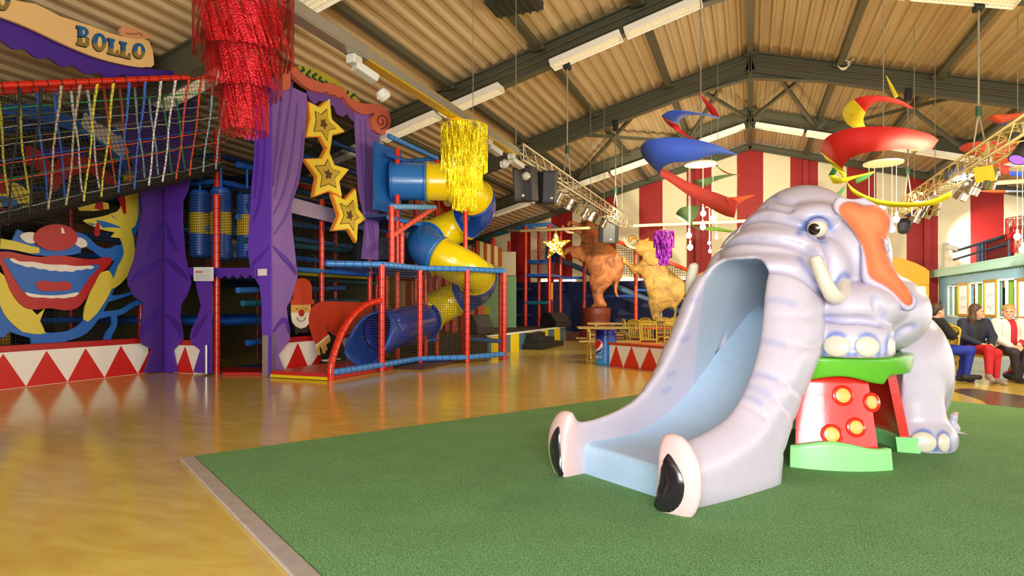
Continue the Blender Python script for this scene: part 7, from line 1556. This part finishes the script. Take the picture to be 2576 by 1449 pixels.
# yellow wagon with a rounded roof
wg = thing('circus_wagon', 'yellow planked wagon with a rounded roof at the back wall', 'wagon', (5.2, 26.2, 0)); YWG = 26.0; P = [PY(2222, 645, YWG)]; xL, xR = PY(2205, 700, YWG)[0], PY(2338, 700, YWG)[0]
tops = [(xL, 2.9)]+[(PY(x, y, YWG)[0], PY(x, y, YWG)[2]) for x, y in ((2240, 646), (2270, 650), (2300, 660), (2325, 672), (2338, 682))]
zmid = PY(2300, 716, YWG)[2]
MB().prism([(xL, YWG, zmid), (xR, YWG, zmid)]+[(x, YWG, z) for x, z in tops[::-1]], NY, 1.2).build('upper_body', plank_mat('wagon_planks', '#e8a418', '#f0b428', .18, (1, 0, 0)), wg); MB().prism([(xL, YWG+.02, 0), (xR, YWG+.02, 0), (xR, YWG+.02, zmid-.01), (xL, YWG+.02, zmid-.01)], NY, 1.15).build('lower_body', mat('wagon_lower', '#e89c20', .45), wg)
a, b = PY(2292, 722, YWG-.02), PY(2328, 765, YWG-.02); MB().box(((a[0]+b[0])/2, YWG-.01, (a[2]+b[2])/2), (abs(b[0]-a[0]), .04, abs(a[2]-b[2]))).build('lit_window', mat('lit_window', '#ffffff', .3, emit=4), wg)
p = PY(2330, 760, YWG-.2); o = thing('wall_lantern', 'pale lantern on the yellow wagon beside its lit window', 'lantern', p); MB().lathe([(.0, -.28), (.1, -.28), (.12, -.24), (.12, .1), (.05, .2), (0, .22)], p, n=12).build('lantern_body', mat('lantern_cream', '#d8c890', .35), o); MB().box(p+np.array([0, .12, -.05]), (.06, .2, .06)).build('bracket', mat('lantern_cream', '#d8c890', .35), o)
# net frame and flood lamp on the booth roof
nf = thing('roof_net_frame', 'dark net frame with a red panel standing on the booth roof', 'net frame', (7.0, 22.5, 2.7))
ps = [PX(2398, 632, 7.2), PX(2462, 612, 7.2), PX(2472, 611, 7.2), PX(2540, 590, 7.2)]; NB = mat('net_frame_blue', '#28445c', .5)
for p in ps: MB().cyl((7.2, p[1], 2.62), (7.2, p[1], p[2]), .06, n=8).build('post', NB, nf)
MB().cyl(ps[0]-UV*.02, ps[3], .05, n=8).build('top_rail', NB, nf); MB().cyl(ps[0]*np.array([1, 1, 0])+UV*2.95, ps[3]*np.array([1, 1, 0])+UV*3.1, .04, n=8).build('mid_rail', NB, nf)
MB().add([ps[2]*np.array([1, 1, 0])+UV*2.65, ps[3]*np.array([1, 1, 0])+UV*2.65, ps[3], ps[2]], [(0, 1, 2, 3)]).build('net', netmat('booth_net', '#20202c', .07, .014, ((0, 1, 0), (0, 0, 1))), nf); MB().box((7.3, (ps[2][1]+ps[3][1])/2, 3.05), (.03, abs(ps[3][1]-ps[2][1]), .7)).build('red_panel', mat('net_red', '#b02818', .6), nf)
p = PY(2384, 620, 26.9); o = thing('wall_floodlight', 'pale floodlight on a post lighting the striped wall above the booth', 'floodlight', p); m_ = MB(); m_.cyl((p[0]-.15, 26.9, 2.45), (p[0]-.15, 26.9, p[2]+.1), .03, n=8); m_.cyl((p[0]-.15, 26.9, p[2]+.1), (p[0]+.05, 26.9, p[2]+.1), .03, n=8); m_.build('post', FLW, o); MB().bar(p+np.array([-.05, 0, 0]), p+np.array([.3, -.1, -.12]), .22, .16).build('lamp_housing', FLW, o, bevel=.02); FLD = p+np.array([.45, -.3, -.1])
# ---- picnic table and chairs for the people
bd = np.array([ct, st, 0]); bn_ = np.array([-st, ct, 0]); P0 = PZ(2466, 0, 0) if False else PD(2463, 763, 10.45)*np.array([1, 1, 0]); tc_ = P0+bd*.9+bn_*.62
picnic(tc_, TH_, 'wooden picnic table with people on its bench at the right edge')
for px, dp, rz, lab in ((2398, 12.2, 2.2, 'gold spindle chair between the black sweater and the red trousers'), (2375, 14.0, .4, 'gold spindle chair back showing behind the person in black'), (2362, 10.35, -1.0, 'gold spindle chair carrying the person in the black sweater')): put_chair(px, dp, rz, lab)
p = PD(2385, 763, 13.4); o = thing('cafe_table', 'red topped cafe table behind the person in black', 'table', (p[0], p[1], 0), 0, 'round cafe tables'); MB().lathe([(0, .7), (.42, .7), (.42, .735), (0, .737)], (p[0], p[1], 0), n=32).build('tabletop', TR_, o); MB().lathe([(.22, 0), (.2, .025), (.04, .06), (.035, .69), (.12, .7)], (p[0], p[1], 0), n=16).build('pedestal', TBK, o)
# ---- people
SKIN = '#d8a486'
def skin_mat():
    m = bpy.data.materials.new('skin'); m.use_nodes = True; b = m.node_tree.nodes['Principled BSDF']; at = m.node_tree.nodes.new('ShaderNodeAttribute'); at.attribute_name = 'paint'; m.node_tree.links.new(at.outputs['Color'], b.inputs['Base Color']); b.inputs['Roughness'].default_value = .5; return m
SKM = skin_mat()
def person(lab, base, rz, J, hair, top, legs, shoes, opts):
    """J: joints in metres, x to the figure's own right as seen facing +y, y forward, z up"""
    base = np.array(base, float); o = thing('person', lab, 'person', base, rz); c_, s_ = math.cos(rz), math.sin(rz)
    xf = lambda V: base+np.stack([V[:, 0]*c_-V[:, 1]*s_, V[:, 0]*s_+V[:, 1]*c_, V[:, 2]], 1)
    H = np.array(J['head'], float); yaw = J.get('yaw', 0); pit = J.get('pitch', 0); hy, hs = math.cos(yaw), math.sin(yaw)
    def hd_(x, y, z): y2, z2 = y*math.cos(pit)-z*math.sin(pit), y*math.sin(pit)+z*math.cos(pit); return H+np.array([x*hy-y2*hs, x*hs+y2*hy, z2])
    allp = np.array([J[k] for k in J if hasattr(J[k], '__len__')]); lo, hi = allp.min(0)-.25, allp.max(0)+.25; lo[2] = max(lo[2], -.02)
    f = Field(lo, hi, .0095)
    f.ell(hd_(0, -.01, .02), (.076, .095, .1), .02).ell(hd_(0, .02, -.05), (.06, .07, .075), .03).ell(hd_(0, .085, -.09), (.03, .025, .025), .02)
    f.cap(hd_(0, .085, .0), hd_(0, .103, -.033), .008, .013, .012).ell(hd_(0, .092, -.065), (.024, .012, .012), .008)
    for s in (-1, 1): f.ell(hd_(s*.077, -.01, -.01), (.012, .022, .032), .006).ell(hd_(s*.033, .086, .012), (.016, .01, .01), .01, 'sub').ell(hd_(s*.033, .082, .03), (.026, .012, .008), .01)
    f.cap(J['neck'], H+np.array([0, -.015, -.05]), .052, .05, .03)
    ch, pe = np.array(J['chest'], float), np.array(J['pelvis'], float)
    f.ell(ch, (.16, .105, .17), .05).ell((ch+pe)/2, (.13, .1, .17), .06).ell(pe, (.16, .13, .12), .06)
    for s in 'RL':
        f.path([J['sh'+s], J['el'+s], J['wr'+s]], [.052, .04, .026], .03)
        w, hnd = np.array(J['wr'+s], float), np.array(J['ha'+s], float); d = hnd-w; d /= np.linalg.norm(d); sd = np.cross(d, (0, 0, 1)); sd = sd/np.linalg.norm(sd); dn = np.cross(sd, d)
        f.cap(w, w+d*.03, .026, .026, .02); f.ell(w+d*.06, (.036, .036, .03), .02)
        for k, (o_, l_) in enumerate(((-.03, .055), (-.01, .066), (.011, .062), (.03, .048))):
            a = w+d*.085+sd*o_; b = a+d*l_*.5-dn*.006; e = b+d*l_*.38-dn*.022; f.path([a, b, e], [.0105, .0098, .0085], .006)
        t0 = w+d*.04+sd*(.032 if s == 'R' else -.032); f.path([t0, t0+d*.03+sd*(.016 if s == 'R' else -.016), t0+d*.06+sd*(.01 if s == 'R' else -.01)-dn*.01], [.013, .011, .009], .008)
        f.path([J['hi'+s], J['kn'+s], J['an'+s]], [.08, .055, .04], .04); an, to = np.array(J['an'+s], float), np.array(J['to'+s], float); f.cap(an-UV*.04, to, .038, .028, .03)
    def paint(V):
        c = np.tile(np.array(lin(SKIN))[:3], (len(V), 1)); m = hd_(0, .1, -.066); w = np.clip(1.2-np.linalg.norm((V-m)/np.array([.03, .03, .012]), axis=1), 0, 1)[:, None]*.7; c = c*(1-w)+np.array(lin('#b05a50'))[:3]*w; return np.concatenate([c, np.ones((len(c), 1))], 1)
    field_mesh('body', f, SKM, o, xf, paint, relax=1)
    for s in (-1, 1):
        e = MB().ell(xf(hd_(s*.033, .083, .012)[None])[0], (.009, .008, .008), 0, 10, 8); e.build('eye', mat('eye_dark', '#5a4438', .3), o)
    g = Field(lo, hi, .0095); hk, hm = hair
    g.ell(hd_(0, -.022, .045), (.088, .1, .092), .01)
    g.func(H-.2, H+.2, lambda X, Y, Z: -((X-H[0])*(-hs)*-1*0+((X-H[0])*(-hs)+(Y-H[1])*hy)*-1+.052-.25*np.clip(Z-H[2]-.03, 0, 1)), 0, 'sub') if False else None
    g.ell(hd_(0, .09, -.03), (.07, .06, .085), .015, 'sub')
    if hk == 'long': g.path([hd_(.05, -.05, .0), hd_(.07, -.06, -.12), np.array(J['chest'])+np.array([.09, .06, .1])], [.05, .05, .045], .04).path([hd_(-.05, -.05, .0), hd_(-.07, -.07, -.12), np.array(J['chest'])+np.array([-.1, -.02, .1])], [.05, .05, .04], .04)
    else: g.ell(hd_(0, -.06, -.01), (.07, .06, .07), .02)
    field_mesh('hair', g, mat(hm[0], hm[1], .5, scale=40, var=.25), o, xf, relax=1)
    t = Field(lo, hi, .011); bulk = opts.get('bulk', .02)
    t.ell(ch, (.16+bulk, .105+bulk, .17+bulk*.6), .05).ell((ch+pe)/2, (.14+bulk, .11+bulk, .17), .06).ell(pe+np.array([0, 0, .04]), (.165+bulk, .135+bulk, .11), .06); t.cap(np.array(J['neck'])-UV*.03, np.array(J['neck'])+UV*.0, .06, .058, .03)
    for s in 'RL': t.path([J['sh'+s], J['el'+s], np.array(J['wr'+s])*.93+np.array(J['el'+s])*.07], [.055+bulk, .045+bulk*.8, .036+bulk*.4], .03)
    mats_, pick = [mat(*top)], None
    if opts.get('shirt'):
        mats_.append(mat(*opts['shirt'])); pick = lambda C: ((np.abs(C[:, 0]-ch[0]) < .055) & (C[:, 1] > ch[1]+.02) & (C[:, 2] > pe[2]-.02)).astype(int)
    field_mesh(opts.get('top_name', 'sweater'), t, mats_, o, xf, pick=pick, relax=1)
    l = Field(lo, hi, .011); l.ell(pe, (.17, .14, .11), .05)
    for s in 'RL': an = np.array(J['an'+s], float); l.path([J['hi'+s], J['kn'+s], an+(np.array(J['kn'+s])-an)*.06], [.095, .07, .052], .04)
    field_mesh('trousers', l, mat(*legs), o, xf, relax=1)
    for s in 'RL':
        k = Field(lo, hi, .009); an, to = np.array(J['an'+s], float), np.array(J['to'+s], float); d = to-an; d[2] = 0; d /= np.linalg.norm(d)+1e-9
        k.cap(an-UV*.04-d*.03, to, .048, .038, .03).cap(an-UV*.02, an-UV*.045, .047, .048, .02); field_mesh('shoe', k, mat(*shoes), o, xf, relax=1)
    return o
sb_ = lambda px, z: PD(px, 763, z)*np.array([1, 1, 0])
RZF = PI+TH_
person('person in a dark navy jacket and red trousers sitting with hands on the lap', sb_(2447, 10.35), RZF, dict(head=(-.02, .06, 1.16), yaw=1.0, neck=(0, .03, 1.02), chest=(0, .02, .86), pelvis=(0, 0, .55), shR=(.185, .03, .97), shL=(-.185, .03, .97), elR=(.25, .1, .74), elL=(-.25, .1, .74), wrR=(.09, .29, .63), wrL=(-.08, .3, .62), haR=(-.02, .36, .6), haL=(.03, .37, .58), hiR=(.1, .04, .54), hiL=(-.1, .04, .54), knR=(.09, .46, .56), knL=(-.03, .47, .5), anR=(.13, .52, .17), anL=(-.04, .44, .1), toR=(.19, .66, .1), toL=(-.05, .62, .035)), ('long', ('hair_brown', '#4a2e20')), ('jacket_navy', '#171c34', .7), ('trousers_red', '#b81420', .7), ('shoe_beige', '#94847c', .6), dict(bulk=.03, top_name='jacket', shirt=('shirt_black', '#15131a', .7)))
person('person in a white jacket and dark jeans sitting with clasped hands', sb_(2533, 10.4), RZF, dict(head=(.02, .06, 1.155), yaw=-.6, pitch=-.1, neck=(0, .03, 1.02), chest=(0, .02, .86), pelvis=(0, 0, .55), shR=(.2, .03, .97), shL=(-.2, .03, .97), elR=(.26, .1, .72), elL=(-.25, .1, .72), wrR=(.19, .32, .6), wrL=(.06, .34, .6), haR=(.11, .39, .57), haL=(.13, .4, .56), hiR=(.1, .04, .54), hiL=(-.1, .04, .54), knR=(.22, .42, .5), knL=(.02, .44, .53), anR=(.13, .36, .12), anL=(.06, .3, .1), toR=(.12, .55, .04), toL=(.08, .5, .035)), ('short', ('hair_fair', '#a88a58')), ('jacket_white', '#e0dad4', .7), ('jeans_charcoal', '#2c2830', .7), ('shoe_dark', '#28282c', .6), dict(bulk=.032, top_name='jacket', shirt=('shirt_red', '#b8202c', .7)))
person('person mostly beyond the right edge, in blue jeans with crossed legs and blue shoes', sb_(2622, 10.3), RZF, dict(head=(0, .05, 1.16), neck=(0, .03, 1.02), chest=(0, .02, .86), pelvis=(0, 0, .55), shR=(.19, .03, .97), shL=(-.19, .03, .97), elR=(.24, .12, .74), elL=(-.24, .12, .74), wrR=(.1, .34, .66), wrL=(-.06, .34, .66), haR=(.02, .4, .65), haL=(.02, .42, .64), hiR=(.1, .04, .54), hiL=(-.1, .04, .54), knR=(.22, .42, .62), knL=(.12, .46, .52), anR=(.5, .46, .3), anL=(.22, .44, .1), toR=(.62, .52, .2), toL=(.26, .62, .035)), ('short', ('hair_dark', '#2c201a')), ('top_grey', '#55585e', .7), ('jeans_blue', '#2a3450', .7), ('shoe_blue', '#4858a8', .5), dict(bulk=.025))
person('person in a black sweater and blue trousers seated with folded arms behind the elephant', sb_(2350, 10.2), RZF+1.35, dict(head=(0, .05, 1.17), yaw=.2, neck=(0, .02, 1.03), chest=(0, .0, .87), pelvis=(0, 0, .55), shR=(.19, .02, .98), shL=(-.19, .02, .98), elR=(.24, .16, .78), elL=(-.24, .16, .78), wrR=(.02, .26, .8), wrL=(.0, .28, .76), haR=(-.1, .26, .81), haL=(.1, .28, .77), hiR=(.1, .04, .54), hiL=(-.1, .04, .54), knR=(.1, .48, .54), knL=(-.08, .5, .5), anR=(.06, .44, .14), anL=(-.1, .42, .1), toR=(.08, .62, .1), toL=(-.1, .6, .035)), ('short', ('hair_dark_brown', '#3c2a1e')), ('sweater_black', '#111012', .8), ('trousers_blue', '#1430a0', .7), ('shoe_dark', '#28282c', .6), dict(bulk=.03))
p = PZ(2548, 956, 0); o = thing('bag', 'small dark bag with a pink edge on the floor beside the bench', 'bag', p); m_ = Field((-.2, -.15, -.01), (.2, .15, .25), .012).ell((0, 0, .08), (.14, .09, .085), .02).ell((.06, 0, .12), (.08, .07, .06), .03); field_mesh('bag_body', m_, mat('bag_dark', '#241c24', .5), o, lambda V: V+p, relax=1); MB().tube([p+np.array([-.13*math.cos(t), -.05, .1+.06*math.sin(t)]) for t in np.linspace(0, PI, 10)], .014, 8).build('trim', mat('bag_pink', '#c0406c', .5), o)
# ------------------------------------------------------------------ daylight and lamps
w = bpy.data.worlds.new('world'); S.world = w; w.use_nodes = True
bg = w.node_tree.nodes['Background']; bg.inputs[0].default_value = (1., .96, .9, 1); bg.inputs[1].default_value = 3.0
def area(name, loc, target, sx, sy, power, col=(1, 1, 1)):
    l = bpy.data.lights.new(name, 'AREA'); l.shape = 'RECTANGLE'; l.size = sx; l.size_y = sy; l.energy = power; l.color = col
    o = bpy.data.objects.new(name, l); COL.objects.link(o); o.location = loc
    o.rotation_euler = (Vector(target)-Vector(loc)).to_track_quat('-Z', 'Y').to_euler(); return o
def point(name, loc, power, col, r=.1):
    l = bpy.data.lights.new(name, 'POINT'); l.energy = power; l.color = col; l.shadow_soft_size = r
    o = bpy.data.objects.new(name, l); COL.objects.link(o); o.location = loc; return o
def spot(name, loc, target, power, col, ang=40, blend=.6, r=.08):
    l = bpy.data.lights.new(name, 'SPOT'); l.energy = power; l.color = col; l.spot_size = math.radians(ang); l.spot_blend = blend; l.shadow_soft_size = r
    o = bpy.data.objects.new(name, l); COL.objects.link(o); o.location = loc
    o.rotation_euler = (Vector(target)-Vector(loc)).to_track_quat('-Z', 'Y').to_euler(); return o
area('key_behind_camera', (.9, -2.6, 1.8), (-.6, 5.5, .5), 4.4, 1.9, 600, (.93, .97, 1))  # key area light added close behind the camera to brighten the elephant's front
WARM = (1, .82, .5)
for c, pw in (((-.9, 12.0, 3.0), 220), ((2.6, 10.0, 3.1), 200), ((-.2, 19.5, 3.2), 260), ((4.4, 10.2, 3.0), 200)): point('bulb_cluster_glow', c, pw, WARM, .25)
# coloured spots on the trusses, with white fill spots added among them
spot('truss_spot_orange', (-1.6, 19.6, 3.6), (-5.0, 21.4, 2.9), 300, (1, .34, .1), 85); spot('truss_spot_yellow', (-5.8, 19.6, 3.6), (-2.9, 21.4, 2.2), 70, (1, .7, .1), 60)
spot('truss_fill_spot', (3.5, 16.0, 3.5), (1.0, 27.5, 3.5), 2600, (1, .86, .6), 95, .9); spot('truss_fill_spot', (-3.0, 15.6, 3.3), (-2.0, 27.5, 4.5), 2600, (1, .86, .6), 95, .9)
spot('tray_flood', (-3.5, 8.6, 3.4), (-6.6, 12.6, 2.6), 500, (1, .86, .55), 80, .8); spot('tray_flood', (-3.5, 5.3, 3.4), (-7.6, 9.6, 2.5), 180, (1, .84, .6), 80, .8)
spot('wall_flood', tuple(FLD), (7.8, 27.8, 3.6), 500, (1, .93, .75), 75, .3)
spot('truss_fill_spot', (3.5, 13.0, 3.5), (6.4, 21.5, 1.4), 1400, (1, .93, .82), 80, .9); spot('truss_fill_spot', (3.3, 12.0, 3.5), (4.0, 13.5, .5), 120, (1, .9, .75), 90, .9)
spot('truss_fill_spot', (-3.5, 14.0, 3.5), (-6.4, 17.5, .4), 500, (1, .9, .7), 90, .9)
spot('truss_fill_spot', (-3.2, 14.4, 3.4), (6.5, 21.0, 1.4), 5500, (.95, .97, 1), 46, .7)  # fill spot added to brighten the booth wall
point('gold_lamp', (GC[0], GC[1], 3.2), 60, (1, .8, .3), .1)
S.view_settings.view_transform = 'Standard'; S.view_settings.look = 'None'; S.view_settings.gamma = 1; S.view_settings.use_curve_mapping = False
S.view_settings.exposure = .06
S.cycles.use_denoising = True; S.cycles.max_bounces = 6; S.cycles.diffuse_bounces = 4; S.cycles.glossy_bounces = 3; S.cycles.transparent_max_bounces = 24
S.cycles.caustics_reflective = False; S.cycles.caustics_refractive = False; S.cycles.sample_clamp_indirect = 4
